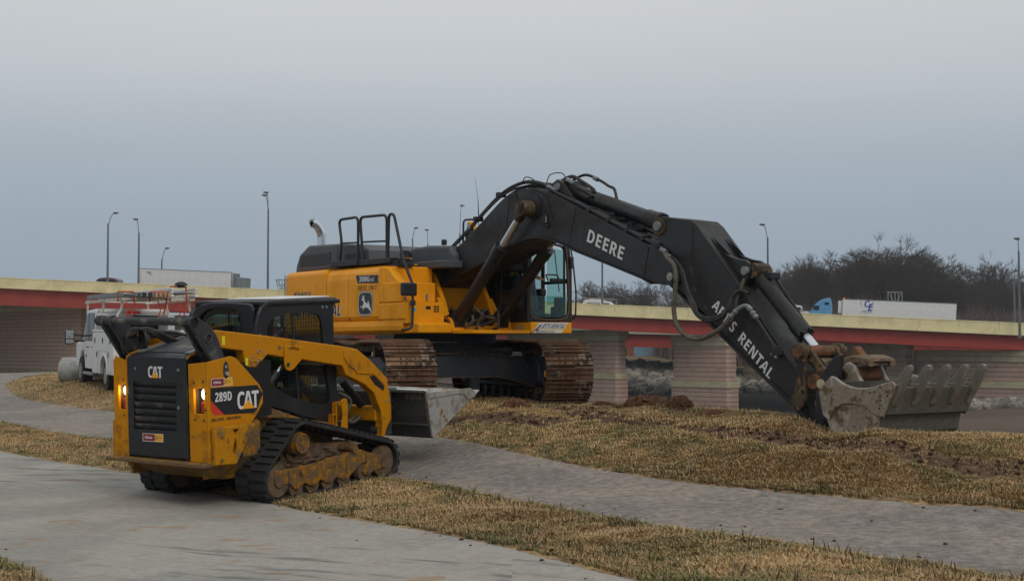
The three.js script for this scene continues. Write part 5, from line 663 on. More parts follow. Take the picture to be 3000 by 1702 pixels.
  // hoses looping inside the towers
  const hoses = []; for (let k = 0; k < 4; k++) hoses.push(tube([[-0.2 + k * 0.03, 1.7, -0.36 + k * 0.03], [-0.45, 1.84 + k * 0.01, -0.42], [-0.6, 1.87 - k * 0.02, -0.5], [-0.68, 1.78, -0.56 + k * 0.02], [-0.64 + k * 0.02, 1.62, -0.585 + k * 0.03], [-0.52 + k * 0.03, 1.52, -0.57 + k * 0.02]], 0.019, 8)); hoses.push(new THREE.TorusGeometry(0.105, 0.018, 8, 28).rotateY(1.2).translate(-0.47, 1.74, -0.47)); for (let k = 0; k < 3; k++) hoses.push(tube([[-0.5, 1.85 - k * 0.03, -0.5], [-0.3, 1.83 - k * 0.03, -0.46], [-0.05, 1.8 - k * 0.03, -0.42], [0.2, 1.74 - k * 0.03, -0.4]], 0.017, 8)); hoses.push(tube([[-0.45, 1.5, 0.45], [-0.58, 1.62, 0.47], [-0.55, 1.76, 0.48], [-0.42, 1.8, 0.5]], 0.018, 8), tube([[-0.42, 1.5, 0.48], [-0.53, 1.6, 0.5], [-0.5, 1.72, 0.5]], 0.014, 8)); M('hoses', hoses, MAT.hose, t); M('hose_clamp', box(-0.34, -0.27, 1.78, 1.85, -0.5, -0.46, 0.008), plain(0x8f98a0, 0.4, 0.4), t);
  M('disc_cap', cyl([-0.47, 1.74, -0.485], [-0.44, 1.73, -0.475], 0.1, 24), MAT.blackDusty, t);
  // lift arms
  const armP = [[-0.55, 1.845], [-0.5, 1.868], [0.26, 1.765], [1.50, 1.575], [1.77, 1.525], [2.02, 1.375], [2.33, 1.135], [2.365, 0.98], [2.40, 0.79], [2.40, 0.63], [2.30, 0.52], [2.27, 0.44], [2.21, 0.43], [2.225, 0.58], [2.20, 0.74], [2.08, 0.97], [1.91, 1.09], [1.72, 1.17], [1.57, 1.23], [1.50, 1.345], [0.82, 1.465], [0.55, 1.505], [0.26, 1.56], [0.07, 1.425], [-0.07, 1.44], [-0.12, 1.625], [-0.52, 1.69]];
  for (const s of [-1, 1]) {
    const a = s > 0 ? 0.56 : -0.68, b = s > 0 ? 0.68 : -0.56, zo = z => s > 0 ? [0.68, 0.68 + z] : [-0.68 - z, -0.68];
    const arm = M('lift_arm', prof(armP, a, b, 0.014, [], 3), MAT.loaderYellow, t);
    M('cylinder_lug', prof([[0.505, 1.63], [0.53, 1.65], [0.86, 1.60], [0.78, 1.47], [0.65, 1.375], [0.59, 1.355], [0.53, 1.375], [0.505, 1.43]], ...zo(0.022), 0.005, [[[0.585, 1.58], [0.73, 1.562], [0.745, 1.578], [0.73, 1.6], [0.585, 1.615], [0.572, 1.6]]]), MAT.loaderYellow, arm); M('lug_pin', cylZ(0.553, 1.43, s * 0.69 - 0.03, s * 0.71 + 0.002, 0.024), MAT.blackDusty, arm);
    M('gusset', prof([[1.52, 1.5], [1.56, 1.535], [1.78, 1.51], [2.02, 1.36], [2.325, 1.12], [2.27, 1.045], [2.07, 1.195], [1.98, 1.21], [1.75, 1.235], [1.73, 1.27], [1.6, 1.35], [1.52, 1.44]], ...zo(0.014), 0.004), MAT.loaderYellow, arm); M('gusset_pocket', prof([[1.985, 1.185], [2.075, 1.185], [2.268, 1.035], [2.25, 0.985], [2.08, 1.08]], ...zo(0.003), 0), MAT.dark, arm);
    M('arm_bolt', [[0.03, 1.55], [0.1, 1.6], [0.13, 1.52], [0.2, 1.57], [0.02, 1.47], [0.14, 1.62], [-0.02, 1.52], [0.08, 1.5], [1.73, 1.3], [1.95, 1.28], [2.3, 0.86]].map(([x, y]) => cylZ(x, y, s * 0.685 - 0.012, s * 0.685 + 0.012, 0.011, 8)), MAT.steel, arm);
    if (s > 0) M('warning_tag', [prof([[-0.43, 1.71], [-0.385, 1.705], [-0.385, 1.8], [-0.43, 1.8]], 0.681, 0.6825, 0), prof([[-0.09, 1.47], [-0.05, 1.465], [-0.05, 1.545], [-0.09, 1.55]], 0.681, 0.6825, 0)], plain(0xd8d022, 0.6), arm);
    const lc = M('lift_cylinder', [cyl([0.2, 1.1, s * 0.61], [0.45, 1.335, s * 0.61], 0.042, 16), cyl([0.44, 1.325, s * 0.61], [0.46, 1.345, s * 0.61], 0.048, 16)], MAT.black, t); M('cylinder_rod', cyl([0.45, 1.335, s * 0.61], [0.56, 1.43, s * 0.61], 0.025, 14), MAT.chrome, lc); M('feed_pipe', cyl([0.19, 1.2, s * 0.64], [0.33, 1.315, s * 0.64], 0.009, 8), MAT.chrome, lc);
    M('link_bar', bar([-0.25, 1.3, s * 0.58], [0.12, 1.5, s * 0.58], 0.07, 0.05), MAT.loaderMuddy, t);
  }
  M('arm_cross_member', [box(2.18, 2.3, 0.62, 0.8, -0.6, 0.6, 0.02), box(1.62, 1.74, 1.2, 1.34, -0.6, 0.6, 0.02)], MAT.loaderYellow, t);
  // cab shell
  const cabSide = [[0.24, 1.45], [0.24, 1.8], [0.275, 1.98], [0.35, 2.085], [0.44, 2.115], [1.63, 2.095], [1.53, 2.0], [1.56, 1.57], [1.61, 0.89], [1.40, 0.68], [0.36, 1.0], [0.27, 1.2]], win = smooth([[0.42, 1.74], [0.45, 1.88], [0.56, 1.96], [0.74, 1.988], [1.2, 1.978], [1.31, 1.94], [1.345, 1.86], [1.375, 1.6], [1.455, 1.02], [1.455, 0.93], [1.38, 0.90], [0.95, 0.985], [0.62, 1.12], [0.53, 1.2], [0.45, 1.4]], 3);
  for (const s of [-1, 1]) {
    const sp = M('cab_side', prof(cabSide, s > 0 ? 0.485 : -0.515, s > 0 ? 0.515 : -0.485, 0.008, [win], 2), MAT.cabBlack, t);
    const wires = []; const inW = (x, y) => inPoly(x, y, win); for (let k = 0; k < 24; k++) { const x = 0.45 + k * 0.046; let y0 = 3, y1 = 0; for (let y = 0.88; y < 2; y += 0.008) if (inW(x, y)) { y0 = Math.min(y0, y); y1 = Math.max(y1, y); } if (y1 > y0) wires.push(bar([x, y0, s * 0.5], [x, y1, s * 0.5], 0.005)); } for (let k = 0; k < 25; k++) { const y = 0.9 + k * 0.046; let x0 = 3, x1 = 0; for (let x = 0.42; x < 1.5; x += 0.008) if (inW(x, y)) { x0 = Math.min(x0, x); x1 = Math.max(x1, x); } if (x1 > x0) wires.push(bar([x0, y, s * 0.504], [x1, y, s * 0.504], 0.005)); } M('window_screen', wires, MAT.dark, sp); M('window_divider', bar([0.93, 0.99, s * 0.497], [0.86, 1.985, s * 0.497], 0.03, 0.015), MAT.cabBlack, sp);
    M('side_glass', prof(win, s * 0.49 - 0.001, s * 0.49 + 0.001, 0), MAT.glassSmoke, sp);
    M('bolt_cap', [[1.36, 2.035], [1.43, 2.033], [0.31, 1.77], [0.62, 1.86]].map(([x, y]) => cylZ(x, y, s * 0.515 - 0.01, s * 0.515 + 0.008, 0.018, 12)), MAT.galv, sp);
  }
  M('cab_roof', [prof([[0.225, 1.72], [0.23, 1.82], [0.262, 1.98], [0.335, 2.09], [0.43, 2.13], [0.6, 2.142], [1.66, 2.118], [1.67, 2.085], [0.46, 2.085], [0.37, 2.05], [0.30, 1.96], [0.27, 1.82], [0.262, 1.72]], -0.525, 0.525, 0.02, [], 3), ...[[0.49, 0.54], [-0.54, -0.49]].map(([a, b]) => prof([[0.232, 1.45], [0.232, 1.8], [0.245, 1.9], [0.275, 2.0], [0.325, 2.075], [0.39, 2.122], [0.46, 2.14], [1.66, 2.12], [1.66, 2.07], [0.5, 2.085], [0.43, 2.07], [0.375, 2.03], [0.335, 1.965], [0.31, 1.88], [0.3, 1.78], [0.3, 1.45]], a, b, 0.018, [], 3))].slice(1).concat(box(0.34, 1.64, 2.085, 2.14, -0.51, 0.51, 0.02)), MAT.cabBlack, t);
  M('roof_hatch', box(0.7, 1.6, 2.142, 2.158, -0.34, 0.42, 0.007), MAT.white, t);
  { const hole = smooth([[-0.37, 1.76], [-0.36, 1.9], [-0.24, 2.03], [-0.05, 2.065], [0.24, 2.05], [0.31, 1.99], [0.29, 1.8], [0.0, 1.73]], 3); const rw = M('cab_rear', profX(smooth([[-0.48, 1.45], [-0.48, 1.85], [-0.43, 2.02], [-0.3, 2.105], [0.3, 2.12], [0.47, 2.09], [0.485, 1.9], [0.485, 1.45]], 3), 0.235, 0.29, 0.014, [hole], 2), MAT.cabBlack, t); M('rear_glass', profX(hole, 0.258, 0.26, 0), MAT.glass, rw); M('rear_window_seal', new THREE.TubeGeometry(new THREE.CatmullRomCurve3(hole.map(p => V(0.236, p[1], p[0])), true), 90, 0.009, 6, true), MAT.dark, rw); }
  M('cab_front', [profX([[-0.5, 0.75], [0.5, 0.75], [0.5, 2.08], [-0.5, 2.08]], 1.545, 1.575, 0.004, [smooth([[-0.42, 0.95], [0.42, 0.95], [0.44, 1.2], [0.43, 2.02], [0, 2.05], [-0.43, 2.02], [-0.44, 1.2]], 2)])], MAT.cabBlack, t);
  M('cab_floor', box(0.3, 1.5, 0.72, 0.78, -0.48, 0.48), MAT.dark, t);
  M('seat', [box(0.5, 0.98, 1.02, 1.14, -0.25, 0.25, 0.05), box(0.42, 0.54, 1.1, 1.75, -0.24, 0.24, 0.05), box(0.5, 0.9, 0.78, 1.02, -0.2, 0.2)], MAT.black, t); M('control_lever', [...[-0.34, 0.34].flatMap(z => [cyl([1.0, 1.1, z], [1.06, 1.36, z], 0.016), new THREE.SphereGeometry(0.032, 10, 8).translate(1.06, 1.38, z)]), box(0.6, 1.1, 1.0, 1.12, -0.43, -0.3, 0.03), box(0.6, 1.1, 1.0, 1.12, 0.3, 0.43, 0.03)], MAT.black, t);
  M('grab_handle', bentRod([[1.58, 1.52, 0.47], [1.66, 1.56, 0.47], [1.7, 1.5, 0.47], [1.7, 1.25, 0.47], [1.62, 1.2, 0.47]], 0.014, 0.05), MAT.black, t);
  // tracks: belt, lugs, inner drive bars, wheels, roller frame, packed mud
  const rI = [0.11, 0.225, 0.24], sI = [0.50, 0.575, 0.245], fI = [1.92, 0.205, 0.24], outl = hull([rI, sI, fI], 64), inn = hull([[rI[0], rI[1], 0.2], [sI[0], sI[1], 0.205], [fI[0], fI[1], 0.2]], 64), path = arcPath(outl), pin = arcPath(inn);
  const lugG = join(box(-0.03, 0.03, -0.004, 0.026, -0.105, 0.105, 0.006)), lugG2 = join(box(-0.033, 0.033, -0.004, 0.026, -0.085, 0.085, 0.006));
  for (const s of [-1, 1]) {
    const zc = s * 0.7475, belt = M('track_belt', [prof(outl, zc - 0.225, zc + 0.225, 0.012, [inn], 2)], MAT.rubber, t), n = 54;
    for (let i = 0; i < n; i++) { const [x, y, a] = path.at(i / n * path.T); for (const k of [-1, 1]) { const [x2, y2, a2] = k > 0 ? path.at((i + 0.5) / n * path.T) : [x, y, a]; const m = new THREE.Mesh(k > 0 ? lugG : lugG2, MAT.rubber); m.name = 'tread_lug'; m.position.set(x2, y2, zc + k * 0.115); m.rotation.z = a2 + Math.PI; m.castShadow = m.receiveShadow = true; belt.add(m); } }
    const bars = []; for (let i = 0; i < 46; i++) { const [x, y, a] = pin.at(i / 46 * pin.T); bars.push(box(-0.02, 0.02, -0.03, 0.004, -0.13, 0.13, 0.006).rotateZ(a + Math.PI).translate(x, y, zc)); } M('drive_bar', bars, MAT.rubber, belt);
    const zo = z => s * z, cz = (x, y, z0, z1, r, n = 24, r2) => cylZ(x, y, Math.min(zo(z0), zo(z1)), Math.max(zo(z0), zo(z1)), r, n, r2);
    for (const [x, y, r] of [[rI[0] + 0.01, 0.215, 0.175], [fI[0], 0.195, 0.185]]) { const id = M('idler', [cz(x, y, 0.56, 0.64, r, 30), cz(x, y, 0.86, 0.92, r, 30), cz(x, y, 0.6, 0.9, r * 0.6)], MAT.mudDry, t); M('idler_hub', cz(x, y, 0.92, 0.945, r * 0.4), MAT.mudDry, id); }
    for (const x of [0.41, 0.68, 0.94, 1.21]) { const rl = M('roller', [cz(x, 0.105, 0.58, 0.66, 0.105), cz(x, 0.105, 0.84, 0.91, 0.105), cz(x, 0.105, 0.6, 0.9, 0.06)], MAT.mudDry, t); M('roller_hub', cz(x, 0.105, 0.91, 0.93, 0.03, 12), MAT.mud, rl); }
    M('roller', [cz(1.58, 0.115, 0.58, 0.66, 0.115), cz(1.58, 0.115, 0.84, 0.91, 0.115), cz(1.58, 0.115, 0.6, 0.9, 0.06)], MAT.mudDry, t);
    const dr = M('drive_hub', [cz(0.49, 0.575, 0.55, 0.9, 0.125, 30), cz(0.49, 0.575, 0.9, 0.945, 0.112, 30), cz(0.49, 0.575, 0.64, 0.72, 0.19, 18)], MAT.loaderMuddy, t); M('hub_cap', [new THREE.TorusGeometry(0.1, 0.012, 8, 30).translate(0.49, 0.575, zo(0.945)), ...Array.from({ length: 6 }, (_, i) => cz(0.49 + 0.06 * Math.cos(i), 0.575 + 0.06 * Math.sin(i), 0.94, 0.957, 0.012, 8)), cz(0.49, 0.575, 0.94, 0.955, 0.03, 10)], MAT.loaderMuddy, dr);
    const fr = [[0.06, 0.33], [0.43, 0.315], [0.47, 0.345], [0.53, 0.32], [0.70, 0.34], [0.92, 0.36], [1.22, 0.36], [1.28, 0.38], [1.39, 0.36], [1.5, 0.385], [1.63, 0.335], [1.88, 0.27], [1.95, 0.215], [1.92, 0.12], [1.76, 0.11], [1.64, 0.07], [1.56, 0.075], [1.52, 0.12], [1.61, 0.215], [1.52, 0.225], [1.38, 0.15], [1.25, 0.08], [1.18, 0.07], [1.07, 0.125], [0.98, 0.08], [0.9, 0.08], [0.79, 0.135], [0.71, 0.09], [0.63, 0.09], [0.53, 0.135], [0.44, 0.09], [0.37, 0.085], [0.29, 0.155], [0.12, 0.165], [0.06, 0.23]];
    const rf = M('roller_frame', [prof(fr, s > 0 ? 0.845 : -0.935, s > 0 ? 0.935 : -0.845, 0.012, [], 2), prof(fr, s > 0 ? 0.56 : -0.62, s > 0 ? 0.62 : -0.56, 0.01)], MAT.loaderMuddy, t); M('frame_bolt', [[0.48, 0.27, 0.04], [0.3, 0.24, 0.016], [1.05, 0.27, 0.026], [1.36, 0.41, 0.05], [0.65, 0.12, 0.014], [0.4, 0.11, 0.018], [0.94, 0.1, 0.016], [1.22, 0.1, 0.018], [1.86, 0.19, 0.022], [1.6, 0.11, 0.02]].map(([x, y, r]) => cz(x, y, 0.93, r > 0.03 ? 0.965 : 0.945, r, 10)), MAT.loaderMuddy, rf); M('frame_seam', [box(0.26, 0.275, 0.17, 0.31, s * 0.936 - 0.004, s * 0.936 + 0.004), box(0.9, 1.12, 0.245, 0.252, s * 0.936 - 0.004, s * 0.936 + 0.004), box(1.22, 1.235, 0.15, 0.34, s * 0.936 - 0.004, s * 0.936 + 0.004), box(1.58, 1.592, 0.23, 0.33, s * 0.936 - 0.004, s * 0.936 + 0.004)], MAT.mud, rf);
    M('packed_mud', [[0.72, 0.4, 0.2, 1.5, 0.55], [1.0, 0.41, 0.18, 1.4, 0.55], [0.48, 0.36, 0.15, 1.2, 0.5], [1.2, 0.44, 0.13, 1.2, 0.6], [0.28, 0.35, 0.1, 1.2, 0.5], [0.88, 0.46, 0.13, 1.3, 0.6]].map(([x, y, r, sx, sy], i) => lump(r, sx, sy, 0.8, 140 + i, 4, 0.4).translate(x, y, zo(0.77))), MAT.mud, t);
    M('tension_housing', [cz(1.36, 0.43, 0.75, 0.94, 0.06, 16), box(1.05, 1.42, 0.4, 0.5, s * 0.78 - 0.08, s * 0.78 + 0.08, 0.03)], MAT.loaderMuddy, t);
  }
  // yellow step brackets, coupler and tilt cylinders ahead of the cab
  for (const s of [-1, 1]) M('step_bracket', [box(1.5, 1.6, 0.9, 0.915, s * 0.49 - 0.09, s * 0.49 + 0.09), box(1.49, 1.505, 0.62, 0.9, s * 0.49 - 0.09, s * 0.49 + 0.09), prof([[1.5, 0.62], [1.59, 0.62], [1.59, 0.9], [1.5, 0.9]], s > 0 ? 0.39 : -0.405, s > 0 ? 0.405 : -0.39, 0), prof([[1.6, 0.5], [1.72, 0.5], [1.72, 0.93], [1.66, 0.945], [1.6, 0.93], [1.63, 0.75], [1.6, 0.62]], s > 0 ? 0.545 : -0.56, s > 0 ? 0.56 : -0.545, 0.003), box(1.42, 1.5, 0.64, 0.65, s * 0.5 - 0.09, s * 0.5 + 0.09), box(1.42, 1.5, 0.77, 0.78, s * 0.5 - 0.09, s * 0.5 + 0.09), box(1.42, 1.43, 0.65, 0.77, s * 0.5 - 0.09, s * 0.5 + 0.09)], MAT.loaderYellow, t);
  for (const s of [-1, 1]) { const tc = M('tilt_cylinder', [cyl([1.85, 1.14, s * 0.36], [2.28, 0.74, s * 0.36], 0.05, 16)], MAT.black, t); M('tilt_rod', cyl([2.28, 0.74, s * 0.36], [2.4, 0.62, s * 0.36], 0.026), MAT.chrome, tc); }
  M('coupler', [box(2.42, 2.54, 0.42, 0.96, -0.58, 0.58, 0.02), ...[-1, 1].map(s => prof([[2.24, 0.44], [2.36, 0.42], [2.52, 0.46], [2.5, 0.96], [2.42, 0.96], [2.32, 0.62]], s > 0 ? 0.44 : -0.54, s > 0 ? 0.54 : -0.44, 0.008)), cylZ(2.26, 0.5, 0.5, 0.6, 0.06), cylZ(2.26, 0.5, -0.6, -0.5, 0.06)], MAT.blackDusty, t);
  M('front_hoses', [[0.5, 0], [0.42, 0.03], [0.3, -0.02]].map(([z, d]) => tube([[1.62, 1.02 + d, z], [1.85, 0.9, z], [1.8 + d, 0.7, z - 0.05], [2.0, 0.62, z - 0.1], [2.3, 0.72, z - 0.12]], 0.018, 8)), MAT.hoseGrey, t);
  // bucket, rolled right back
  const bk = M('bucket', [prof([[2.655, 0.945], [2.695, 0.945], [2.725, 0.66], [2.80, 0.405], [3.69, 0.838], [3.72, 0.83], [3.70, 0.805], [2.80, 0.362], [2.765, 0.37], [2.69, 0.64]], -1.0, 1.0, 0.004), box(2.56, 2.69, 0.935, 0.965, -1.0, 1.0, 0.006), box(2.66, 2.77, 0.53, 0.545, -1.0, 1.0)], MAT.bucketBack, t);
  const sideT = [[2.67, 0.935], [2.775, 0.375], [2.83, 0.39], [3.66, 0.80], [3.60, 0.87], [3.3, 0.935]];
  for (const s of [-1, 1]) { const sd = M('bucket_side', prof(sideT, s > 0 ? 1.0 : -1.02, s > 0 ? 1.02 : -1.0, 0.003), MAT.steel, bk); M('side_cutter', prof([[2.69, 0.94], [3.58, 0.915], [3.66, 0.875], [3.70, 0.80], [3.52, 0.77], [3.47, 0.84], [3.3, 0.868], [2.70, 0.862]], s > 0 ? 1.02 : -1.034, s > 0 ? 1.034 : -1.02, 0.003), MAT.steel, sd); }
  M('cutting_edge', prof([[3.58, 0.775], [3.6, 0.80], [3.77, 0.876], [3.765, 0.865]], -1.04, 1.04, 0), MAT.steel, bk); M('rear_lip', box(2.65, 2.72, 0.946, 0.972, -1.0, 1.0, 0.008), MAT.white, bk);
  for (let k = 0; k < 26; k++) M('step_tooth', prof([[-0.02, 0], [0.02, 0], [0.008, 0.028], [-0.008, 0.028]], -0.012, 0.012, 0).rotateY(Math.PI / 2).translate(2.62, 0.966, -0.55 + k * 0.045), MAT.galv, bk);
  M('chalk_number', text('V1047A', [2.6585, 0.845, 0.70], [0, 0, 1], [0.09, 1, 0], 0.06, { w: 0.24, f: fontReg, d: 0.001 }).translate(-0.004, 0, 0), plain(0x8a8578, 0.95), bk);
}
{ const p = seatedPerson('person in a lime vest seated in the track loader cab behind the window screen', [0, 0, 0], 0, [[[0.22, 0.22, -0.3], [0.42, 0.26, -0.32]], [[0.22, 0.22, 0.3], [0.42, 0.26, 0.32]]]); SK.updateMatrixWorld(); p.position.copy(SK.localToWorld(V(0.66, 1.16, 0))); p.rotation.order = 'YZX'; p.rotation.copy(SK.rotation); p.children.find(c => c.name === 'shirt').material = MATP.lime; }
// ================================================================== EXCAVATOR
const EX = thing('excavator', 'large yellow and black tracked excavator with a folded black boom, standing on the bank', 'excavator', [-1.152, 0.652, -24.029]);
const UPR = -0.9495, UCR = -(Math.PI / 2 - 0.344);
{
  const t = EX;
  const U = (name, geos, mat, par, keep) => { const m = M(name, geos, mat, par || t, keep); if (!par) m.rotation.y = UPR; return m; };     // part of the slewing upper structure
  const C = (name, geos, mat, par) => { const m = M(name, geos, mat, par || t); if (!par) m.rotation.y = UCR; return m; };               // part of the undercarriage (local +x towards the viewer)
  // ---- undercarriage
  const out = hull([[-2.02, 0.58, 0.5], [2.02, 0.56, 0.5]], 72), path0 = arcPath(out);
  const sag = ([x, y, a]) => (y > 0.9 && Math.abs(x) < 1.95) ? [x, y - 0.05 * Math.max(0, Math.cos(x * 1.55)) ** 2, a] : [x, y, a];
  const plate = [[-0.098, -0.012], [0.102, -0.012], [0.102, 0.006], [0.094, 0.006], [0.088, 0.042], [0.076, 0.042], [0.07, 0.008], [0.012, 0.008], [0.006, 0.036], [-0.006, 0.036], [-0.012, 0.008], [-0.066, 0.008], [-0.072, 0.036], [-0.084, 0.036], [-0.09, 0.006], [-0.098, 0.006]];
  const shoeG = join(prof(plate, -0.4, 0.4, 0.002)), linkG = join([box(-0.09, 0.09, -0.13, -0.014, -0.13, -0.07, 0.02), box(-0.09, 0.09, -0.13, -0.014, 0.07, 0.13, 0.02)]), boltG = join([-0.16, -0.07, 0.07, 0.16].flatMap(z => [cyl([-0.035, 0.006, z], [-0.035, 0.024, z], 0.014, 6), cyl([0.04, 0.006, z], [0.04, 0.024, z], 0.014, 6)]));
  for (const s of [-1, 1]) {
    const n = 52, zc = s * 1.295, mats = [MAT.shoe, MAT.shoe2, MAT.shoe, MAT.shoe3, MAT.shoe2], R = rng(s + 9); const links = [];
    for (let i = 0; i < n; i++) { const [x, y, a] = sag(path0.at(i / n * path0.T)); const m = new THREE.Mesh(shoeG, mats[Math.floor(R() * 5)]); m.name = 'track_shoe'; m.rotation.set(0, UCR, a + Math.PI, 'YZX'); m.position.set(x, y, zc).applyAxisAngle(UP, UCR); m.castShadow = m.receiveShadow = true; t.add(m); const b = new THREE.Mesh(boltG, MAT.rust); b.name = 'shoe_bolt'; m.add(b); links.push(linkG.clone().rotateZ(a + Math.PI).translate(x, y, zc)); }
    C('track_chain', links, MAT.rust);
    const cz = (x, y, z0, z1, r, k = 24) => cylZ(x, y, zc + z0, zc + z1, r, k);
    C('track_frame', [prof([[-1.9, 0.3], [1.5, 0.3], [1.75, 0.42], [1.75, 0.7], [1.4, 0.82], [-1.5, 0.82], [-1.9, 0.7]], zc - 0.24, zc + 0.24, 0.03)], MAT.under);
    const id = C('front_idler', [cz(2.02, 0.56, -0.1, 0.1, 0.36, 30), cz(2.02, 0.56, -0.2, 0.2, 0.26)], MAT.rust); C('idler_hub', cz(2.02, 0.56, -0.26, 0.26, 0.12), MAT.under, id);
    const tooth = Array.from({ length: 20 }, (_, i) => box(-0.035, 0.035, 0.3, 0.41, -0.05, 0.05, 0.01).rotateZ(i / 20 * 6.283).translate(-2.02, 0.58, zc)); C('sprocket', [cz(-2.02, 0.58, -0.06, 0.06, 0.34, 30), cz(-2.02, 0.58, -0.26, 0.3, 0.26, 30), ...tooth], MAT.rust);
    for (let k = 0; k < 8; k++) C('roller', cz(-1.5 + k * 0.43, 0.235, -0.2, 0.2, 0.1, 16), MAT.rust); for (const x of [-0.7, 0.8]) C('carrier_roller', cz(x, 0.9, -0.16, 0.16, 0.08, 14), MAT.rust);
    C('track_guard', box(-0.6, 0.6, 0.08, 0.3, zc - 0.27, zc - 0.235, 0.01), MAT.under); C('yellow_tab', box(2.1, 2.13, 0.5, 0.6, zc - s * 0.24 - 0.04, zc - s * 0.24 + 0.04, 0.01), MAT.excYellow);
  }
  // car body: a box with legs splayed down to the track frames, edged with flanges
  const legP = [[-1.1, 0.36], [-1.1, 0.7], [-0.55, 0.86], [0.55, 0.86], [1.1, 0.7], [1.1, 0.36], [0.55, 0.5], [-0.55, 0.5]];
  C('car_body', [profX(legP, 0.75, 1.25, 0.01), profX(legP, -1.25, -0.75, 0.01), box(-0.9, 0.9, 0.5, 0.9, -0.85, 0.85, 0.02), profX(legP.map(([z, y]) => [z * 1.0, y]), 1.26, 1.275, 0)], MAT.under);
  C('body_flange', [...[-1, 1].flatMap(s => [profX([[s * 0.55, 0.862], [s * 1.12, 0.702], [s * 1.12, 0.722], [s * 0.55, 0.882]].sort(() => 0), 0.7, 1.32, 0), profX([[s * 0.55, 0.478], [s * 1.12, 0.338], [s * 1.12, 0.358], [s * 0.55, 0.498]], 0.7, 1.32, 0)]), box(0.7, 1.32, 0.862, 0.882, -0.55, 0.55), box(0.7, 1.32, 0.478, 0.498, -0.55, 0.55)], MAT.rust);
  C('deck_ring_seat', [cyl([0, 0.86, 0], [0, 0.99, 0], 0.98, 40), box(-0.95, 0.95, 0.88, 0.96, -0.9, 0.9, 0.02)], MAT.under);
  C('tow_eye', [prof([[-0.1, 0.2], [0.1, 0.2], [0.13, 0.5], [-0.13, 0.5]], -0.2, -0.02, 0.02).rotateY(0.1).translate(1.2, 0, 0)], MAT.under);
  C('slew_ring', [cyl([0, 0.99, 0], [0, 1.05, 0], 0.8, 48), cyl([0, 1.06, 0], [0, 1.19, 0], 0.88, 48)], MAT.under); C('ring_bolt', Array.from({ length: 44 }, (_, i) => cyl([0.85 * Math.cos(i / 7), 1.05, 0.85 * Math.sin(i / 7)], [0.85 * Math.cos(i / 7), 1.062, 0.85 * Math.sin(i / 7)], 0.02, 6)), MAT.galv);
  // ---- upper structure: deck, counterweight, side panels
  U('deck_frame', [box(-2.6, 1.1, 1.2, 1.33, -1.4, 1.38, 0.02), box(0.2, 1.9, 1.195, 1.25, -0.42, 0.7, 0.01), box(-2.2, 0.3, 1.3, 1.42, -0.6, 0.6, 0.02)], MAT.excYellow);
  const cw = [[-1.60, 1.45], [-3.05, 1.45], [-3.3, 1.38], [-3.42, 1.2], [-3.58, 0.6], [-3.62, 0], [-3.58, -0.6], [-3.42, -1.2], [-3.3, -1.38], [-3.05, -1.45], [-1.60, -1.45]];
  const cwt = U('counterweight', [profY(cw, 1.2, 2.34, 0.1, [], 5)], MAT.excYellow); U('panel_gap', [box(-3.21, -3.2, 1.45, 2.3, 1.444, 1.4525)], MAT.dark, cwt);
  // side wall cross-section [z, y]: rounded shoulder at the top, rolled sill at the bottom
  const wallP = (y0) => [[0.5, y0], [1.40, y0], [1.45, y0 + 0.06], [1.45, 2.12], [1.43, 2.22], [1.37, 2.30], [1.26, 2.345], [0.5, 2.37]];
  U('door_panel', profX(wallP(1.425), -1.585, -0.805, 0.012, [], 3), MAT.excYellow); U('door_panel', profX(wallP(1.425), -0.795, 0.235, 0.012, [], 3), MAT.excYellow);
  U('sill_beam', [profX([[0.9, 1.21], [1.36, 1.2], [1.44, 1.25], [1.452, 1.32], [1.44, 1.395], [1.40, 1.418], [0.9, 1.418]], -1.58, 0.98, 0.02, [], 3)], MAT.excYellow);
  U('panel_gap', [[-1.6, -1.583], [-0.807, -0.793], [0.233, 0.247]].map(([a, b]) => profX([[0.6, 1.43], [1.43, 1.43], [1.438, 2.12], [1.36, 2.285], [1.25, 2.332], [0.6, 2.35]], a, b, 0)), MAT.dark); U('left_wall', [profX([[-0.5, 1.3], [-1.45, 1.3], [-1.45, 2.3], [-1.3, 2.36], [-0.5, 2.36]].reverse(), -1.59, -0.1, 0.02)], MAT.excYellow);
  // fuel tank with a chamfered nose, stepped boxes in front
  U('fuel_tank', [profY([[0.245, 1.45], [0.36, 1.45], [0.52, 1.37], [0.56, 1.3], [0.56, 0.62], [0.245, 0.62]], 1.70, 2.30, 0.03, [], 3), profY([[0.40, 1.40], [0.90, 1.43], [0.93, 1.38], [0.62, 1.2], [0.4, 1.2]], 1.70, 2.02, 0.015), prof([[0.4, 2.28], [0.5, 2.28], [0.86, 2.03], [0.86, 1.72], [0.4, 1.72]], 1.25, 1.43, 0.04, [], 3)], MAT.excYellow);
  U('upper_step_box', [box(0.4, 0.95, 1.705, 2.02, 0.80, 1.46, 0.015)], MAT.excYellow); const s2 = U('step_panel', box(0.951, 0.962, 1.71, 1.83, 0.86, 1.44, 0.004), MAT.excYellow);
  U('latch', [[1.39, 1.76], [0.98, 1.76], [0.98, 1.81]].map(([z, y]) => box(0.962, 0.978, y - 0.03, y + 0.03, z - 0.02, z + 0.02, 0.004)), MAT.galv, s2);
  const s3 = U('lower_step_box', [box(0.245, 1.08, 1.425, 1.695, 1.2, 1.462, 0.02), box(0.3, 1.15, 1.375, 1.70, 0.76, 1.44, 0.012), box(0.3, 1.158, 1.36, 1.38, 0.7, 1.44, 0.004)], MAT.excYellow);
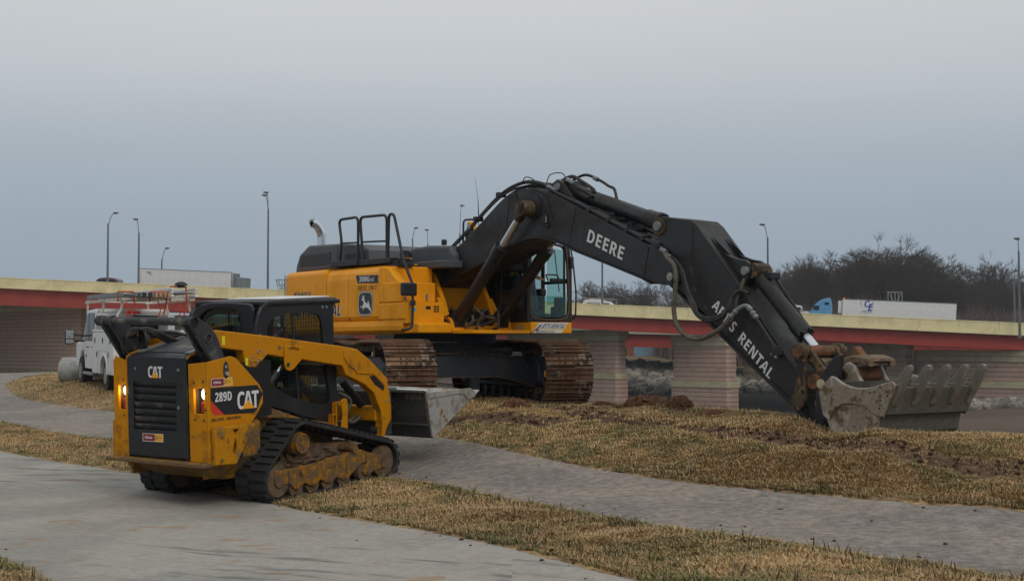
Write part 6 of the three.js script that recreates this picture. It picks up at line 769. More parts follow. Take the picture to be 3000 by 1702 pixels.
  U('step_slot', [box(1.15, 1.153, 1.585, 1.635, 1.02, 1.11), ...[0, 1, 2].flatMap(k => [box(1.15, 1.153, 1.54 + k * 0.038, 1.566 + k * 0.038, 0.86, 0.90), box(1.15, 1.153, 1.54 + k * 0.038, 1.566 + k * 0.038, 0.91, 0.96)])], MAT.dark, s3); U('blue_tag', box(1.15, 1.153, 1.55, 1.61, 1.3, 1.34), plain(0x3aa3c9, 0.5), s3);
  U('front_sill', [box(0.98, 1.34, 1.2, 1.36, 0.72, 1.36, 0.03)], MAT.excYellow);
  // lettering and badges on the side
  const p350 = U('model_plate', prof([[-0.54, 2.185], [0.21, 2.165], [0.21, 2.03], [-0.47, 2.05]], 1.451, 1.4535, 0), MAT.decalBlack); U('model_number', [text('350G', [-0.42, 2.075, 1.4535], [1, -0.02, 0], [0, 1, 0], 0.085, { w: 0.36, d: 0.002 }), text('LC', [-0.04, 2.073, 1.4535], [1, -0.02, 0], [0, 1, 0], 0.052, { w: 0.13, d: 0.002 })], MAT.letter, p350);
  U('hand_lettering', text('DIESEL ONLY', [-0.48, 1.93, 1.451], [1, -0.01, 0], [0, 1, 0], 0.075, { w: 0.64, d: 0.002, skew: 0.22, f: fontReg }), MAT.letterDark); U('hand_lettering', text('KJ403', [-2.86, 1.885, 1.451], [1, -0.02, 0], [0, 1, 0], 0.085, { w: 0.7, d: 0.002, skew: 0.15 }), plain(0x3a5a66, 0.6));
  for (const [m, dx, dz] of [[MAT.letter, 0.02, 0], [MAT.letterDark, 0, 0.002]]) U('owner_lettering', [text("ART'S", [-2.86 + dx, 1.515 - dx * 0.3, 1.451 + dz], [1, 0, 0], [0, 1, 0], 0.185, { w: 0.7, d: 0.002, skew: 0.22 }), text('RENTAL', [-2.08 + dx, 1.515 - dx * 0.3, 1.4515 + dz], [1, 0, 0], [0, 1, 0], 0.185, { w: 1.02, d: 0.002, skew: 0.22 })], m);
  { // leaping stag on a rounded shield
    const fx = x => -0.455 + (x - 697) / 120 * 0.5, fy = y => 1.495 + (1192 - y) / 202 * 0.415, sh = (k) => { const w = 0.25 - k, h = 0.2075 - k, c = [-0.205, 1.7025], P = []; for (let i = 0; i < 40; i++) { const a = i / 40 * 6.283, n = 4; P.push([c[0] + Math.sign(Math.cos(a)) * Math.abs(Math.cos(a)) ** (2 / n) * w, c[1] + Math.sign(Math.sin(a)) * Math.abs(Math.sin(a)) ** (2 / n) * h]); } return P; };
    const b = U('badge', prof(sh(0), 1.451, 1.4535, 0), MAT.decalBlack); U('badge_border', prof(sh(0.012), 1.4536, 1.4552, 0, [sh(0.024)]), MAT.letter, b);
    U('stag_emblem', prof([[728, 1062], [726, 1056], [733, 1050], [737, 1046], [731, 1038], [729, 1026], [733, 1036], [737, 1040], [735, 1024], [738, 1018], [740, 1036], [744, 1040], [748, 1030], [748, 1020], [751, 1032], [747, 1042], [752, 1040], [746, 1050], [750, 1062], [754, 1078], [766, 1088], [778, 1088], [776, 1074], [779, 1070], [784, 1078], [787, 1090], [790, 1106], [795, 1120], [801, 1140], [805, 1166], [799, 1156], [790, 1142], [780, 1130], [766, 1124], [757, 1122], [748, 1128], [741, 1142], [735, 1138], [742, 1126], [734, 1118], [722, 1124], [717, 1118], [726, 1111], [738, 1108], [742, 1096], [744, 1080], [740, 1068]].map(([x, y]) => [fx(x), fy(y)]), 1.4536, 1.4552, 0), MAT.letter, b);
  }
  // engine hood, grilles, chrome stack
  const hoodP = [[-3.28, 2.36], [-3.26, 2.47], [-3.12, 2.68], [-2.78, 2.83], [-1.64, 2.80], [-0.82, 2.74], [-0.56, 2.63], [-0.50, 2.36]], hp2 = [[-1.64, 2.36], [-1.64, 2.797], [-0.82, 2.74], [-0.56, 2.63], [-0.5, 2.36]];
  const hd = U('engine_hood', [prof([[-3.28, 2.345], [-3.26, 2.47], [-3.12, 2.68], [-2.78, 2.83], [-1.645, 2.80], [-1.645, 2.345]], -1.1, 1.2, 0.05, [], 3)], MAT.hood); U('engine_hood', [prof(hp2, -1.1, 1.2, 0.04, [], 3)], MAT.hood);
  const grid = (x0, x1, y0, y1, z, sl) => { const g = [box(x0, x1, y0, y1, z - 0.006, z + 0.002)], h = y1 - y0; const bars = []; for (let x = x0 - h; x < x1; x += 0.052) { for (const d of [1, -1]) { let a = [x, d > 0 ? y0 : y1], b = [x + h, d > 0 ? y1 : y0]; const cl = (p, q) => { const t0 = clamp((x0 - p[0]) / (q[0] - p[0])), t1 = clamp((x1 - p[0]) / (q[0] - p[0])); return [[lerp(p[0], q[0], t0), lerp(p[1], q[1], t0)], [lerp(p[0], q[0], t1), lerp(p[1], q[1], t1)]]; }; const [c, e] = cl(a, b); if (e[0] - c[0] > 0.02) bars.push(bar([c[0], c[1], z + 0.006], [e[0], e[1], z + 0.006], 0.012, 0.008)); } } return [g, bars]; };
  { const [b1, r1] = grid(-3.06, -1.9, 2.45, 2.66, 1.203); const g1 = U('grille', b1, MAT.dark); U('grille_mesh', r1, MAT.hood, g1); const [b2, r2] = grid(-1.38, -0.68, 2.45, 2.6, 1.203); const g2 = U('grille', b2, MAT.dark); U('grille_mesh', r2, MAT.hood, g2); }
  U('exhaust_stack', [tube([[-2.6, 2.75, 1.02], [-2.6, 3.0, 1.02], [-2.6, 3.1, 1.05], [-2.6, 3.2, 1.13], [-2.6, 3.235, 1.22]], 0.078, 20, false, 6), new THREE.TorusGeometry(0.078, 0.006, 8, 24).rotateX(0.1).translate(-2.6, 3.235, 1.225)], MAT.chrome);
  U('tread_strip', [box(-1.62, -0.62, 2.37, 2.47, 1.05, 1.38, 0.01), box(-0.6, 0.42, 2.36, 2.45, 0.95, 1.36, 0.01), box(0.3, 0.62, 2.3, 2.36, 1.0, 1.3, 0.01)], MAT.black); U('filler_cap', [cyl([0.02, 2.4, 0.8], [0.02, 2.56, 0.8], 0.1, 16), cyl([0.02, 2.56, 0.8], [0.02, 2.6, 0.8], 0.06, 12)], MAT.black); U('cap_ring', cyl([0.02, 2.45, 0.8], [0.02, 2.475, 0.8], 0.106, 16), MAT.excYellow);
  U('rear_cover', [prof([[-0.48, 2.32], [-0.48, 2.68], [0.1, 2.70], [0.75, 2.66], [0.9, 2.5], [0.9, 2.3]], -1.05, 0.42, 0.05, [], 3), box(-0.48, 1.0, 2.28, 2.4, -1.1, 0.7, 0.02)], MAT.hood);
  const RZ = 1.3; U('handrail', [bentRod([[-1.38, 2.45, RZ], [-1.31, 2.79, RZ], [-1.42, 3.20, RZ], [-0.73, 3.20, RZ], [-0.73, 2.45, RZ]], 0.024, 0.12, 10), bar([-1.30, 2.78, RZ], [-0.73, 2.76, RZ], 0.03)], MAT.black);
  U('handrail', [bentRod([[-0.57, 2.45, RZ], [-0.61, 2.8, RZ], [-0.67, 3.19, RZ], [0.23, 3.165, RZ], [0.24, 2.4, RZ]], 0.024, 0.12, 10), bar([-0.61, 2.76, RZ], [0.23, 2.73, RZ], 0.03)], MAT.black); U('handrail', [bentRod([[0.27, 2.4, RZ], [0.3, 3.17, RZ], [0.46, 3.16, RZ], [0.78, 2.36, RZ], [1.04, 2.0, RZ]].map((p, i) => i === 3 ? [0.76, 2.4, RZ] : p), 0.024, 0.08, 10), bar([0.3, 2.4, RZ], [0.56, 2.36, RZ], 0.03), bar([0.56, 2.36, RZ], [0.75, 2.44, RZ], 0.03)], MAT.black);
  const mir = U('mirror_post', [bentRod([[1.25, 1.99, 1.42], [1.25, 1.5, 1.42], [1.25, 1.27, 1.43], [1.22, 1.25, 1.6]], 0.022, 0.1), box(1.2, 1.3, 1.64, 1.72, 1.39, 1.45, 0.01), bar([1.2, 1.86, 1.45], [1.1, 1.86, 1.3], 0.03)], MAT.black); U('mirror_head', box(1.20, 1.27, 1.79, 2.0, 1.34, 1.63, 0.03), MAT.black, mir);
  // ---- boom foot, brackets, boom
  for (const s of [-1, 1]) { const a = s > 0 ? 0.42 : -0.50, b = s > 0 ? 0.50 : -0.42; U('boom_bracket', [prof([[-0.2, 1.25], [0.8, 1.25], [0.82, 1.45], [0.7, 1.72], [0.42, 2.15], [0.34, 2.24], [0.22, 2.27], [0.1, 2.22], [-0.15, 1.7]], a, b, 0.01)], MAT.excYellow); U('bracket_rib', prof([[0.5, 1.75], [0.62, 1.80], [0.9, 1.45], [0.82, 1.36]], s > 0 ? 0.5 : -0.56, s > 0 ? 0.56 : -0.5, 0.004), MAT.excYellow);
    U('foot_pin', [cylZ(0.22, 2.14, s * 0.52 - 0.03, s * 0.52 + 0.03, 0.1, 24), cylZ(0.22, 2.14, s * 0.55 - 0.03, s * 0.55 + 0.01, 0.05)], MAT.steel);
    for (const zz of [0.3, 0.57]) U('cylinder_bracket', [prof([[0.74, 1.22], [1.16, 1.22], [1.12, 1.38], [1.06, 1.45], [0.98, 1.47], [0.9, 1.44], [0.86, 1.38]], s * zz - 0.025, s * zz + 0.025, 0.01)], MAT.excYellow); U('cylinder_pin', cylZ(0.98, 1.37, s * 0.43 - 0.2, s * 0.43 + 0.2, 0.07, 20), MAT.rust); }
  U('deck_wall', [box(0.0, 0.3, 1.3, 2.02, -0.4, 0.4, 0.03), box(0.28, 0.32, 1.36, 1.98, -0.41, 0.72, 0.03)], MAT.excYellow);
  const lower = [[0.28, 2.0], [1.67, 2.36], [2.41, 2.56], [2.60, 2.62], [2.82, 2.665], [3.12, 2.675], [3.42, 2.625], [3.79, 2.505], [4.07, 2.40], [4.80, 2.18], [5.54, 1.95], [5.72, 1.875], [5.95, 1.83], [6.16, 1.82]], upper = [[6.26, 1.87], [6.27, 1.97], [6.2, 2.08], [6.04, 2.22], [5.88, 2.315], [5.56, 2.43], [5.06, 2.635], [4.43, 2.90], [3.99, 3.08], [3.65, 3.225], [3.30, 3.355], [3.00, 3.42], [2.70, 3.438], [2.41, 3.40], [2.13, 3.30], [1.87, 3.165], [1.40, 2.885], [0.84, 2.63], [0.38, 2.39], [0.14, 2.26], [0.10, 2.12], [0.16, 2.02]];
  const boom = U('boom', [prof([...lower, ...upper], -0.31, 0.31, 0.006), prof([...lower.slice(0, 12), ...lower.slice(0, 12).reverse().map(([x, y]) => [x, y - 0.022])].slice(0, 24), -0.35, 0.35, 0)], MAT.excDark);
  const foot = U('boom_foot', cylZ(0.22, 2.14, -0.4, 0.4, 0.13, 24), MAT.rust);
  for (const s of [-1, 1]) {
    const zf = s * 0.3125; U('boom_seam', [bar([4.03, 3.045, zf], [3.87, 2.51, zf], 0.014, 0.006), bar([5.645, 2.36, zf], [5.545, 1.97, zf], 0.03, 0.012), bar([1.2, 2.76, zf], [1.75, 2.40, zf], 0.01, 0.005), bar([2.35, 3.34, zf], [2.2, 2.53, zf], 0.008, 0.004)], MAT.excDark, boom);
    U('boss', [cylZ(3.0, 3.13, s > 0 ? 0.31 : -0.33, s > 0 ? 0.33 : -0.31, 0.19, 36), cylZ(2.96, 3.1, s > 0 ? 0.325 : -0.35, s > 0 ? 0.35 : -0.325, 0.145, 30)], MAT.excDark, boom); U('rod_pin', cylZ(2.96, 3.1, s > 0 ? 0.34 : -0.4, s > 0 ? 0.4 : -0.34, 0.115, 24), MAT.rust, boom);
    U('tip_pin', [cylZ(6.16, 1.935, s * 0.34 - 0.035, s * 0.34 + 0.035, 0.085, 24)], MAT.excDark, boom); U('tip_pin_cap', [cylZ(6.16, 1.935, s * 0.37 - 0.02, s * 0.37 + 0.015, 0.058, 20)], MAT.steel, boom);
    // boom lift cylinders
    const a = [0.98, 1.37, s * 0.43], e = [2.96, 3.1, s * 0.46], d = V(...e).sub(V(...a)).normalize(), at = k => V(...a).addScaledVector(d, k).toArray(); const L = V(...e).distanceTo(V(...a));
    const bc = U('boom_cylinder', [cyl(a, at(1.78), 0.098, 24), cyl(at(1.62), at(1.8), 0.112, 24), cyl(at(0.0), at(0.14), 0.11, 24), cylZ(a[0], a[1], a[2] - 0.13, a[2] + 0.13, 0.14, 24), bar([...at(0.25)].map((v, i) => i === 1 ? v - 0.1 : v), [...at(1.6)].map((v, i) => i === 1 ? v - 0.13 : v), 0.035), box(-0.06, 0.06, -0.03, 0.05, -0.04, 0.04).translate(...at(1.7)).translate(-0.06, 0.1, 0)], MAT.excDark); U('cylinder_rod', cyl(at(1.8), at(L - 0.1), 0.056, 20), MAT.chrome, bc); U('rod_eye', [cylZ(e[0], e[1], e[2] - 0.11, e[2] + 0.11, 0.125, 24), cylZ(e[0], e[1], e[2] + 0.1, e[2] + 0.125, 0.07, 16), cyl(at(L - 0.24), at(L - 0.05), 0.075, 16)], MAT.rust, bc);
  }
  U('work_lamp', [box(3.25, 3.36, 2.84, 2.98, 0.312, 0.37, 0.015), box(3.29, 3.4, 2.80, 2.84, 0.32, 0.36, 0.008)], MAT.excDark, boom); U('lamp_glass', box(3.362, 3.372, 2.86, 2.96, 0.318, 0.364, 0.004), MAT.chrome, boom);
  U('lettering', text('DEERE', [4.265, 2.535, 0.3125], [0.83, -0.327, 0], [0.35, 0.937, 0], 0.185, { w: 0.9, d: 0.002, gap: 0.03 }), MAT.letter, boom);
  for (const x of [[2.72, 3.44], [4.6, 2.84], [5.0, 2.67]]) U('hose_stand', box(x[0] - 0.05, x[0] + 0.05, x[1] - 0.02, x[1] + 0.1, -0.22, 0.1, 0.01), MAT.black, boom);
  // pipes and hoses over the boom back
  const topL = (dz, dy) => [[0.05, 2.2, dz], [0.12, 2.42, dz], [0.49, 2.62 + dy, dz], [0.84, 2.80 + dy, dz], [1.30, 3.05 + dy, dz], [1.77, 3.31 + dy, dz], [2.09, 3.45 + dy, dz], [2.41, 3.53 + dy, dz], [2.72, 3.55 + dy, dz], [3.03, 3.50 + dy, dz], [3.4, 3.38 + dy * 0.5, dz]];
  U('boom_hoses', [tube(topL(0.22, 0), 0.03, 8), tube(topL(0.1, -0.04), 0.028, 8), tube(topL(-0.1, -0.02), 0.03, 8), tube(topL(0.27, -0.07).slice(0, 9), 0.018, 8)], MAT.hose);
  U('boom_pipes', [0.27, 0.2, -0.15, -0.22].map((z, i) => tube([[3.3, 3.40, z], [3.6, 3.275, z], [3.99, 3.125, z], [4.43, 2.945, z], [5.06, 2.68, z], [5.56, 2.475, z], [5.85, 2.36, z], [6.0, 2.28, z]], i % 2 ? 0.02 : 0.026, 8, false, 3)), MAT.black); U('hose_fitting', [[3.32, 3.40, 0.25], [3.42, 3.36, 0.25], [1.1, 2.94, 0.22], [0.32, 2.53, 0.22], [0.5, 2.63, 0.2], [0.42, 2.58, 0.12], [5.95, 2.3, 0.3], [6.1, 2.22, 0.36]].map(([x, y, z]) => cyl([x - 0.05, y + 0.02, z], [x + 0.05, y - 0.025, z], 0.036, 12)), MAT.galv); U('pipe_clamp', [[4.3, 3.0], [4.75, 2.82], [5.15, 2.65], [5.5, 2.51], [5.8, 2.39], [1.35, 3.08], [2.0, 3.42]].map(([x, y]) => box(x - 0.04, x + 0.04, y - 0.05, y + 0.025, 0.15, 0.31, 0.01).translate(0, 0, 0)), MAT.black);
  U('stray_wires', [tube([[2.5, 3.5, 0.3], [2.55, 3.3, 0.325], [2.68, 3.2, 0.335]], 0.006, 5), tube([[3.1, 3.5, 0.15], [3.2, 3.62, 0.15], [3.45, 3.62, 0.12], [3.55, 3.5, 0.1]], 0.008, 5), tube([[2.6, 3.54, 0.25], [2.68, 3.62, 0.25], [2.82, 3.6, 0.25], [2.9, 3.54, 0.2]], 0.008, 5), tube([[2.9, 3.42, 0.318], [3.3, 3.28, 0.318], [3.42, 3.05, 0.318], [3.5, 2.86, 0.318]], 0.005, 5)], MAT.dark);
  // arm (stick) cylinder
  { const a = V(3.52, 3.36, 0), e = V(5.80, 2.65, 0), d = e.clone().sub(a).normalize(), at = k => a.clone().addScaledVector(d, k).toArray(), L = a.distanceTo(e); const ac = U('arm_cylinder', [cyl(at(0.1), at(L - 0.4), 0.112, 28), cyl(at(L - 0.52), at(L - 0.26), 0.13, 28), cyl(at(L - 0.3), at(L - 0.22), 0.142, 24), cylZ(a.x, a.y, -0.14, 0.14, 0.15, 24), cylZ(e.x, e.y, -0.13, 0.13, 0.12, 24), cyl(at(L - 0.22), at(L - 0.05), 0.07, 20)], MAT.excDark); U('gland_bolt', Array.from({ length: 14 }, (_, i) => { const q = new THREE.Quaternion().setFromUnitVectors(UP, d), v = V(0.125 * Math.cos(i / 14 * 6.283), 0, 0.125 * Math.sin(i / 14 * 6.283)).applyQuaternion(q).add(V(...at(L - 0.21))); return cyl(v.toArray(), v.clone().addScaledVector(d, 0.025).toArray(), 0.014, 6); }), MAT.black, ac);
    for (const s of [-1, 1]) U('arm_cylinder_bracket', [prof([[3.25, 3.3], [3.35, 3.47], [3.47, 3.52], [3.6, 3.46], [3.85, 3.2], [3.85, 3.1]], s * 0.2 - 0.03, s * 0.2 + 0.03, 0.008)], MAT.excDark, boom); U('bracket_pin', cylZ(3.49, 3.4, -0.26, 0.26, 0.062, 20), MAT.galv, boom);
    U('cylinder_hoses', [tube([[3.3, 3.5, 0.05], [3.6, 3.56, 0.05], [3.85, 3.46, 0.05], [4.1, 3.33, 0.05], [4.15, 3.27, 0.05], [4.05, 3.27, 0.04]], 0.028, 8), tube([[3.35, 3.46, 0.14], [3.62, 3.48, 0.15], [3.9, 3.36, 0.15], [4.12, 3.26, 0.15], [4.18, 3.2, 0.13], [4.08, 3.2, 0.11]], 0.025, 8), tube([[3.4, 3.52, -0.1], [3.75, 3.58, -0.1], [4.1, 3.46, -0.1], [4.3, 3.36, -0.1], [4.45, 3.3, -0.08], [4.55, 3.12, -0.05]], 0.022, 8)], MAT.hose, ac); U('hose_collar', [[3.66, 3.49, 0.15], [3.75, 3.45, 0.15], [4.0, 3.5, -0.1]].map(([x, y, z]) => cyl([x - 0.04, y + 0.016, z], [x + 0.04, y - 0.02, z], 0.034, 12)), MAT.galv, ac); }
  // ---- arm
  const armP = [[5.70, 2.72], [5.76, 2.775], [5.86, 2.775], [6.44, 2.685], [6.56, 2.60], [7.25, 1.885], [8.315, 0.70], [8.42, 0.42], [8.60, 0.13], [8.56, 0.06], [8.42, 0.11], [7.88, 0.51], [7.32, 0.935], [6.65, 1.455], [6.12, 1.81], [5.97, 1.88], [5.94, 2.0], [6.0, 2.18], [5.80, 2.45], [5.72, 2.56]];
  const arm = U('arm', [prof(armP, -0.25, 0.25, 0.008), prof([[8.6, 0.1], [8.56, 0.05], [7.3, 0.925], [5.98, 1.86], [5.98, 1.885], [7.32, 0.955]], -0.275, 0.275, 0)], MAT.excDark);
  U('arm_fin', [-0.13, 0.13].map(z => prof([[6.58, 2.51], [6.68, 2.40], [6.8, 2.315], [7.0, 2.20], [7.2, 2.135], [7.35, 2.11], [7.43, 2.06], [7.46, 1.98], [7.42, 1.89], [7.33, 1.78], [6.9, 2.22], [6.6, 2.52]], z - 0.03, z + 0.03, 0.008)), MAT.excDark, arm); U('arm_seam', [bar([6.48, 2.64, 0.252], [6.46, 2.1, 0.252], 0.008, 0.006), bar([6.62, 2.52, 0.2515], [8.3, 0.68, 0.2515], 0.018, 0.008)], MAT.excDark, arm);
  for (const s of [-1, 1]) { U('arm_pin', [cylZ(5.81, 2.645, s * 0.27 - 0.03, s * 0.27 + 0.04, 0.065, 22), cylZ(7.38, 1.97, s * 0.17 - 0.03, s * 0.17 + 0.04, 0.055, 22)], MAT.galv, arm); U('pin_boss', [cylZ(5.81, 2.64, s * 0.255 - 0.02, s * 0.255 + 0.02, 0.12, 24)], MAT.rust, arm); }
  U('rust_patch', [prof(smooth([[7.32, 1.66], [7.42, 1.72], [7.5, 1.62], [7.46, 1.5], [7.38, 1.56]], 3), 0.252, 0.2545, 0)].slice(1).concat([lump(0.03, 0.7, 3.2, 0.15, 160, 3, 0.5).rotateZ(0.3).translate(6.44, 2.02, 0.25), lump(0.025, 0.8, 3.0, 0.15, 161, 3, 0.5).rotateZ(0.5).translate(6.52, 1.74, 0.25), lump(0.025, 1.6, 1.6, 0.15, 162, 3, 0.5).translate(6.72, 1.5, 0.25), lump(0.03, 0.7, 2.2, 0.12, 163, 3, 0.5).rotateZ(0.7).translate(7.3, 1.7, 0.18)]), MAT.rust, arm);
  { const dx = 0.74, dy = -0.672; for (const [w, o] of [["ART'S", 0], ['RENTAL', 0.63]]) U('lettering', text(w, [6.83 + dx * o, 1.515 + dy * o, 0.252], [dx, dy, 0], [-dy, dx, 0], 0.145, { w: o ? 0.76 : 0.52, d: 0.002, gap: 0.04 }), MAT.letter, arm); }
  // hanging hoses between boom and arm, steel pipe run down the arm
  U('hanging_hose', tube([[6.05, 2.25, 0.36], [6.17, 2.18, 0.42], [6.32, 2.08, 0.45], [6.37, 1.91, 0.46], [6.35, 1.69, 0.46], [6.33, 1.47, 0.46], [6.39, 1.28, 0.46], [6.55, 1.14, 0.45], [6.74, 1.095, 0.44], [6.94, 1.13, 0.43], [7.18, 1.24, 0.41], [7.35, 1.40, 0.38]], 0.032, 12, false, 8), MAT.hoseGrey); U('hanging_hose', [0, 0.03].map(k => tube([[6.05, 2.22, 0.3], [6.26, 2.15, 0.36], [6.42 + k, 1.98, 0.4], [6.5 + k, 1.78, 0.41], [6.63 + k, 1.54, 0.42 - k], [6.76, 1.39 + k, 0.42], [6.97, 1.33 + k, 0.42], [7.17, 1.38 + k, 0.4], [7.29 - k, 1.50, 0.38], [7.31, 1.64, 0.34], [7.41, 1.71, 0.3], [7.55, 1.67, 0.28]], 0.024, 10, false, 7)), MAT.hose);
  U('elbow_pipe', [tube([[7.35, 1.40, 0.38], [7.44, 1.47, 0.37], [7.52, 1.51, 0.35], [7.58, 1.5, 0.33], [7.63, 1.45, 0.32]], 0.03, 12), ...[[7.33, 1.385, 0.385], [7.4, 1.44, 0.375], [7.6, 1.475, 0.325], [7.65, 1.42, 0.32], [7.69, 1.375, 0.315]].map(([x, y, z], i) => new THREE.SphereGeometry(0.041, 14, 10).scale(1, 0.9, 1).translate(x, y, z))], MAT.galv); const ap = U('arm_pipe', [cyl([7.67, 1.39, 0.315], [8.02, 0.97, 0.3], 0.022, 12), box(-0.06, 0.06, -0.06, 0.06, -0.04, 0.05, 0.012).translate(8.04, 0.945, 0.3), box(-0.05, 0.05, -0.04, 0.04, 0, 0.06, 0.01).translate(7.62, 1.38, 0.25)], MAT.black); U('pipe_plug', [[8.01, 0.88, 0.3], [8.05, 0.87, 0.33], [7.98, 0.9, 0.33]].map(p => new THREE.SphereGeometry(0.024, 10, 8).translate(...p)), MAT.galv, ap);
  U('upright_hose', [cyl([7.36, 1.68, 0.27], [7.43, 1.86, 0.25], 0.022, 10), tube([[7.36, 1.68, 0.27], [7.32, 1.55, 0.29], [7.33, 1.42, 0.3]], 0.018, 8)], MAT.hoseGrey);
  // bucket cylinder and linkage
  { const a = V(7.40, 1.95, 0), e = V(8.44, 0.94, 0), d = e.clone().sub(a).normalize(), at = k => a.clone().addScaledVector(d, k).toArray(), L = a.distanceTo(e); const bc = U('bucket_cylinder', [cyl(at(0.12), at(L - 0.36), 0.1, 26), cyl(at(L - 0.5), at(L - 0.3), 0.115, 26), cylZ(a.x, a.y, -0.09, 0.09, 0.11, 20), cyl([7.62, 1.9, -0.1], [8.2, 1.22, -0.1], 0.022, 8), box(-0.07, 0.07, -0.04, 0.04, -0.14, 0.04, 0.01).translate(7.62, 1.9, 0)], MAT.excDark); U('gland_bolt', Array.from({ length: 12 }, (_, i) => { const q = new THREE.Quaternion().setFromUnitVectors(UP, d), v = V(0.11 * Math.cos(i / 12 * 6.283), 0, 0.11 * Math.sin(i / 12 * 6.283)).applyQuaternion(q).add(V(...at(L - 0.31))); return cyl(v.toArray(), v.clone().addScaledVector(d, 0.04).toArray(), 0.015, 6); }), MAT.black, bc); U('cylinder_rod', cyl(at(L - 0.3), at(L - 0.06), 0.055, 20), MAT.chrome, bc); U('clevis_rust', [cylZ(a.x + 0.05, a.y + 0.02, -0.13, 0.13, 0.1, 20)], MAT.rust, bc); }
  U('link_pin', [cylZ(8.46, 0.94, -0.42, 0.40, 0.075, 24), cylZ(8.46, 0.94, -0.44, -0.40, 0.035, 10)], MAT.rustOrange); U('link_pin_grease', [new THREE.SphereGeometry(0.03, 10, 8).translate(8.46, 0.97, -0.46)], MAT.galv);
  const linkG2 = (ax, ay, bx, by, r, w, z0, z1) => { const a = Math.atan2(by - ay, bx - ax), P = []; const N = 10; for (let i = 0; i <= N; i++) { const q = a + Math.PI / 2 + i / N * Math.PI; P.push([ax + r * Math.cos(q), ay + r * Math.sin(q)]); } P.push([lerp(ax, bx, 0.5) + w * Math.cos(a - Math.PI / 2), lerp(ay, by, 0.5) + w * Math.sin(a - Math.PI / 2)]); for (let i = 0; i <= N; i++) { const q = a - Math.PI / 2 + i / N * Math.PI; P.push([bx + r * Math.cos(q), by + r * Math.sin(q)]); } P.push([lerp(ax, bx, 0.5) + w * Math.cos(a + Math.PI / 2), lerp(ay, by, 0.5) + w * Math.sin(a + Math.PI / 2)]); return prof(P, z0, z1, 0.01); };
  for (const s of [-1, 1]) { const g = U('guide_link', [linkG2(8.46, 0.94, 8.45, 0.34, 0.1, 0.055, s > 0 ? 0.3 : -0.36, s > 0 ? 0.36 : -0.3)], MAT.rust); U('link_boss', [cylZ(8.46, 0.94, s * 0.36 - 0.03, s * 0.36 + 0.03, 0.095, 24), cylZ(8.45, 0.34, s * 0.36 - 0.03, s * 0.36 + 0.03, 0.105, 24)], MAT.rust, g); U('bucket_link', linkG2(8.46, 0.94, 8.86, 0.56, 0.085, 0.06, s > 0 ? 0.2 : -0.26, s > 0 ? 0.26 : -0.2), MAT.rust); }
  U('link_web', [prof([[8.6, 0.74], [8.66, 0.86], [8.9, 0.62], [8.82, 0.56]], -0.2, 0.2, 0.01)], MAT.rust); U('linkage_hub', [cylZ(8.62, 0.58, -0.22, 0.3, 0.09, 20), cylZ(8.72, 0.32, -0.24, 0.3, 0.075, 20)], MAT.rustOrange);
  // quick coupler
  const coupP = [[8.83, 0.63], [9.0, 0.83], [9.07, 0.885], [9.17, 0.90], [9.13, 0.64], [8.92, 0.54], [8.96, 0.36], [9.03, 0.17], [9.02, 0.02], [8.75, 0.02], [8.78, 0.55]]; const cp = U('quick_coupler', [prof(coupP, 0.36, 0.42, 0.008), prof(coupP, -0.42, -0.36, 0.008), box(8.8, 9.0, 0.02, 0.5, -0.36, 0.36, 0.01)], MAT.black); U('coupler_pin', [cylZ(8.86, 0.56, -0.44, 0.44, 0.055, 20)], MAT.pierTrim, cp); U('lower_pin', cylZ(8.86, 0.08, -0.46, 0.46, 0.08, 22), MAT.black, cp); decal('data_label', [[8.9, 0.26, 0.4215], [9.0, 0.22, 0.4215], [8.98, 0.36, 0.4215], [8.93, 0.42, 0.4215]], plain(0xd6d5d0, 0.5), cp);
  // digging bucket: shell, side plates, ears, lip, adaptors and teeth
  const outer = [[9.12, 0.53], [9.14, 0.3], [9.2, 0.12], [9.32, -0.03], [9.55, -0.09], [9.8, -0.05], [9.95, 0.05], [9.995, 0.26], [10.04, 0.33]], inner = [[10.02, 0.34], [9.965, 0.27], [9.92, 0.08], [9.79, -0.01], [9.55, -0.05], [9.34, 0.0], [9.24, 0.14], [9.18, 0.32], [9.16, 0.53]];
  const bk = U('bucket', [prof([...outer, ...inner], -0.7, 0.7, 0.004), prof([[10.035, 0.26], [10.075, 0.255], [10.185, 0.545], [10.15, 0.56]], -0.715, 0.715, 0.004)], MAT.bucketDark);
  const sideUp = [[9.10, 0.5], [9.28, 0.655], [9.34, 0.645], [9.45, 0.585], [9.58, 0.545], [9.72, 0.53], [9.89, 0.545], [10.04, 0.585], [10.17, 0.62], [10.21, 0.58], [10.03, 0.22], [9.92, 0.24], [9.80, 0.325], [9.62, 0.36], [9.46, 0.35], [9.36, 0.30], [9.28, 0.20], [9.26, 0.15], [9.16, 0.22]], sideLo = [[9.18, 0.25], [9.26, 0.05], [9.34, -0.03], [9.55, -0.09], [9.8, -0.05], [9.94, 0.05], [9.98, 0.26], [9.80, 0.4], [9.4, 0.4]];
  for (const s of [-1, 1]) { U('side_plate', prof(sideUp, s > 0 ? 0.702 : -0.74, s > 0 ? 0.74 : -0.702, 0.008), MAT.bucketSide, bk); U('lower_side_plate', prof(sideLo, s > 0 ? 0.69 : -0.715, s > 0 ? 0.715 : -0.69, 0.004), MAT.bucketSide, bk); U('side_rim', tube([[9.29, 0.655, s * 0.722], [9.36, 0.637, s * 0.722], [9.46, 0.58, s * 0.722], [9.58, 0.542, s * 0.722], [9.72, 0.528, s * 0.722], [9.89, 0.543, s * 0.722], [10.05, 0.588, s * 0.722], [10.17, 0.622, s * 0.722]], 0.012, 6), MAT.steel, bk);
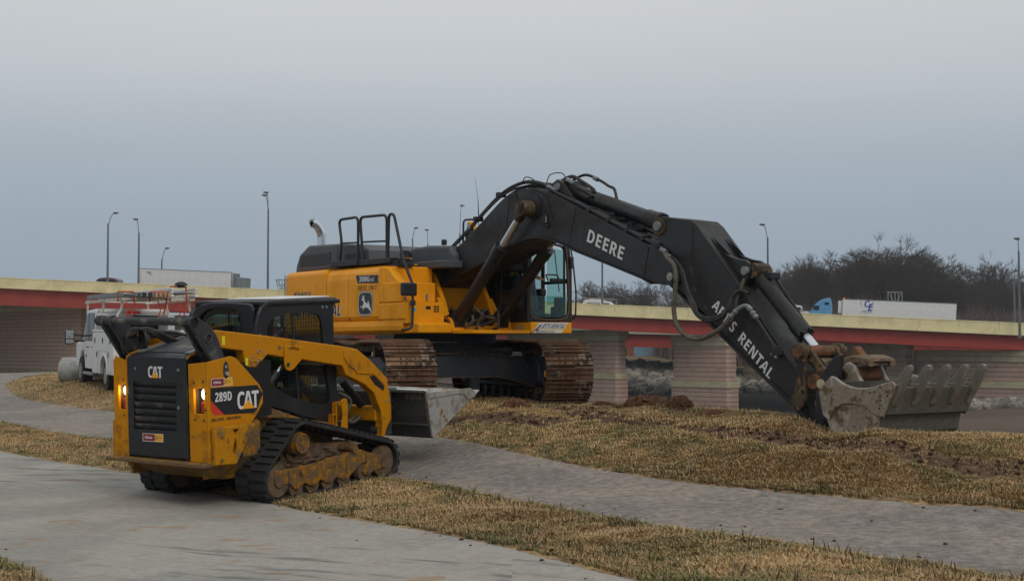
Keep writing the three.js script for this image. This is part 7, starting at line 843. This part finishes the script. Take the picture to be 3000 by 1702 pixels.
    U('bolt_hole', [[9.86, 0.49], [9.92, 0.5], [10.0, 0.41], [9.99, 0.32], [10.1, 0.46]].map(([x, y]) => cylZ(x, y, s * 0.74 - 0.002, s * 0.74 + 0.002, 0.012, 10)), MAT.dark, bk);
    U('bucket_ear', [prof([[8.98, 0.5], [9.02, 0.72], [9.08, 0.80], [9.15, 0.82], [9.22, 0.78], [9.27, 0.68], [9.33, 0.60], [9.33, 0.5]], s > 0 ? 0.2 : -0.26, s > 0 ? 0.26 : -0.2, 0.012)], MAT.bucketSide, bk); U('ear_pin', [cylZ(9.07, 0.68, s * 0.26 - 0.03, s * 0.26 + 0.04, 0.06, 20)], MAT.rust, bk); }
  U('bucket_back', [prof([[9.10, 0.46], [9.2, 0.6], [9.36, 0.6], [9.3, 0.42]], -0.7, 0.7, 0.01)], MAT.bucketDark, bk); U('wedge_pin', [cylZ(9.18, 0.68, -0.2, 0.2, 0.085, 22)], MAT.rustOrange, bk);
  U('coupler_hook', [...[[0.14, 0.24], [-0.24, -0.14]].map(([a, b]) => prof([[8.98, 0.70], [9.0, 0.82], [9.06, 0.875], [9.16, 0.895], [9.28, 0.89], [9.38, 0.87], [9.43, 0.84], [9.43, 0.77], [9.36, 0.765], [9.30, 0.80], [9.2, 0.80], [9.12, 0.76]], a, b, 0.02, [], 2)), prof([[9.12, 0.85], [9.17, 0.905], [9.30, 0.90], [9.42, 0.865], [9.435, 0.83], [9.3, 0.855], [9.18, 0.86]], -0.22, 0.22, 0.01), box(9.3, 9.4, 0.775, 0.83, -0.14, 0.14, 0.01)], MAT.hookTan, bk); U('hook_fin', [prof([[9.06, 0.89], [9.10, 0.99], [9.125, 1.005], [9.15, 0.99], [9.23, 0.895]], 0.02, 0.14, 0.015, [], 2)], MAT.rustOrange, bk);
  const toothP = [[9.965, 0.13], [9.985, 0.11], [10.03, 0.2], [10.12, 0.32], [10.235, 0.52], [10.36, 0.75], [10.36, 0.785], [10.33, 0.80], [10.285, 0.785], [10.19, 0.64], [10.10, 0.56], [10.06, 0.49], [10.17, 0.535], [10.0, 0.22]];
  for (let k = 0; k < 5; k++) { const z = -0.65 + k * 0.325; const th = U('tooth', [prof([[10.10, 0.595], [10.14, 0.5], [10.20, 0.44], [10.26, 0.53], [10.37, 0.745], [10.375, 0.785], [10.345, 0.805], [10.30, 0.79], [10.2, 0.67]], z - 0.038, z + 0.038, 0.016, [], 2)], MAT.tooth, bk); U('adaptor', [prof([[10.085, 0.35], [10.105, 0.335], [10.14, 0.36], [10.235, 0.50], [10.24, 0.60], [10.12, 0.60], [10.1, 0.57], [10.155, 0.53]], z - 0.046, z + 0.046, 0.016, [], 2)], MAT.tooth, bk); }
  // ---- cab
  const cabIn = 'cab'; const sideC = [[0.28, 1.4], [1.84, 1.4], [1.86, 2.1], [1.74, 2.78], [1.62, 2.92], [0.38, 2.96], [0.28, 2.85]], sw1 = [[0.42, 1.95], [1.02, 1.95], [1.02, 2.78], [0.42, 2.82]], sw2 = [[1.10, 1.62], [1.74, 1.62], [1.76, 2.1], [1.66, 2.72], [1.10, 2.78]];
  const cabR = U('cab_side', prof(sideC, -0.44, -0.40, 0.01, [sw1, sw2]), MAT.excDark); U('side_glass', [prof(sw1, -0.421, -0.419, 0), prof(sw2, -0.421, -0.419, 0)], MAT.glassSmoke, cabR); const cabL = U('cab_side', prof(sideC, -1.34, -1.30, 0.01, [sw1, [[1.10, 1.5], [1.78, 1.5], [1.80, 2.1], [1.70, 2.74], [1.10, 2.78]]]), MAT.excDark); U('side_glass', prof(sw1, -1.321, -1.319, 0), MAT.glass, cabL); U('door_bar', [bar([1.1, 2.08, -1.32], [1.79, 2.08, -1.32], 0.05, 0.04)], MAT.black, cabL);
  const wsh = smooth([[-0.47, 1.5], [-0.53, 1.46], [-1.17, 1.455], [-1.245, 1.53], [-1.245, 2.1], [-1.2, 2.62], [-1.1, 2.76], [-0.6, 2.78], [-0.5, 2.7], [-0.47, 2.1]], 2); const cf = U('cab_front', [profX([[-0.40, 1.4], [-1.34, 1.4], [-1.34, 2.3], [-1.26, 2.92], [-0.46, 2.92], [-0.40, 2.3]], 1.81, 1.86, 0.01, [wsh])], MAT.excDark); U('windscreen_seal', new THREE.TubeGeometry(new THREE.CatmullRomCurve3(wsh.map(p => V(1.865, p[1], p[0])), true), 120, 0.014, 6, true), plain(0x5a4a30, 0.8), cf); U('lower_pane', profX([[-0.48, 1.47], [-1.24, 1.47], [-1.245, 1.83], [-0.475, 1.83]], 1.834, 1.836, 0), MAT.glassGreen, cf);
  U('cab_roof', [box(0.3, 1.72, 2.92, 2.985, -1.33, -0.41, 0.03)], MAT.excDark); U('cab_rear', [profX([[-0.41, 1.4], [-1.33, 1.4], [-1.33, 2.9], [-0.41, 2.9]], 0.28, 0.31, 0, [[[-0.5, 1.95], [-1.24, 1.95], [-1.24, 2.75], [-0.5, 2.75]]])], MAT.excDark); U('cab_floor', box(0.3, 1.83, 1.4, 1.45, -1.32, -0.42), MAT.dark); U('door_glass', profX([[-1.3, 1.7], [-1.3, 2.7], [-1.65, 2.66], [-1.65, 1.72]], 1.2, 1.204, 0), MAT.glassGreen); U('door_frame', [bentRod([[1.2, 1.5, -1.32], [1.2, 1.5, -1.68], [1.2, 2.72, -1.68], [1.2, 2.78, -1.32]], 0.022, 0.1)], MAT.black);
  const cb = U('cab_base', [profY([[0.3, -0.42], [1.78, -0.42], [1.9, -0.44], [1.9, -1.24], [1.84, -1.34], [0.3, -1.34]], 1.205, 1.39, 0.02, [], 3)], MAT.excYellow); U('grey_tag', [box(1.5, 1.6, 1.27, 1.34, -0.4195, -0.4175), box(1.68, 1.76, 1.27, 1.35, -0.4195, -0.4175)], plain(0xb7a578, 0.6), cb);
  { const sg = canvasTex(768, 192, (x, w, h) => { x.fillStyle = '#cfd0d2'; x.fillRect(0, 0, w, h); x.fillStyle = '#d9c02c'; x.fillRect(96, 124, w - 96, 16); x.fillStyle = '#1b2340'; x.save(); x.transform(1, 0, -0.32, 1, 42, 0); x.font = 'bold 196px sans-serif'; x.fillText('A', 0, 182); x.font = 'bold 122px sans-serif'; x.fillText("RT'S RENTAL", 130, 112, 610); x.font = 'bold 42px sans-serif'; x.fillText('EQUIPMENT & SUPPLY', 132, 183, 560); x.restore(); }); decal('owner_sign', [[1.903, 1.212, -0.47], [1.903, 1.212, -1.08], [1.903, 1.385, -1.22], [1.903, 1.385, -0.6]], new THREE.MeshStandardMaterial({ map: sg, roughness: 0.4 }), cb).rotation.y = 0; }
  U('front_handrail', [bentRod([[1.66, 2.75, -1.45], [1.72, 2.4, -1.47], [1.80, 1.9, -1.47], [1.80, 1.5, -1.46], [1.72, 1.43, -1.44], [1.6, 1.43, -1.34]], 0.014, 0.06)], MAT.black); U('cab_mirror', [box(1.88, 1.93, 2.3, 2.5, -1.33, -1.25, 0.02)], MAT.black); U('wiper', [bar([1.875, 1.9, -1.05], [1.875, 2.6, -0.95], 0.012)], MAT.black);
  const seat = U('cab_seat', [box(0.35, 0.85, 1.75, 1.88, -1.12, -0.66, 0.05), box(0.31, 0.42, 1.85, 2.62, -1.1, -0.68, 0.06), box(0.5, 0.95, 1.45, 1.75, -1.05, -0.7)], MAT.black); U('console', [box(0.75, 1.25, 1.85, 1.98, -0.62, -0.5, 0.03), box(0.75, 1.25, 1.85, 1.98, -1.26, -1.14, 0.03), cyl([1.2, 1.95, -0.56], [1.22, 2.12, -0.56], 0.02), cyl([1.2, 1.95, -1.2], [1.22, 2.12, -1.2], 0.02)], MAT.black); U('travel_lever', [[-0.82, 0], [-0.92, 0.02]].map(([z, d]) => rod([[1.5, 1.5, z], [1.42, 1.75, z + 0.02], [1.34 + d, 2.05, z + 0.05]], 0.012)), MAT.black); U('foot_pedal', [box(1.4, 1.56, 1.46, 1.56, -0.96, -0.76, 0.03), box(1.6, 1.72, 1.46, 1.66, -1.22, -1.06, 0.03)], MAT.black); U('front_monitor', [box(1.62, 1.7, 1.5, 1.82, -1.28, -1.12, 0.03), box(1.74, 1.8, 2.07, 2.13, -1.28, -0.95, 0.01), bentRod([[1.7, 2.1, -1.2], [1.62, 2.2, -1.2], [1.62, 2.2, -0.95], [1.7, 2.1, -0.95]], 0.012, 0.04)], MAT.black);
  // hazard lamp guard and aerial behind the cab, hydraulic hoses at the boom foot
  U('rear_guard_rail', [bentRod([[0.1, 2.62, -0.3], [0.12, 3.17, -0.3], [0.14, 3.19, -0.52], [0.14, 2.9, -0.55]], 0.018, 0.06)], MAT.black); U('hazard_lamp', [box(0.12, 0.24, 2.98, 3.14, -0.5, -0.36, 0.03)], plain(0xe09a20, 0.5)); U('lamp_back', box(0.1, 0.26, 2.8, 2.98, -0.52, -0.34, 0.02), MAT.black); const an = U('aerial', cyl([-0.2, 2.7, -0.84], [-0.2, 3.3, -0.83], 0.008, 6), MAT.black); U('aerial_whip', [cyl([-0.2, 3.3, -0.83], [-0.2, 3.58, -0.82], 0.011, 6, 0.006), cyl([-0.2, 3.58, -0.82], [-0.2, 3.98, -0.75], 0.004, 5, 0.002)], MAT.dark, an); U('small_lamp', [box(0.02, 0.1, 2.72, 2.82, 0.02, 0.1, 0.02)], MAT.black);
  U('foot_hoses', [[0.3, 0.02, 1.5], [0.12, -0.05, 1.62], [-0.05, 0.06, 1.48], [-0.22, -0.02, 1.58], [0.22, 0.09, 1.66]].map(([z, d, h]) => tube([[0.4, 1.55 + d, z * 0.6], [0.7, 1.42 - d, z], [0.95 + d, 1.31, z * 1.05 + d], [1.18, 1.30 + d, z * 1.1], [1.3 + d, 1.38 + d, z * 1.1 - d], [1.28 + d, h, z * 0.9 + d * 2]], 0.024, 8)), MAT.hoseGrey); U('foot_valve', [box(0.5, 0.8, 1.3, 1.6, -0.36, 0.36, 0.02), box(0.9, 1.05, 1.25, 1.38, -0.3, 0.3, 0.02)], MAT.black); U('black_hoses', [[0.4, 1], [-0.4, 1], [-0.36, 0.86], [0.36, 0.9]].map(([z, k]) => tube([[0.95, 1.3, z * 0.5], [1.2 * k, 1.42, z * 0.6], [1.36 * k, 1.58, z * 0.8], [1.38 * k, 1.72, z], [1.3, 1.68, z * 1.1]], 0.02, 8)), MAT.hose);
}
for (const m of EX.children) if (['cab_side', 'cab_front', 'cab_roof', 'cab_rear', 'cab_floor', 'door_glass', 'door_frame', 'cab_base', 'front_handrail', 'cab_mirror', 'wiper', 'cab_seat', 'console', 'travel_lever', 'foot_pedal', 'front_monitor'].includes(m.name)) m.position.copy(V(-0.28, 0, -0.2).applyAxisAngle(UP, UPR));   // the cab stands clear of the far boom cylinder
{ const p = seatedPerson('person in an orange striped lime vest and jeans seated in the excavator cab', [0, 0, 0], UPR, [[[0.26, 0.26, -0.26], [0.46, 0.2, -0.3]], [[0.25, 0.22, 0.27], [0.46, 0.12, 0.2]]], true); EX.updateMatrixWorld(); p.position.copy(V(0.30, 1.99, -1.1).applyAxisAngle(UP, UPR)).add(EX.position); }
renderer.render(scene, camera);
